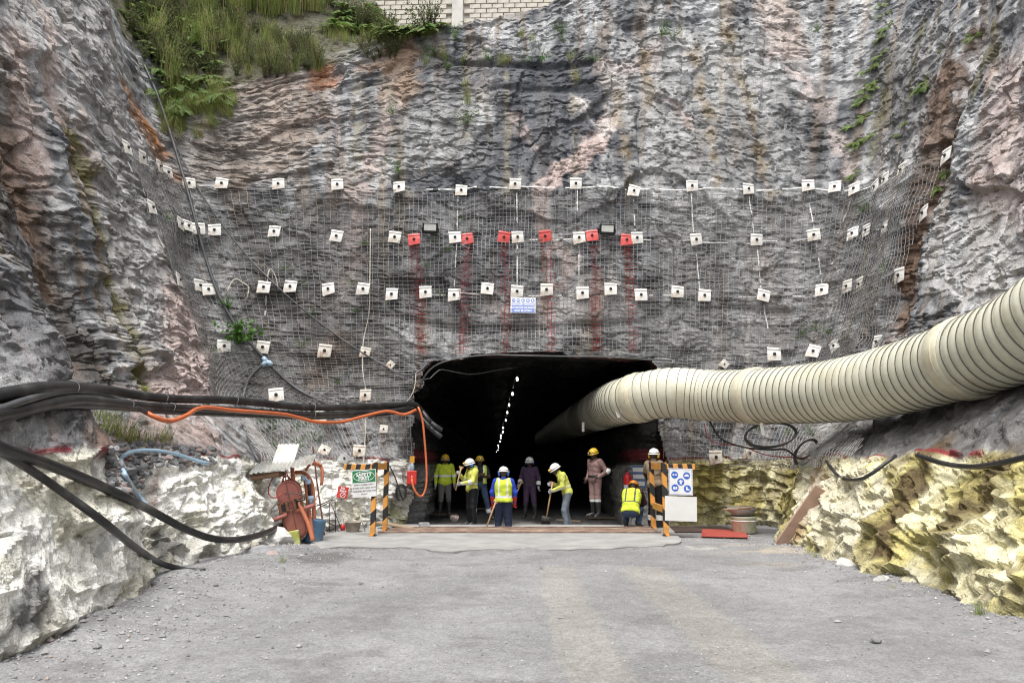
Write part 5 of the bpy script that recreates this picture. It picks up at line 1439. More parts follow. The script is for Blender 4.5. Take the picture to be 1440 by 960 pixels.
# blue notice inside the mouth, extinguisher
p = Vector((3.36, 18.45, 1.17))
e = empty('blue_notice', p, (0, 0, R(-38)), 'narrow blue notice on the tunnel wall right of the extinguisher', 'sign')
MB().box((0, 0, 0), (0.42, 0.008, 0.58), bev=.002).build('board', mat('notice_blue', (0.10, 0.16, 0.30), 0.5), e)
for k in range(3): MB().box((0, -.006, .18 - k * .18), (0.34, 0.003, 0.11)).build('panel_line', M_SIGNB, e)
p = at(886, 676, 18.5)
e = empty('fire_extinguisher', (3.06, 18.42, 0.62), label='red fire extinguisher with pale label hung on the right tunnel wall', cat='extinguisher')
M_EXT = mat('extinguisher_red', (0.55, 0.02, 0.02), 0.3)
MB().lathe([(0, 0), (.10, 0), (.115, .02), (.115, .50), (.10, .57), (.05, .62), (.032, .64), (.032, .68), (0, .68)], 18).build('cylinder', M_EXT, e)
MB().lathe([(.1165, .10), (.1165, .34)], 18).build('label_band', mat('extinguisher_label', (0.55, 0.60, 0.72), 0.4), e)
MB().box((0, 0, .70), (.05, .05, .05)).box((.03, -.01, .745), (.15, .03, .018)).box((.03, -.01, .715), (.12, .025, .014)).build('valve', M_DARKSTEEL, e)
MB().tube(spline([(.02, 0, .70), (-.08, -.03, .70), (-.14, -.03, .55), (-.13, -.03, .30), (-.11, -.04, .18)], .05), .014, 6).build('hose', M_BLACKRUB, e)

# ------------------------------------------------------------------ red box on the left pier
p = hug(579, 671, .16)
e = empty('red_switch_box', p, (0, 0, R(8)), 'red metal box fixed to the pier at the left of the tunnel', 'box')
MB().box((0, 0, 0), (0.24, 0.13, 0.33), bev=.012).build('case', mat('box_red', (0.62, 0.035, 0.028), 0.4, var=.08), e)
MB().lathe([(0, .012), (.016, .01), (.018, 0)], 10, Matrix.Translation((0, -.066, .02)) @ Matrix.Rotation(R(90), 4, 'X')).build('button', M_SIGNWW, e)
for dx in (-.07, 0, .07): MB().tube([(dx, 0, -.165), (dx, 0, -.20)], .018, 8).build('cable_gland', M_EXT, e)
MB().lathe([(.05, .165), (.06, .19), (.06, .28), (.045, .30), (.03, .36), (0, .36)], 14).build('coupling', mat('grey_blue_plastic', (0.30, 0.37, 0.45), .5), e)
MB().box((0, .02, .44), (.12, .06, .17), bev=.01).build('yellow_tag', mat('tag_yellow', (0.68, 0.32, 0.03), .5), e)

# ------------------------------------------------------------------ coupler box, pipes and tin roof on the left
M_COUPR = mat('faded_red_paint', (0.36, 0.125, 0.10), 0.6, var=0.14, scale=5, dirt=(0.20, 0.085, 0.06), dirt_amt=0.6, dirt_scale=4, bump=0.12)
M_BROWNR = mat('rust_brown', (0.17, 0.075, 0.045), 0.75, var=0.25, scale=10)
base = on_z(420, 764); 
e = empty('cable_coupler', (base.x, base.y + .05, 0.10), (R(6), R(-15), R(10)), 'faded red oblong cable coupler box with two handles, leaning beside the rock', 'coupler box')
def stadium(w_, h0, h1, n=9):
    r = w_ / 2
    return [(r * math.cos(R(a)), h1 - r + r * math.sin(R(a))) for a in np.linspace(0, 180, n)] + [(r * .92 * math.cos(R(a)), h0 + r * .8 + r * .8 * math.sin(R(a))) for a in np.linspace(180, 360, n)]
def bev_prism(poly, depth, bev):
    mb = MB(); mb.prism(poly, depth)
    bm = bmesh.new(); vs = [bm.verts.new(v) for v in mb.v]
    for f in mb.f: bm.faces.new([vs[i] for i in f])
    bmesh.ops.recalc_face_normals(bm, faces=list(bm.faces))
    ed = [q for q in bm.edges if abs(q.verts[0].co.y - q.verts[1].co.y) < 1e-6]
    bmesh.ops.bevel(bm, geom=ed, offset=bev, segments=2, affect='EDGES')
    me = bpy.data.meshes.new('shell'); bm.to_mesh(me); bm.free(); return me
link('lower_shell', bev_prism(stadium(.46, 0, .66), .30, .05), M_COUPR, e, (0, -.15, 0))
link('upper_shell', bev_prism(stadium(.46, .56, 1.14), .28, .05), M_COUPR, e, (0, -.14, 0))
MB().box((0, -.158, .33), (.016, .012, .56)).box((0, -.148, .93), (.016, .012, .36)).build('seam_ridge', M_BROWNR, e)
fl = MB()
for x in (-.20, -.07, .07, .20): fl.box((x, -.165, .655), (.055, .07, .17), bev=.008)
fl.box((0, -.15, .74), (.48, .05, .035)).box((0, -.15, .565), (.48, .05, .03))
fl.build('clamp_flange', M_BROWNR, e)
for x in (-.135, .135): MB().box((x, -.154, .65), (.07, .03, .12)).build('opening', M_DARKSTEEL, e)
MB().tube([(-.10, -.17, .52), (-.40, -.19, .48)], .04, 10).build('handle', M_COUPR, e); MB().tube([(.06, -.17, .53), (.42, -.19, .56)], .04, 10).build('handle', M_COUPR, e)
for x in (-.2, -.1, .1, .2): MB().lathe([(0, .03), (.018, .03), (.02, 0)], 6, Matrix.Translation((x, -.17, .76)) @ Matrix.Rotation(R(90), 4, 'X')).build('bolt', M_BROWNR, e)
MB().tube(spline([(-.06, 0, 1.12), (-.04, 0, 1.20), (.04, 0, 1.20), (.08, 0, 1.13)], .03), .014, 6).build('lifting_eye', M_DARKSTEEL, e)
tag(MB().box((0, 0, .13), (.24, .16, .26), bev=.012).build('timber_block', mat('mossy_block', (0.36, 0.38, 0.08), .8, var=.2, scale=9, dirt=(.55, .55, .4), dirt_amt=.9, dirt_scale=9), None, (base.x - .02, base.y - .22, 0.0), (0, R(-10), R(12))), 'mossy yellow green block propping the red coupler box', 'block')
tag(MB().lathe([(0, 0), (.20, 0), (.17, .05), (.15, .40), (.16, .44), (0, .44)], 14).build('blue_drum', mat('dull_blue', (0.07, 0.15, 0.25), .5, var=.15, dirt=(.2, .2, .18)), None, (base.x + .20, base.y + .26, 0.0), (0, R(12), 0)), 'dull blue drum standing behind the red coupler box', 'drum')
# orange pipes
PP = lambda lst: [at(x, y, d - .75) for x, y, d in lst]
M_PIPEO = mat('orange_pipe', (0.60, 0.20, 0.10), 0.45, var=0.10, scale=4, dirt=(0.35, 0.14, 0.09), dirt_amt=.5)
pipes = [([(411, 656, 14.4), (412, 672, 14.3), (416, 692, 14.2), (424, 715, 14.1), (433, 735, 14.1), (438, 752, 14.1), (440, 760, 14.1)], .040, 'orange pipe, leftmost of the bundle behind the coupler box'),
         ([(415, 664, 14.7), (425, 664, 14.7), (433, 669, 14.7), (439, 682, 14.7), (441, 705, 14.6), (442, 735, 14.5), (441, 758, 14.4)], .038, 'orange pipe arching over and down, rightmost of the bundle'),
         ([(428, 670, 14.6), (431, 690, 14.6), (434, 715, 14.5), (438, 740, 14.4), (440, 756, 14.4)], .034, 'orange pipe running down between the blue couplings'),
         ([(413, 650, 14.8), (425, 651, 14.8), (440, 652, 14.8), (449, 654, 14.9), (453, 660, 14.9), (453, 672, 14.9), (452, 682, 14.9)], .034, 'orange pipe crossing under the tin roof and turning down'),
         ([(430, 662, 14.8), (434, 655, 14.8), (443, 650, 14.8), (452, 655, 14.9)], .028, 'short orange pipe looping over beside the tin roof'),
         ([(414, 680, 14.5), (416, 695, 14.5), (420, 712, 14.4)], .034, 'short orange pipe directly behind the coupler box')]
for pts, r, lab in pipes: cable('orange_pipe', PP(pts), r, M_PIPEO, lab, 'pipe')
e = empty('valve_assembly', at(434, 700, 13.6), label='grey valve with pale blue couplings on the orange pipes', cat='valve')
for (px, py) in ((427, 672), (433, 677), (437, 700)):
    q = at(px, py, 13.6) - e.location
    MB().lathe([(0, -.05), (.052, -.045), (.06, 0), (.052, .045), (0, .05)], 12, Matrix.Translation(q)).build('coupling_nut', M_COUPL, e)
MB().tube([at(434, 680, 13.6) - e.location, at(436, 697, 13.6) - e.location], .036, 10).build('hose_section', M_BLACKRUB, e)
MB().tube([at(437, 703, 13.6) - e.location, at(438, 712, 13.6) - e.location], [.06, .05], 10).build('valve_body', mat('valve_grey', (.16, .17, .19), .4, .3), e)
for k, (pts, lab, m_) in enumerate((([(402, 661, 14.2), (397, 675, 14.1), (396, 688, 14.1), (401, 677, 14.1), (403, 662, 14.2), (407, 682, 14.1)], 'thin red flex hanging below the tin roof', M_REDWIRE), ([(410, 664, 14.6), (390, 666, 14.3), (379, 680, 14.2), (378, 695, 14.1), (387, 700, 14.0), (396, 694, 14.0)], 'thin red and black flex looped from the roof to the coupler box', M_REDWIRE),
        ([(400, 694, 14.0), (412, 693, 14.0), (424, 696, 14.0), (429, 701, 14.0), (424, 704, 14.0), (414, 702, 14.0)], 'thin black flex curling from the top of the coupler box', M_BLACKRUB), ([(424, 716, 14.2), (445, 711, 14.6), (468, 702, 15.2)], 'pair of black rods slanting from the coupler to the trestle', M_BLACKRUB))):
    cable('thin_flex', PP(pts), 0.010, m_, lab, 'flex', n=6)
# corrugated roof
M_TIN = mat('weathered_tin', (0.42, 0.43, 0.41), 0.5, 0.35, var=.12, scale=4, dirt=(.30, .20, .12), dirt_amt=.5, dirt_scale=3)
def corrugated(w_, l_, pitch=.085, amp=.014, seg=60):
    vs = []; fs = []
    for t_ in (0, .003):
        for j in (0, 1):
            for k in range(seg + 1):
                x = -w_ / 2 + w_ * k / seg
                vs.append((x, (j - .5) * l_, amp * math.sin(2 * PI * x / pitch) + t_))
    n = seg + 1
    for k in range(seg):
        fs.append([k, k + 1, n + k + 1, n + k]); fs.append([2 * n + k, 3 * n + k, 3 * n + k + 1, 2 * n + k + 1])
        fs.append([k, 2 * n + k, 2 * n + k + 1, k + 1]); fs.append([n + k, n + k + 1, 3 * n + k + 1, 3 * n + k])
    return MB().add(vs, fs)
e = empty('tin_roof', at(399, 652, 13.55), label='weathered corrugated tin sheet roofing the pipework', cat='roof sheet')
o = corrugated(1.15, .80).build('sheet', M_TIN, e); o.rotation_euler = (R(15), R(-9), R(8))
o = corrugated(.45, .5).build('raised_flap', M_PLATE, e, (-.05, .22, .17)); o.rotation_euler = (R(62), 0, R(-12))
MB().box((-.25, -.1, -.22), (.55, .5, .10), Matrix.Rotation(R(-8), 3, 'Y'), bev=.04).build('support_timber', mat('timber_brown', (.22, .13, .08), .8, var=.2), e)
# rod, trestle, pot and small red float on the left
cable('rusty_rod', [at(440, 628, 15.0), at(446, 680, 15.0), at(452, 720, 15.0), at(456, 752, 15.0)], .018, M_BROWNR, 'thin rusty rod standing in front of the white rock', 'rod', n=6)
e = empty('trestle', on_z(466, 748), label='small black wire trestle standing by the white rock', cat='trestle')
for a, b in (((463, 748), (463, 706)), ((472, 748), (471, 702)), ((480, 744), (466, 708)), ((463, 706), (471, 702)), ((448, 714), (471, 702))):
    MB().tube([at(*a, 15.6) - e.location, at(*b, 15.6) - e.location], .010, 5).build('leg', M_DARKSTEEL, e)
p = on_z(482, 746); e = empty('red_float', p, label='small red plastic float on the concrete by the white rock', cat='float')
MB().lathe([(0, 0), (.05, .01), (.06, .06), (.045, .13), (.015, .15), (0, .15)], 12).build('body', mat('float_red', (.6, .03, .03), .35), e)
MB().tube([(0, 0, .14), (0, .01, .28)], .006, 5).build('cord', M_BLACKRUB, e)
p = on_z(496, 749); e = empty('clay_pot', p, label='rough grey brown pot beside the left barrier post', cat='pot')
MB().lathe([(0, 0), (.12, 0), (.14, .05), (.18, .22), (.20, .235), (.185, .235), (.165, .2), (.13, .08), (0, .07)], 16).build('pot', mat('pot_clay', (.27, .22, .18), .85, var=.25, scale=9, dirt=(.45, .42, .36), dirt_amt=.6), e)
MB().lathe([(0, .18), (.165, .185)], 14).build('soil', mat('pot_soil', (.07, .06, .045), .95), e)
MB().tube([on_z(514, 748) - p, at(506, 722, 15.6) - p], .014, 6).build('stick', M_PLATE_RUSTY, e)

# ------------------------------------------------------------------ bucket with basin, planks, boards
p = on_z(1047, 749); e = empty('bucket', p, label='mossy white bucket standing at the foot of the right rock', cat='bucket')
MB().lathe([(0, 0), (.22, 0), (.25, .03), (.27, .32), (.285, .33), (.285, .36), (.26, .36), (.24, .10), (0, .08)], 22).build('body', mat('mossy_plastic', (.62, .64, .50), .5, var=.1, dirt=(.33, .36, .06), dirt_amt=.9, dirt_scale=4), e)
MB().tube([(math.cos(a) * .288, math.sin(a) * .288, .27) for a in np.linspace(0, 2 * PI, 22, endpoint=False)], .012, 5, closed=True).build('rim_band', M_PLATE, e)
e2 = empty('metal_basin', p + Vector((-.02, 0, .37)), (R(4), R(-3), 0), 'shallow metal basin of sticks resting on the mossy bucket', 'basin')
MB().lathe([(0, 0), (.16, 0), (.24, .05), (.31, .16), (.325, .17), (.30, .155), (.22, .06), (0, .03)], 22).build('bowl', mat('dull_tin', (.42, .42, .41), .4, .4, var=.15, dirt=(.25, .2, .15)), e2)
for a, b in (((-.42, -.02, .16), (.20, .05, .13)), ((-.1, -.1, .18), (.34, .05, .15)), ((-.06, .05, .1), (-.02, .02, .24))): MB().tube([a, b], .02, 6).build('stick', mat('stick_wood', (.36, .22, .13), .8), e2)
M_WOOD = mat('pinkish_plank', (.42, .28, .21), .8, var=.18, scale=6, dirt=(.25, .17, .12), dirt_amt=.5, bump=.2)
for (bx_, by_, tx_, ty_, wd, lab) in ((1098, 768, 1155, 686, .24, 'broad pinkish plank leaning against the yellow rock'), (1108, 767, 1149, 700, .12, 'narrow plank leaning beside the broad plank on the yellow rock')):
    a = on_z(bx_, by_, .02); b = hug(tx_, ty_, .12); q = b - a
    zq = q.normalized(); yq = Vector((0, 1, 0)); xq = yq.cross(zq).normalized(); yq = zq.cross(xq)
    M = Matrix((xq, yq, zq)).transposed()
    tag(MB().box((0, 0, q.length / 2), (wd, .045, q.length), bev=.005).build('leaning_plank', M_WOOD, None, a, M.to_euler()), lab, 'plank')
p = on_z(1138, 776); tag(MB().box((0, 0, .03), (.42, .16, .05), bev=.006).build('short_board', M_WOOD, None, p, (0, 0, R(10))), 'short board lying at the foot of the leaning planks', 'board')
M_BOARD = mat('old_board', (.32, .24, .16), .85, var=.2, scale=5, dirt=(.15, .12, .09), dirt_amt=.6)
for (px, py, l_, wd, rz, ry, lab) in ((560, 737, 1.0, .32, -12, 9, 'warped board lying by the left pier of the tunnel'), (610, 724, 1.5, .25, 2, 0, 'board under the worker in the long lime shirt'), (690, 715, 1.6, .22, 5, -3, 'old board lying on the tunnel floor between the workers'), (848, 729, .9, .2, 3, 0, 'board under the worker in the dusty mauve overall'), (800, 733, .7, .12, -20, 2, 'short board lying behind the stooping worker')):
    p = on_z(px, py, -.12 if py > 726 else -.05)
    if px == 560: p = on_z(px, py + 4, .05)
    tag(MB().box((0, 0, 0), (l_, wd, .04), bev=.006).build('floor_board', M_BOARD, None, p + Vector((0, 0, .03)), (0, R(ry), R(rz))), lab, 'board')

# ------------------------------------------------------------------ stones
def stone_mesh(seed, flat_=0.7):
    rr = random.Random(seed); bm = bmesh.new()
    bmesh.ops.create_icosphere(bm, subdivisions=2, radius=1.0)
    cuts = [(Vector((rr.uniform(-1, 1), rr.uniform(-1, 1), rr.uniform(-1, 1))).normalized(), rr.uniform(.45, .8)) for _ in range(9)]
    for v in bm.verts:
        for n, d in cuts:
            k = v.co.dot(n)
            if k > d: v.co -= n * (k - d)
        v.co.z *= flat_; v.co *= 1 + rr.uniform(-.03, .03)
    bmesh.ops.dissolve_limit(bm, angle_limit=R(6), verts=list(bm.verts), edges=list(bm.edges))
    bmesh.ops.triangulate(bm, faces=list(bm.faces))
    me = bpy.data.meshes.new('stone'); bm.to_mesh(me); bm.free(); return me
def stone_mat(name, c, lo=.6): return mat(name, c, .85, var=.25, scale=3, dirt=tuple(x * lo for x in c), dirt_amt=.6, dirt_scale=2, bump=.4, bscale=12)
SM = [stone_mat('stone_grey', (.27, .272, .28)), stone_mat('stone_dark', (.15, .152, .158)), stone_mat('stone_pink', (.34, .275, .255)), stone_mat('stone_white', (.58, .57, .54))]
ST = []
for q in range(8):
    me = stone_mesh(q, random.uniform(.55, .8))
    for m_ in SM:
        c = me.copy(); c.materials.append(m_); ST.append(c)
def stone(p, size, kind, label, group=None, name='stone', rot=None):
    me = ST[random.randrange(8) * 4 + kind]
    o = link(name, me, None, None, p, rot or (random.uniform(-.4, .4), random.uniform(-.4, .4), random.uniform(0, 6)))
    o.scale = (size * random.uniform(.8, 1.25), size * random.uniform(.8, 1.2), size)
    return tag(o, label, 'stone', group)
p = on_z(386, 770); stone(p + Vector((0, .15, .16)), .34, 3, 'large whitish boulder beside the red coupler box', name='boulder')
p = on_z(367, 783); o = stone(p + Vector((0, 0, .07)), .24, 0, 'flat grey stone, longest of the three by the boulder', rot=(0, 0, .2)); o.scale = (.42, .22, .16)
p = on_z(384, 786); stone(p + Vector((0, 0, .06)), .13, 2, 'small pinkish stone in front of the boulder')
p = on_z(400, 781); o = stone(p + Vector((0, 0, .06)), .14, 0, 'grey stone at the right end of the flat stones')
for px, py, s, kd, lab in ((100, 868, .10, 0, 'rounded grey stone at the foot of the white rock'), (240, 862, .07, 0, 'lone dark stone on the gravel left of centre'), (176, 870, .05, 2, 'small pink stone on the gravel at left'), (1232, 903, .06, 0, 'lone grey stone on the road at right'), (1428, 866, .22, 3, 'large pale boulder at the right edge'),
                         (1190, 800, .16, 3, 'white rock lump at the foot of the yellow rock'), (1237, 822, .12, 3, 'smaller white lump right of the white rock lump'), (595, 742, .16, 0, 'grey stone by the left pier'), (640, 731, .15, 2, 'pinkish rubble lump among the workers')):
    p = on_z(px, py, 0.0); stone(p + Vector((0, 0, s * .4)), s, kd, lab)
# rubble on the left ledge and in the gully
cnt_r = 0
rub = [(150 + random.random() * 150, 622 + random.random() * 45) for _ in range(240)] + [(150 + random.random() * 50, 655 + random.random() * 40) for _ in range(60)]
for (px, py) in rub:
    if px > 215 and py > 655: continue
    if py < 615 + (px - 150) * .1: continue
    hpt = hug(px, py, 0.03)
    s = random.uniform(.03, .085)
    kd = random.choice((0, 0, 0, 1, 1, 2)); wd_ = 'pinkish' if kd == 2 else ('dark' if kd else 'grey'); sz_ = 'small' if s < .06 else 'larger'
    stone(hpt + Vector((0.02, 0, 0)), s, kd, '%s loose %s stone in the rubble on the left ledge' % (sz_, wd_), '%s loose %s stones on the left ledge' % (sz_, wd_)); cnt_r += 1
# gravel along the edges and over the road: one mass
def gravel(n):
    V = []; F = []; base_v = np.array([(1, 0, 0), (-1, 0, 0), (0, 1, 0), (0, -1, 0), (0, 0, .8), (0, 0, -.8)], float)
    tri = np.array([(0, 2, 4), (2, 1, 4), (1, 3, 4), (3, 0, 4), (2, 0, 5), (1, 2, 5), (3, 1, 5), (0, 3, 5)])
    # where: mostly beside the walls
    t_ = RNG.random(n)
    y = 4.2 + 12.0 * RNG.random(n) ** 1.3
    left = t_ < .42; right = (t_ >= .42) & (t_ < .60)
    x = np.where(left, -4.4 + np.abs(RNG.normal(0, 1.0, n)), np.where(right, 5.1 - np.abs(RNG.normal(0, .40, n)), RNG.uniform(-4, 4.8, n)))
    s = np.where(left | right, RNG.uniform(.004, .018, n) * np.where(RNG.random(n) < .05, 2.2, 1), RNG.uniform(.004, .012, n) * np.where(RNG.random(n) < .02, 2.5, 1))
    z = ground_z(x, y) + s * .3
    a = RNG.uniform(0, 2 * PI, n)
    b = base_v[None] * (1 + RNG.uniform(-.35, .35, (n, 6, 1))) * s[:, None, None]
    ca_, sa_ = np.cos(a)[:, None], np.sin(a)[:, None]
    X = b[..., 0] * ca_ - b[..., 1] * sa_ + x[:, None]; Y = b[..., 0] * sa_ + b[..., 1] * ca_ + y[:, None]; Z = b[..., 2] + z[:, None]
    V = np.stack([X, Y, Z], -1).reshape(-1, 3)
    F = (tri[None] + 6 * np.arange(n)[:, None, None]).reshape(-1, 3)
    col = np.array([(.26, .26, .265), (.36, .355, .35), (.18, .18, .185), (.36, .30, .275), (.50, .49, .47)])[RNG.choice(5, n, p=[.38, .3, .14, .1, .08])]
    me = np_mesh('gravel', V, F); vcol(me, np.repeat(col, 6, 0)); return me
gr = link('gravel', gravel(8000), None); 
m, t, N, L, b = nt('gravel_stone'); vc = N.new('ShaderNodeVertexColor'); vc.layer_name = 'Col'; L.new(vc.outputs['Color'], b.inputs['Base Color']); b.inputs['Roughness'].default_value = .9
gr.data.materials.append(m)
tag(gr, 'loose grey gravel strewn over the road edges', 'gravel', kind='stuff')
# ------------------------------------------------------------------ plants
def leaf_mat(name, a, b_, dry=None):
    m, t, N, L, b = nt(name)
    oi = N.new('ShaderNodeObjectInfo'); ge = N.new('ShaderNodeNewGeometry')
    mx = N.new('ShaderNodeMix'); mx.data_type = 'RGBA'; mx.inputs['A'].default_value = (*a, 1); mx.inputs['B'].default_value = (*b_, 1)
    ad = N.new('ShaderNodeMath'); ad.operation = 'ADD'; L.new(oi.outputs['Random'], ad.inputs[0]); L.new(ge.outputs['Random Per Island'], ad.inputs[1])
    hf = N.new('ShaderNodeMath'); hf.operation = 'MULTIPLY'; L.new(ad.outputs[0], hf.inputs[0]); hf.inputs[1].default_value = .5
    L.new(hf.outputs[0], mx.inputs['Factor']); out = mx.outputs['Result']
    if dry:
        gt = N.new('ShaderNodeMath'); gt.operation = 'GREATER_THAN'; L.new(ge.outputs['Random Per Island'], gt.inputs[0]); gt.inputs[1].default_value = .80
        m2 = N.new('ShaderNodeMix'); m2.data_type = 'RGBA'; L.new(gt.outputs[0], m2.inputs['Factor']); L.new(out, m2.inputs['A']); m2.inputs['B'].default_value = (*dry, 1); out = m2.outputs['Result']
    L.new(out, b.inputs['Base Color']); b.inputs['Roughness'].default_value = .6; b.inputs['Specular IOR Level'].default_value = .3
    tr = N.new('ShaderNodeBsdfTranslucent'); L.new(out, tr.inputs['Color']); ms = N.new('ShaderNodeMixShader'); ms.inputs[0].default_value = .3
    L.new(b.outputs[0], ms.inputs[1]); L.new(tr.outputs[0], ms.inputs[2]); L.new(ms.outputs[0], N['Material Output'].inputs['Surface'])
    return m
M_FERN = leaf_mat('fern_leaf', (.085, .17, .035), (.20, .30, .075), (.20, .15, .06))
M_SHRUB = leaf_mat('shrub_leaf', (.07, .12, .035), (.18, .22, .085), (.13, .085, .05))
M_GRASS = leaf_mat('grass_blade', (.19, .28, .06), (.40, .44, .15), (.34, .28, .14))
M_LEAF = leaf_mat('broad_leaf', (.06, .16, .025), (.12, .26, .04))
M_STEM = mat('plant_stem', (.10, .075, .045), .9)
def fern_mesh(seed):
    rr = random.Random(seed); V = []; F = []
    for k in range(rr.randint(9, 13)):
        az = rr.uniform(0, 2 * PI); ln = rr.uniform(.55, 1.0); up = rr.uniform(.5, 1.15)
        d = Vector((math.cos(az), math.sin(az), 0)); side = Vector((-d.y, d.x, 0))
        pts = []; nseg = 15
        for i in range(nseg + 1):
            t_ = i / nseg; pts.append(d * (ln * (t_ * .95)) + Vector((0, 0, ln * (up * t_ - (up + .25) * .75 * t_ * t_))))
        for i in range(1, nseg):
            w_ = .24 * ln * math.sin(PI * min(1, .12 + .88 * i / nseg)) ** .8 * (1 - .35 * i / nseg) + .01
            tg = (pts[i + 1] - pts[i - 1]).normalized()
            for sg in (-1, 1):
                dr_ = (side * sg + tg * .45 + Vector((0, 0, -.25))).normalized(); b0 = len(V); hw = .020 * ln + .012
                V += [pts[i] - tg * hw * .4, pts[i] + dr_ * w_ * .5 - tg * hw, pts[i] + dr_ * w_, pts[i] + dr_ * w_ * .5 + tg * hw]; F.append((b0, b0 + 1, b0 + 2, b0 + 3))
        for i in range(nseg):
            b0 = len(V); V += [pts[i] - side * .006, pts[i] + side * .006, pts[i + 1] + side * .005, pts[i + 1] - side * .005]; F.append((b0, b0 + 1, b0 + 2, b0 + 3))
    return np_mesh('fern', np.array([tuple(v) for v in V]), np.array(F))
def grass_mesh(seed, n=46, tall=1.0):
    rr = random.Random(seed); V = []; F = []
    for k in range(n):
        az = rr.uniform(0, 2 * PI); ln = rr.uniform(.45, 1.0) * tall; sp_ = rr.uniform(.05, .55); x0, y0 = rr.gauss(0, .12), rr.gauss(0, .12); wd = rr.uniform(.006, .014)
        d = Vector((math.cos(az), math.sin(az), 0)); side = Vector((-d.y, d.x, 0)); b0 = len(V)
        for i in range(4):
            t_ = i / 3; c = Vector((x0, y0, 0)) + d * (sp_ * ln * t_ ** 1.8) + Vector((0, 0, ln * (t_ - .25 * sp_ * t_ * t_))); w_ = wd * (1 - t_ * .9)
            V += [c - side * w_, c + side * w_]
        for i in range(3): F.append((b0 + 2 * i, b0 + 2 * i + 1, b0 + 2 * i + 3, b0 + 2 * i + 2))
    return np_mesh('grass', np.array([tuple(v) for v in V]), np.array(F))
def shrub_mesh(seed, n=26, leaf=.05, dens=16, spread=.5):
    rr = random.Random(seed); V = []; F = []; mi = []
    for k in range(n):
        az = rr.uniform(0, 2 * PI); ln = rr.uniform(.5, 1.0); lean = rr.uniform(.05, spread); d = Vector((math.cos(az) * lean, math.sin(az) * lean, 1)).normalized()
        bend = Vector((math.cos(az), math.sin(az), -.2)) * rr.uniform(0, .35); side = d.orthogonal().normalized() * .006; prev_ = Vector((rr.gauss(0, .06), rr.gauss(0, .06), 0))
        for i in range(1, 7):
            t_ = i / 6; c = d * ln * t_ + bend * t_ * t_ * ln; b0 = len(V); V += [prev_ - side, prev_ + side, c + side * .8, c - side * .8]; F.append((b0, b0 + 1, b0 + 2, b0 + 3)); mi.append(1)
            for q in range(dens // 6 + 1):
                if t_ < .25: continue
                o_ = prev_.lerp(c, rr.random()); dr_ = Vector((rr.gauss(0, 1), rr.gauss(0, 1), rr.gauss(.35, .6))).normalized(); l_ = leaf * rr.uniform(.7, 1.5); sd_ = dr_.orthogonal().normalized()
                sd_ = (Matrix.Rotation(rr.uniform(0, 6), 3, dr_) @ sd_) * l_ * .32; b0 = len(V)
                V += [o_, o_ + dr_ * l_ * .5 + sd_, o_ + dr_ * l_, o_ + dr_ * l_ * .5 - sd_]; F.append((b0, b0 + 1, b0 + 2, b0 + 3)); mi.append(0)
            prev_ = c
    return np_mesh('shrub', np.array([tuple(v) for v in V]), np.array(F), mats=np.array(mi))
def mk(fn, cnt_, mats, **kw):
    L_ = []
    for q in range(cnt_):
        me = fn(q + 3, **kw)
        for m_ in mats: me.materials.append(m_)
        L_.append(me)
    return L_
FERNS = mk(fern_mesh, 5, [M_FERN]); GRASS = mk(grass_mesh, 4, [M_GRASS]); TALL = mk(grass_mesh, 4, [M_GRASS], n=60, tall=1.5)
SHRUBS = mk(shrub_mesh, 4, [M_SHRUB, M_STEM]); LEAFY = mk(shrub_mesh, 3, [M_LEAF, M_STEM], n=12, leaf=.13, dens=14, spread=.9); WEEDS = mk(shrub_mesh, 3, [M_LEAF, M_STEM], n=12, leaf=.06, dens=14, spread=1.1)
def plant(px, py, kind, size, label, group, name, tilt=.35):
    hit = rock_hit(px, py)
    if hit is None: return
    p, n = hit
    if n.dot(EYE - p) < 0: n = -n
    up = (Vector((0, 0, 1)) * (1 - tilt) + n * tilt).normalized()
    o = link(name, random.choice(kind), None, None, p - up * .02)
    o.rotation_euler = (up.to_track_quat('Z', 'Y').to_matrix() @ Matrix.Rotation(random.uniform(0, 6.28), 3, 'Z')).to_euler()
    s = size * random.uniform(.8, 1.25); o.scale = (s, s, s * random.uniform(.85, 1.15))
    return tag(o, label, {'fern': 'fern', 'grass_tuft': 'grass', 'shrub': 'shrub'}.get(name, 'plant'), group)
def scatter(poly, n, *a, **k):
    xs = [p[0] for p in poly]; ys_ = [p[1] for p in poly]; c = 0
    L_ = np.array(poly, float)
    while c < n:
        x, y = random.uniform(min(xs), max(xs)), random.uniform(min(ys_), max(ys_))
        if inside(L_, np.array([x]), np.array([y]))[0]: plant(x, y, *a, **k); c += 1
A_ = [(165, -30), (335, -30), (335, 70), (300, 110), (262, 135), (235, 130), (205, 90), (180, 45)]
scatter(A_, 120, FERNS, .62, 'green fern in the thicket on the slope at upper left', 'ferns on the upper left slope', 'fern')
scatter(A_, 70, SHRUBS, .8, 'dark bushy shrub in the thicket on the slope at upper left', 'shrubs on the upper left slope', 'shrub')
scatter(A_, 30, TALL, .8, 'tall grass tuft in the thicket on the slope at upper left', 'grass tufts on the upper left slope', 'grass_tuft')
scatter([(320, -40), (470, -40), (465, 20), (330, 30)], 95, TALL, .95, 'bright tall grass tuft on top of the bench left of the block wall', 'bright grass tufts on the bench', 'grass_tuft')
scatter([(300, 30), (350, 40), (440, 60), (460, 95), (420, 110), (330, 110)], 60, SHRUBS, .6, 'brownish low shrub on the rocky lip below the bright grass', 'low shrubs on the rocky lip', 'shrub')
scatter([(300, 30), (350, 40), (440, 60), (460, 95), (420, 110), (330, 110)], 50, GRASS, .7, 'short grass tuft on the rocky lip below the bright grass', 'short grass on the rocky lip', 'grass_tuft')
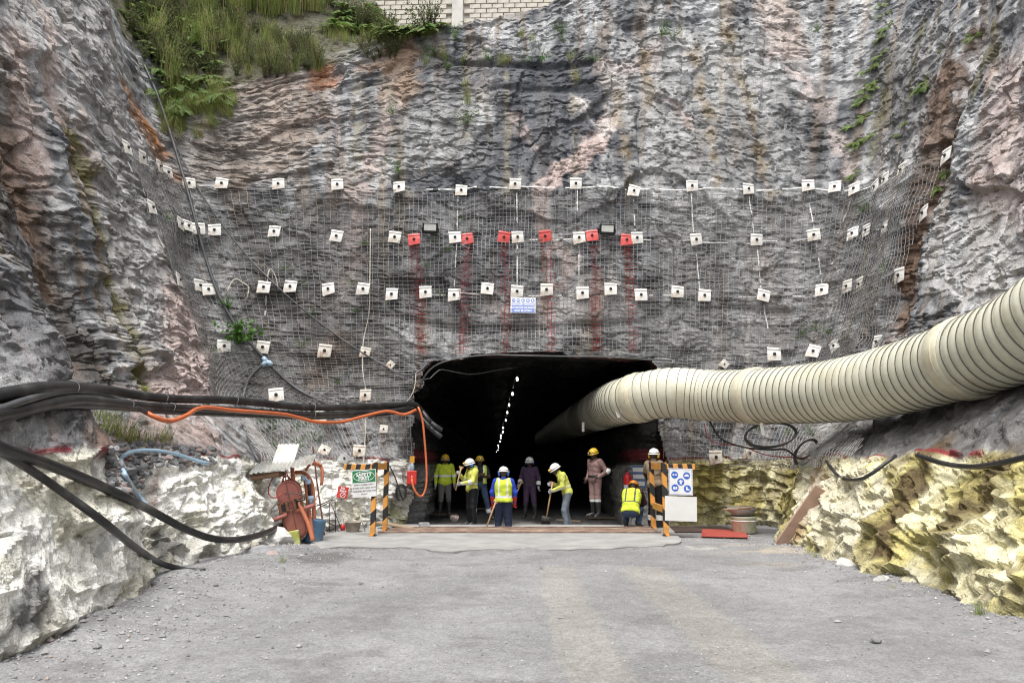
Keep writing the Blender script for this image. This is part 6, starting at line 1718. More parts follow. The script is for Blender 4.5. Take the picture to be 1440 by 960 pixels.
scatter([(465, 10), (545, 20), (615, 38), (610, 52), (470, 50)], 70, FERNS, .8, 'lush green fern in front of the block wall', 'ferns below the block wall', 'fern')
scatter([(465, 10), (545, 20), (615, 38), (610, 52), (470, 50)], 16, SHRUBS, .9, 'dark shrub among the ferns in front of the block wall', 'shrubs below the block wall', 'shrub')
scatter([(450, 50), (620, 52), (560, 62), (460, 62)], 26, GRASS, .5, 'thin grass tuft along the crest below the block wall', 'grass along the crest', 'grass_tuft')
scatter([(500, 58), (565, 62), (555, 88), (520, 88)], 14, SHRUBS, .6, 'dark bushy shrub hanging over the orange stain on the crest', 'shrubs over the orange stain', 'shrub')
scatter([(408, 60), (455, 60), (455, 95), (410, 95)], 12, SHRUBS, .6, 'dark shrub hanging on the crest left of the orange stain', 'shrubs on the left crest', 'shrub')
scatter([(220, 110), (330, 120), (330, 165), (270, 200), (230, 190)], 60, GRASS, .6, 'brownish grass tuft on the stained rock below the thicket', 'grass below the thicket', 'grass_tuft', tilt=.6)
scatter([(215, 100), (330, 110), (320, 150), (240, 165)], 34, FERNS, .6, 'hanging fern on the stained rock below the thicket', 'hanging ferns below the thicket', 'fern', tilt=.6)
for x, y in [(735, 52), (748, 57), (690, 85), (703, 88), (715, 86), (742, 88), (760, 88), (800, 83), (826, 85), (838, 88), (640, 58), (653, 88), (612, 78), (625, 82), (600, 72), (628, 100), (656, 145), (657, 175), (660, 165), (552, 160), (790, 47), (793, 60), (945, 55), (930, 52), (1150, 45), (812, 112), (600, 90), (560, 240), (655, 120)]:
    plant(x, y, GRASS if random.random() < .4 else WEEDS, .5, 'small green tuft rooted in a crack of the head wall', 'tufts in the cracks of the head wall', 'rock_tuft', tilt=.6)
for x, y in [(1240, 8), (1243, 22), (1247, 40), (1244, 52), (1238, 78), (1232, 92), (1220, 100), (1225, 118), (1220, 128), (1212, 138), (1206, 146), (1218, 140), (1214, 165), (1202, 178), (1203, 200), (1207, 205), (1225, 190), (1200, 245)]:
    plant(x, y, FERNS, .45, 'fern growing down the crevice of the right corner', 'ferns in the right corner crevice', 'fern', tilt=.6)
for x, y, s in [(1300, 115, .5), (1296, 125, .4), (1325, 70, .4), (1272, 175, .4), (1262, 190, .4), (1330, 243, .4), (1320, 265, .35), (1370, 50, .35)]:
    plant(x, y, FERNS, s, 'small fern on the right side wall', 'ferns on the right side wall', 'fern', tilt=.6)
for x, y in [(1215, 298), (1222, 290), (1245, 385), (1248, 378), (1150, 465), (1168, 470), (1130, 470), (1065, 605), (1110, 608), (1145, 612)]:
    plant(x, y, WEEDS, .35, 'small green weed growing through the netting on the right', 'weeds in the right netting', 'weed', tilt=.7)
plant(332, 482, LEAFY, .75, 'leafy bright green plant growing through the left netting', None, 'leafy_plant', tilt=.7)
plant(320, 435, LEAFY, .5, 'smaller leafy plant beside the dark pipe on the left netting', None, 'leafy_plant', tilt=.7)
for x, y in [(295, 495), (350, 480), (430, 400), (440, 440), (425, 485), (497, 400), (500, 440), (575, 330), (620, 415), (612, 340), (600, 375), (630, 350), (385, 320), (395, 300), (388, 340), (400, 380), (232, 310), (475, 540), (560, 300), (650, 310), (515, 345)]:
    plant(x, y, WEEDS, .30, 'small green weed sprouting through the left netting', 'weeds in the left netting', 'weed', tilt=.7)
for x, y in [(365, 595), (378, 593), (390, 600), (400, 592), (372, 610), (420, 608), (430, 598), (382, 630), (395, 636), (420, 628), (440, 620)]:
    plant(x, y, WEEDS, .4, 'green weed clump under the orange cable', 'weeds under the orange cable', 'weed', tilt=.6)
for x, y in [(150, 606), (160, 610), (170, 615), (178, 618), (190, 620), (205, 622), (230, 620), (140, 590), (205, 550)]:
    plant(x, y, GRASS, .45, 'bright grass tuft behind the loose stones at left', 'grass behind the loose stones', 'grass_tuft', tilt=.5)
for x, y in [(20, 915), (35, 908), (10, 925), (222, 812), (232, 770), (1140, 782), (1148, 786), (1256, 830), (1380, 866), (398, 792)]:
    p = on_z(x, y, .03); o = link('grass_tuft', random.choice(GRASS), None, None, p); s = random.uniform(.16, .28); o.scale = (s, s, s * .7); tag(o, 'low grass tuft at the foot of the side rocks', 'grass', 'tufts at the foot of the rocks')
# ------------------------------------------------------------------ people: implicit bodies meshed as one skin
def surf_nets(f, org, h):
    ins = f < 0
    c = [ins[a:f.shape[0] - 1 + a, b:f.shape[1] - 1 + b, d:f.shape[2] - 1 + d] for a in (0, 1) for b in (0, 1) for d in (0, 1)]
    s = sum(x.astype(np.int8) for x in c)
    mask = (s > 0) & (s < 8)
    I, J, K = np.where(mask)
    vid = np.full(mask.shape, -1, np.int64); vid[I, J, K] = np.arange(len(I))
    acc = np.zeros((len(I), 3)); n = np.zeros(len(I))
    cor = [(a, b, d) for a in (0, 1) for b in (0, 1) for d in (0, 1)]
    for u in range(8):
        for v in range(u + 1, 8):
            A, Bq = cor[u], cor[v]
            if sum(abs(A[q] - Bq[q]) for q in range(3)) != 1: continue
            fa = f[I + A[0], J + A[1], K + A[2]]; fb = f[I + Bq[0], J + Bq[1], K + Bq[2]]
            m = (fa < 0) != (fb < 0)
            t = np.where(m, fa / np.where(np.abs(fa - fb) < 1e-12, 1, fa - fb), 0)
            for q in range(3): acc[:, q] += np.where(m, A[q] + t * (Bq[q] - A[q]), 0)
            n += m
    V = (np.stack([I, J, K], 1) + acc / n[:, None]) * h + np.array(org)
    F = []
    for ax in range(3):
        sl0 = [slice(None)] * 3; sl1 = [slice(None)] * 3
        sl0[ax] = slice(0, -1); sl1[ax] = slice(1, None)
        ch_ = ins[tuple(sl0)] != ins[tuple(sl1)]
        a, b, d = np.where(ch_)
        P_ = [a, b, d]
        o1, o2 = [(1, 2), (2, 0), (0, 1)][ax]
        ok = (P_[o1] > 0) & (P_[o2] > 0) & (P_[o1] < mask.shape[o1]) & (P_[o2] < mask.shape[o2])
        a, b, d = a[ok], b[ok], d[ok]; P_ = [a, b, d]
        def g(x, y):
            q = [p.copy() for p in P_]; q[o1] = q[o1] - x; q[o2] = q[o2] - y
            return vid[q[0], q[1], q[2]]
        quad = np.stack([g(1, 1), g(0, 1), g(0, 0), g(1, 0)], 1)
        fl = ~ins[a, b, d]
        quad[fl] = quad[fl][:, ::-1]
        F.append(quad)
    F = np.concatenate(F); F = F[(F >= 0).all(1)]
    return V, F
def rcone(p, a, ra, b, rb):
    a = np.array(a, float); b = np.array(b, float)
    ba = b - a; l2 = max((ba * ba).sum(), 1e-9)
    t = np.clip(((p - a) @ ba) / l2, 0, 1)
    d = np.linalg.norm(p - a - t[..., None] * ba, axis=-1)
    return d - (ra + (rb - ra) * t)
def sdf_mesh(prims, h, k=0.03, extra=None, pad=0.03):
    lo = np.min([np.minimum(np.array(a) - ra, np.array(b) - rb) for a, ra, b, rb, m in prims], 0) - pad
    hi = np.max([np.maximum(np.array(a) + ra, np.array(b) + rb) for a, ra, b, rb, m in prims], 0) + pad
    n = np.ceil((hi - lo) / h).astype(int) + 1
    f = np.full(tuple(n), 0.2)
    for a, ra, b, rb, m in prims:
        kk = k if m not in (0, 4) else 0.010
        l = np.minimum(np.array(a) - ra, np.array(b) - rb) - 0.06; u = np.maximum(np.array(a) + ra, np.array(b) + rb) + 0.06
        i0 = np.maximum(np.floor((l - lo) / h).astype(int), 0); i1 = np.minimum(np.ceil((u - lo) / h).astype(int) + 1, n)
        g = np.stack(np.meshgrid(*[lo[q] + h * np.arange(i0[q], i1[q]) for q in range(3)], indexing='ij'), -1)
        d = rcone(g, a, ra, b, rb)
        sl = tuple(slice(i0[q], i1[q]) for q in range(3)); c = f[sl]
        hh = np.clip(0.5 + 0.5 * (c - d) / kk, 0, 1)
        f[sl] = c * (1 - hh) + d * hh - kk * hh * (1 - hh)
    if extra is not None:
        g = np.stack(np.meshgrid(*[lo[q] + h * np.arange(n[q]) for q in range(3)], indexing='ij'), -1)
        f = extra(g, f)
    return surf_nets(f, lo, h)

SKIN = mat('dark_skin', (0.052, 0.028, 0.019), 0.5, var=.12, scale=20)
CL = {}
def cloth(name, c, rough=.85, var=.16):
    if name not in CL: CL[name] = mat('cloth_' + name, c, rough, var=var, scale=9, dirt=tuple(x * .55 for x in c), dirt_amt=.45, dirt_scale=6, spec=.25, bump=.25, bscale=26)
    return CL[name]
LIME = cloth('lime', (0.56, 0.68, 0.06)); LIME2 = cloth('lime_yellow', (0.60, 0.62, 0.13)); GREYT = cloth('grey', (0.14, 0.135, 0.13)); BLACKT = cloth('black', (0.014, 0.014, 0.016), .5)
NAVY = cloth('navy', (0.022, 0.030, 0.060)); DENIM = cloth('denim', (0.045, 0.070, 0.125)); PURP = cloth('plum', (0.062, 0.038, 0.075)); MAUVE = cloth('mauve', (0.26, 0.165, 0.155)); KHAKI = cloth('khaki', (0.26, 0.20, 0.14))
ROYAL = cloth('royal_blue', (0.03, 0.07, 0.48)); CHAR = cloth('charcoal', (0.028, 0.028, 0.036)); MAROON = cloth('maroon', (0.06, 0.025, 0.03)); BOOT = mat('rubber_boot', (0.016, 0.016, 0.017), .35, var=.2, dirt=(.10, .09, .08), dirt_amt=.6); REFL = mat('reflective_tape', (0.72, 0.73, 0.72), .35)
GLOVE = mat('pale_glove', (0.34, 0.35, 0.36), .85, var=.15); GLOVER = mat('red_glove', (0.45, 0.02, 0.02), .6, var=.1); BELT = mat('dark_belt', (0.02, 0.018, 0.016), .6); EYE_ = mat('eye', (0.55, 0.52, 0.48), .3); DARKM = mat('dark_mouth', (0.03, 0.014, 0.012), .5); PALEJ = cloth('pale_jeans', (0.17, 0.20, 0.235))
HELW = mat('white_helmet', (0.84, 0.84, 0.82), .3, var=.03, dirt=(.6, .57, .5), dirt_amt=.4); HELY = mat('yellow_helmet', (0.72, 0.46, 0.03), .35, var=.06, dirt=(.45, .3, .08), dirt_amt=.4); HELO = mat('orange_helmet', (0.62, 0.22, 0.03), .35, var=.06)
MUFB = mat('blue_earmuff', (0.05, 0.17, 0.66), .4); MUFY = mat('yellow_earmuff', (0.72, 0.48, 0.04), .4); LAMPK = mat('lamp_black', (0.03, 0.03, 0.03), .4); LAMPG = mat('lamp_lens', (0.75, 0.75, 0.7), .1)
STD = dict(hipL=(.09, 0, .93), hipR=(-.09, 0, .93), kneeL=(.11, -.02, .50), kneeR=(-.11, -.02, .50), ankL=(.12, .02, .10), ankR=(-.12, .02, .10), pel=(0, 0, .97), waist=(0, -.005, 1.10), chest=(0, 0, 1.32), neck=(0, .01, 1.47), head=(0, -.01, 1.60),
           shL=(.175, .01, 1.41), shR=(-.175, .01, 1.41), elL=(.25, .03, 1.14), elR=(-.25, .03, 1.14), wrL=(.25, -.06, .91), wrR=(-.25, -.06, .91), toeL=(.15, -.15, .05), toeR=(-.15, -.15, .05), hyaw=0, hpitch=0, hroll=0)
def hand_prims(w, e, curl, m, thumb_side, palm_n=None):
    w = Vector(w); e = Vector(e); d = (w - e).normalized()
    n = Vector(palm_n).normalized() if palm_n else Vector((thumb_side * 1.0, .2, 0)); n = (n - d * n.dot(d)).normalized()   # the way the palm looks
    s = d.cross(n).normalized() * thumb_side                                                                             # towards the thumb
    pr = [(w, .030, w + d * .045, .036, m), (w + d * .03 + s * .018, .022, w + d * .085 + s * .024, .019, m), (w + d * .03 - s * .018, .022, w + d * .08 - s * .024, .018, m)]
    for q, (off, ln) in enumerate(((.030, .070), (.010, .080), (-.010, .074), (-.029, .058))):
        a = w + d * .085 + s * off; c1 = curl; v1 = d * math.cos(c1) + n * math.sin(c1); b = a + v1 * ln * .5; c2 = curl * 2.2; v2 = d * math.cos(c2) + n * math.sin(c2)
        pr += [(a, .0125, b, .0115, m), (b, .0115, b + v2 * ln * .5, .010, m)]
    t0 = w + d * .025 + s * .035; t1 = t0 + (d * .6 + s * .6 + n * .35).normalized() * .042; t2 = t1 + (d * .8 + n * (.3 + curl * .5)).normalized() * .034
    pr += [(t0, .017, t1, .0135, m), (t1, .0135, t2, .011, m)]
    return pr
def person(label, loc, heading, J, fit, H=1.0, h=0.0115):
    P_ = dict(STD); P_.update(J); V_ = {k: (Vector(v) if isinstance(v, tuple) else v) for k, v in P_.items()}
    hd = V_['head']; HR = Matrix.Rotation(R(P_['hyaw']), 3, 'Z') @ Matrix.Rotation(R(P_['hpitch']), 3, 'X') @ Matrix.Rotation(R(P_['hroll']), 3, 'Y')
    hl = lambda x, y, z: hd + HR @ Vector((x, y, z))
    sk, top, trs, bt, gl, rf, be = 0, 1, 2, 3, 4, 5, 6
    sho = (V_['shL'] - V_['shR']).normalized(); hipd = (V_['hipL'] - V_['hipR']).normalized()
    b = fit.get('bulk', 1.09); sl = fit.get('sleeve', 'long'); tr = fit.get('baggy', 1.0)
    ch, wa, pe = V_['chest'], V_['waist'], V_['pel']
    pr = []
    pr += [(ch - sho * .085, .118 * b, ch + sho * .085, .118 * b, top), (wa - sho * .055, .115 * b, wa + sho * .055, .115 * b, top), (ch + Vector((0, 0, .06)) - sho * .11, .075 * b, ch + Vector((0, 0, .06)) + sho * .11, .075 * b, top), (ch.lerp(wa, .5) - sho * .07, .116 * b, ch.lerp(wa, .5) + sho * .07, .116 * b, top)]
    tail = fit.get('tail', 0.0)
    pm_ = trs if tail == 0 else top
    pr += [(pe - hipd * .065, .122 * b, pe + hipd * .065, .122 * b, pm_)]
    pr += [(pe.lerp(wa, .45) - hipd * .06, .121 * b, pe.lerp(wa, .45) + hipd * .06, .121 * b, be if fit.get('belt') else pm_)] if fit.get('belt') else []
    pr += [(V_['neck'], .058, hl(0, .01, -.06), .055, sk), (V_['neck'] - Vector((0, 0, .03)), .078 * b, V_['neck'], .066 * b, top)]
    for s in 'LR':
        sg = 1 if s == 'L' else -1
        S_, E_, W_ = V_['sh' + s], V_['el' + s], V_['wr' + s]
        pr.append((S_, .075 * b, S_.lerp(E_, .35), .066 * b, fit.get('sleevemat', top)))
        if sl == 'long':
            pr += [(S_, .068 * b, E_, .054 * b, fit.get('sleevemat', top)), (E_, .054 * b, E_.lerp(W_, .93), .044 * b, fit.get('sleevemat', top))]
        else:
            pr += [(S_, .066 * b, S_.lerp(E_, .62), .064 * b, top), (S_.lerp(E_, .5), .050, E_, .045, sk), (E_, .045, W_, .031, sk)]
        if fit.get('armband'): pr.append((E_.lerp(W_, fit['armband'] - .06), .0595 * b, E_.lerp(W_, fit['armband'] + .06), .058 * b, rf))
        if fit.get('gaunt'): pr.append((E_.lerp(W_, .45), .058, W_, .046, gl))
        hm = gl if fit.get('gloves', True) else sk
        pr += hand_prims(W_, E_, fit.get('curl' + s, .45), hm, sg, fit.get('palm' + s))
        pr.append((E_.lerp(W_, .9), .034, W_, .031, hm))
        Hp, Kn, An, To = V_['hip' + s], V_['knee' + s], V_['ank' + s], V_['toe' + s]
        pr += [(Hp, .098 * b * tr, Kn, .070 * b * tr, trs)]
        if fit.get('gum'): pr += [(Kn, .070 * b * tr, Kn.lerp(An, .25), .062 * tr, trs), (Kn.lerp(An, .28), .070, Kn.lerp(An, .32), .068, bt), (Kn.lerp(An, .30), .066, An, .056, bt)]
        else: pr += [(Kn, .069 * b * tr, Kn.lerp(An, .86), .066 * tr, trs), (Kn.lerp(An, .8), .056, An, .052, bt)]
        if fit.get('legband'): pr.append((Kn.lerp(An, fit['legband'] - .07), .073 * tr, Kn.lerp(An, fit['legband'] + .07), .072 * tr, rf))
        hl_ = An + (An - To).normalized() * .035; hl_.z = To.z - .005
        pr += [(An, .050, To.lerp(An, .5), .046, bt), (hl_, .042, To, .043, bt), (To.lerp(An, .35), .045, To + (To - An).normalized() * .035, .036, bt)]
    # head: skull, face, jaw, nose, brows, lips, ears
    pr += [(hl(0, .022, .03), .092, hl(0, -.012, .022), .088, sk), (hl(0, -.03, -.03), .064, hl(0, -.052, -.085), .040, sk), (hl(-.03, -.045, -.03), .040, hl(.03, -.045, -.03), .040, sk), (hl(-.03, -.045, -.075), .030, hl(.03, -.045, -.075), .030, sk),
           (hl(0, -.094, .0), .011, hl(0, -.112, -.032), .015, sk), (hl(-.014, -.102, -.038), .010, hl(.014, -.102, -.038), .010, sk), (hl(-.045, -.084, .022), .010, hl(-.015, -.092, .024), .010, sk), (hl(.045, -.084, .022), .010, hl(.015, -.092, .024), .010, sk),
           (hl(-.020, -.090, -.068), .009, hl(.020, -.090, -.068), .009, sk), (hl(-.092, .012, .012), .016, hl(-.094, .018, -.03), .012, sk), (hl(.092, .012, .012), .016, hl(.094, .018, -.03), .012, sk)]
    def wrinkle(g, f):
        x, y, z = g[..., 0], g[..., 1], g[..., 2]
        w_ = 0.0055 * pnoise(x * 11 + z * 5, z * 13 + y * 9, 7) + 0.003 * pnoise(y * 17 - z * 9, z * 21 + x * 8, 8)
        head_far = np.linalg.norm(g - np.array(hd), axis=-1) > .15
        hands = np.minimum(np.linalg.norm(g - np.array(V_['wrL']), axis=-1), np.linalg.norm(g - np.array(V_['wrR']), axis=-1)) > .16
        return f + w_ * head_far * hands
    V, F = sdf_mesh(pr, h, .03, wrinkle)
    c = V[F].mean(1)
    D_ = np.stack([rcone(c, a, ra, b2, rb) for a, ra, b2, rb, m in pr], 1)
    lab = np.array([m for *_, m in pr])[D_.argmin(1)]
    # bands round the trunk, eyes and mouth
    ax = np.array((ch - pe).normalized()); tz = (c - np.array(pe)) @ ax
    for (z0, z1) in fit.get('bands', []):
        lab[(lab == top) & (tz > z0) & (tz < z1) & (np.linalg.norm(c - np.array(pe), axis=1) < .6)] = rf
    if fit.get('armtop'): pass
    HRi = HR.inverted(); lc = (c - np.array(hd)) @ np.array(HRi).T
    for sx in (-.033, .033): lab[(lab == sk) & ((((lc - np.array((sx, -.088, .006))) / np.array((.014, .03, .008))) ** 2).sum(1) < 1)] = 7
    lab[(lab == sk) & ((((lc - np.array((0, -.1, -.068))) / np.array((.026, .03, .006))) ** 2).sum(1) < 1)] = 8
    V = V * H
    me = np_mesh('body', V, F, smooth=True, mats=lab)
    e = empty('person', loc, (0, 0, R(heading)), label, 'person', 'workers at the tunnel mouth')
    mats_ = [SKIN, fit['top'], fit['trousers'], BOOT, fit.get('glovemat', GLOVE), REFL, BELT, EYE_, DARKM, fit.get('extra', fit['top'])]
    link('body', me, mats_, e)
    # helmet with lamp
    HM = Matrix.Translation(hd * H) @ (HR.to_4x4()) @ Matrix.Scale(H, 4)
    hm = MB()
    prof = [(.128, .028), (.130, .05), (.122, .092), (.100, .130), (.062, .153), (.02, .162), (0, .162)]
    hm.lathe(prof, 26, Matrix.Diagonal((.92, 1.08, 1, 1)))
    hm.lathe([(.118, .036), (.126, .02), (.146, .020), (.149, .026), (.130, .036)], 26, Matrix.Translation((0, -.008, 0)) @ Matrix.Diagonal((.93, 1.12, 1, 1)))
    for x in (-.03, 0, .03): hm.tube(spline([(x, -.115, .09), (x, -.07, .147 - abs(x) * .2), (x, 0, .168 - abs(x) * .25), (x, .07, .150 - abs(x) * .2), (x, .115, .09)], .02), .008, 5)
    ho_ = hm.build('helmet', fit['helmet'], e); ho_.matrix_local = HM
    MB().lathe([(0, .052), (.026, .052), (.03, .045), (.03, 0), (0, 0)], 14, Matrix.Translation((0, -.128, .075)) @ Matrix.Rotation(R(82), 4, 'X')).build('lamp', fit.get('lampcol', LAMPK), ho_)
    MB().lathe([(0, .055), (.021, .054)], 12, Matrix.Translation((0, -.128, .075)) @ Matrix.Rotation(R(82), 4, 'X')).build('lens', LAMPG, ho_)
    MB().tube([(.10 * math.cos(a) * 1.24, .10 * math.sin(a) * 1.42, .062) for a in np.linspace(0, 2 * PI, 30, endpoint=False)], .004, 4, closed=True).build('strap_line', LAMPK, ho_)
    if fit.get('muffs'):
        mo = empty('earmuffs'); bpy.data.objects.remove(mo)
        mb = MB()
        for sg in (-1, 1):
            mb.lathe([(0, .04), (.030, .038), (.040, .024), (.040, 0), (.030, -.004), (0, -.004)], 16, Matrix.Translation((sg * .092, .012, -.012)) @ Matrix.Rotation(sg * R(90), 4, 'Y') @ Matrix.Diagonal((1.25, 1, 1, 1)))
            mb.tube([(sg * .125, .012, .01), (sg * .135, .008, .06)], .006, 5)
        mo = mb.build('earmuffs', fit['muffs'], e); mo.matrix_local = HM
    if fit.get('vest'):
        vp = [(a, ra + .020, b2, rb + .020, 1) for a, ra, b2, rb, m in pr[:5 if tail == 0 else 5]] + [(V_['sh' + s].lerp(ch + Vector((0, 0, .08)), .25), .088 * b, ch + Vector((0, 0, .08)), .09 * b, 1) for s in 'LR']
        def cut(g, f):
            t_ = (g - np.array(pe)) @ ax
            f = np.maximum(f, (fit.get('vlow', -.02)) - t_)
            nd = np.linalg.norm(g - np.array(V_['neck'] + Vector((0, -.02, .03))), axis=-1); f = np.maximum(f, .105 - nd)
            if fit.get('vopen'):
                fwd = np.cross(ax, np.array(sho)); xx = (g - np.array(pe)) @ np.array(sho); yy = (g - np.array(pe)) @ fwd
                f = np.maximum(f, np.minimum(fit['vopen'] - np.abs(xx), yy * (1 if fwd[1] < 0 else -1) + .0))
            for s in 'LR':
                pass
            w_ = .006 * pnoise(g[..., 0] * 10 + g[..., 2] * 4, g[..., 2] * 9 + g[..., 1] * 7, 17)
            return f + w_
        VV, VF = sdf_mesh(vp, h, .03, cut); vc_ = VV[VF].mean(1)
        tz = (vc_ - np.array(pe)) @ ax; xs = np.abs((vc_ - np.array(pe)) @ np.array(sho))
        vl = np.zeros(len(VF), int)
        for (z0, z1) in fit.get('vbands', [(.08, .125)]): vl[(tz > z0) & (tz < z1)] = 1
        vl[(xs > .085) & (xs < .125) & (tz > fit.get('vbands', [(.08, .125)])[0][1])] = 1
        link('vest', np_mesh('vest', VV * H, VF, smooth=True, mats=vl), [fit['vest'], fit.get('vtape', REFL)], e)
    return e
def shovel(a, b_, label, blade=True):
    a = Vector(a); b_ = Vector(b_); d = (b_ - a)
    e = empty('shovel', a, label=label, cat='shovel')
    zq = d.normalized(); xq = Vector((1, 0, 0)); xq = (xq - zq * xq.dot(zq)).normalized(); yq = zq.cross(xq); e.rotation_euler = Matrix((xq, yq, zq)).transposed().to_euler()
    L_ = d.length
    MB().tube([(0, 0, 0), (0, 0, L_ * .5), (0, 0, L_)], [.019, .020, .017], 10).build('handle', M_HAND, e)
    MB().tube([(-.06, 0, 0), (.06, 0, 0)], .016, 8).tube([(-.05, 0, .0), (0, 0, .09)], .010, 6).tube([(.05, 0, 0), (0, 0, .09)], .010, 6).build('grip', M_HAND, e)
    vs = []; fs = []
    for t_ in (0, .006):
        for i in range(6):
            for k in range(5):
                x = (-.12 + .06 * k) * (1 if i < 4 else (.8 if i == 4 else .35)); vs.append((x, .03 * (1 - (x / .12) ** 2) - .02 + t_ + .02 * math.sin(i), L_ - .05 + i * .055))
    for i in range(5):
        for k in range(4):
            q = i * 5 + k; fs.append([q, q + 1, q + 6, q + 5]); fs.append([30 + q, 30 + q + 5, 30 + q + 6, 30 + q + 1])
    if blade: MB().add(vs, fs).build('blade', M_DARKSTEEL, e)
    return e
M_HAND = mat('shovel_wood', (.46, .28, .15), .6, var=.15, scale=8)
def foot(px, py, d, z): p = at(px, py, d); return Vector((p.x, d, z))
# 1 lime shirt, far left
person('worker in long lime shirt, grey trousers and yellow helmet standing far left', foot(625, 720, 20.4, 0.02), 8, dict(ankL=(.13, .02, .10), ankR=(-.13, .02, .10), hpitch=12, elL=(.27, .03, 1.15), elR=(-.27, .03, 1.15), wrL=(.27, -.04, .91), wrR=(-.27, -.04, .91)),
       dict(top=LIME, trousers=GREYT, helmet=HELY, muffs=MUFB, gum=True, bands=[(.14, .19)], armband=.05, tail=1, curlL=.25, curlR=.25), 1.0)
# 2 arms folded, behind
person('worker with folded arms, open lime vest over dark shirt, yellow helmet', foot(674, 728, 20.0, -0.06), 10, dict(hipL=(.10, 0, .93), hipR=(-.10, 0, .93), kneeL=(.20, -.02, .50), kneeR=(-.13, -.02, .50), ankL=(.30, .02, .10), ankR=(-.16, .02, .10), toeL=(.36, -.14, .05), toeR=(-.20, -.14, .05),
       elL=(.27, -.06, 1.17), elR=(-.27, -.06, 1.17), wrL=(.02, -.19, 1.19), wrR=(-.02, -.22, 1.22)), dict(top=CHAR, trousers=DENIM, helmet=HELY, sleeve='short', gloves=False, legband=.62, vest=LIME, vopen=.075, vlow=.02, vbands=[(.07, .07)], curlL=.2, curlR=.2), 1.02)
# 3 rain trousers, shovel held upright
person('worker in lime jacket and black rain trousers, white helmet, gripping an upright handle', foot(663, 738, 18.2, -0.10), -62, dict(head=(0, -.06, 1.57), neck=(0, -.02, 1.46), hpitch=14, hyaw=-5, elL=(.25, -.10, 1.15), elR=(-.25, -.10, 1.17), wrL=(.10, -.33, 1.10), wrR=(-.10, -.30, 1.32), waist=(0, .0, 1.10)),
       dict(top=LIME2, trousers=BLACKT, helmet=HELW, muffs=MUFB, baggy=1.12, bands=[(.10, .14)], armband=.2, curlL=.8, curlR=.8, tail=1, lampcol=HELY), 1.0)
p3 = foot(663, 738, 18.2, -.1)
shovel(p3 + Vector((-.27, -.16, 1.52)), p3 + Vector((-.40, -.26, .93)), 'wooden handled tool held upright by the worker in rain trousers', blade=False)
# 4 vest, back to the camera
p4 = foot(708, 738, 16.9, -.36)
person('worker seen from behind in lime vest over blue sleeves, with red gloves and white helmet', p4, 176, dict(kneeL=(.12, -.05, .50), elL=(.27, -.02, 1.16), elR=(-.27, -.02, 1.16), wrL=(.26, -.10, .92), wrR=(-.25, -.12, .92), hpitch=12, ankL=(.15, .02, .10), ankR=(-.15, .02, .10)),
       dict(top=ROYAL, trousers=NAVY, helmet=HELW, muffs=MUFB, gaunt=True, glovemat=GLOVER, vest=LIME, vlow=-.03, vbands=[(.07, .12)], baggy=1.1, curlL=.7, curlR=.7), 1.02)
shovel(p4 + Vector((-.18, -.18, .98)), p4 + Vector((-.46, -.10, .22)), 'pale wooden shovel handle slanting down from the red gloved hand')
# 5 plum overall
p5_ = foot(745, 727, 20.4, -.06)
person('worker in plum overall and white helmet resting on a shovel', p5_, -12, dict(elR=(-.26, .0, 1.16), wrR=(-.27, -.16, .98), elL=(.27, .02, 1.15), wrL=(.28, -.08, .92), kneeL=(.13, -.03, .5), ankL=(.17, 0, .1), ankR=(-.15, .02, .10), hpitch=10),
       dict(top=PURP, trousers=PURP, helmet=HELW, muffs=MUFB, gum=True, belt=True, armband=.62, curlL=.5, curlR=.8), 1.0)
shovel(p5_ + Vector((-.24, -.20, 1.05)), p5_ + Vector((-.62, -.42, .20)), 'wooden shovel leaning from the hand of the worker in plum')
# 6 stooping with shovel
p6_ = foot(796, 738, 17.7, -.14)
person('stooping worker in pale lime shirt and white helmet digging with a shovel', p6_, -84, dict(pel=(0, .04, .95), waist=(0, .0, 1.07), chest=(0, -.08, 1.27), neck=(0, -.17, 1.41), head=(0, -.24, 1.49), hpitch=32, shL=(.175, -.10, 1.36), shR=(-.175, -.10, 1.36), elL=(.22, -.12, 1.08), elR=(-.22, -.10, 1.10), wrL=(.10, -.34, .98), wrR=(-.08, -.33, 1.12), hipL=(.09, .04, .92), hipR=(-.09, .04, .92), kneeL=(.10, -.06, .5), kneeR=(-.11, .02, .5), ankL=(.11, .0, .10), ankR=(-.12, .12, .1), toeL=(.13, -.17, .05), toeR=(-.14, -.05, .05)),
       dict(top=LIME2, trousers=PALEJ, helmet=HELW, tail=1, bulk=1.08, bands=[(.12, .15)], curlL=.8, curlR=.8, glovemat=MUFB if False else GLOVE, lampcol=HELY), 1.0)
shovel(p6_ + Vector((-.33, -.04, 1.18)), p6_ + Vector((-.50, -.10, .30)), 'orange brown shovel handle held by the stooping worker')
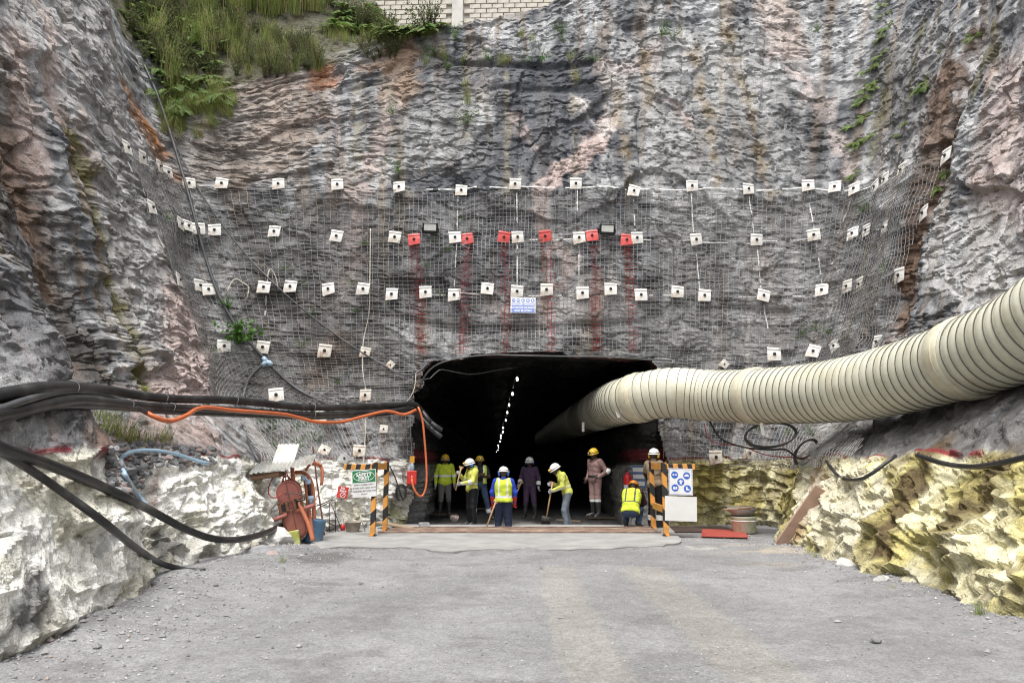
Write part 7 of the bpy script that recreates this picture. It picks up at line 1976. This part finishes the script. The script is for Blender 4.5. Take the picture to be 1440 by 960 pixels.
# 7 mauve overall, hand on hip
person('worker in dusty mauve overall and yellow helmet standing with hand on hip', foot(838, 727, 18.6, .10), -52, dict(head=(0, -.03, 1.60), hpitch=14, elL=(.33, .10, 1.16), wrL=(.17, -.04, 1.02), elR=(-.24, .04, 1.15), wrR=(-.19, -.10, .99), kneeL=(.09, -.01, .5), kneeR=(-.08, -.03, .5), ankL=(.09, .02, .1), ankR=(-.08, .0, .1)),
       dict(top=MAUVE, trousers=MAUVE, helmet=HELY, gum=True, belt=True, armband=-.12, legband=.10, gloves=False, curlL=.5, curlR=.4), 1.03)
# 8 squatting, vest
person('squatting worker in lime vest and orange helmet bending over near the right barrier', foot(889, 740, 16.75, -.02), 158, dict(pel=(0, .14, .40), waist=(0, .08, .53), chest=(0, -.06, .73), neck=(0, -.17, .85), head=(0, -.26, .92), hpitch=38, shL=(.175, -.10, .81), shR=(-.175, -.10, .81), elL=(.24, -.26, .60), elR=(-.25, -.24, .58), wrL=(.12, -.42, .46), wrR=(-.12, -.42, .46), hipL=(.10, .14, .38), hipR=(-.10, .14, .38), kneeL=(.16, -.22, .48), kneeR=(-.17, -.16, .42), ankL=(.15, -.02, .12), ankR=(-.15, .04, .12), toeL=(.18, -.18, .05), toeR=(-.18, -.12, .05)),
       dict(top=MAROON, trousers=DENIM, helmet=HELO, vest=LIME, vtape=cloth('dark_tape', (.10, .12, .09)), vlow=-.05, vbands=[(.16, .19)], curlL=.6, curlR=.6), 1.04)
# 9 khaki, behind the right barrier
person('worker in khaki shirt and black trousers with yellow earmuffs behind the right barrier', foot(923, 741, 16.75, .02), 128, dict(elR=(-.30, -.08, 1.24), wrR=(-.16, -.24, 1.38), elL=(.30, -.02, 1.18), wrL=(.32, -.16, .98), kneeL=(.14, -.04, .5), ankL=(.20, -.04, .10), toeL=(.25, -.20, .05), ankR=(-.13, .05, .1), hyaw=20),
       dict(top=KHAKI, trousers=BLACKT, helmet=HELW, muffs=MUFY, sleeve='short', gloves=False, legband=.72, tail=1, curlL=.5, curlR=.6), 1.05)
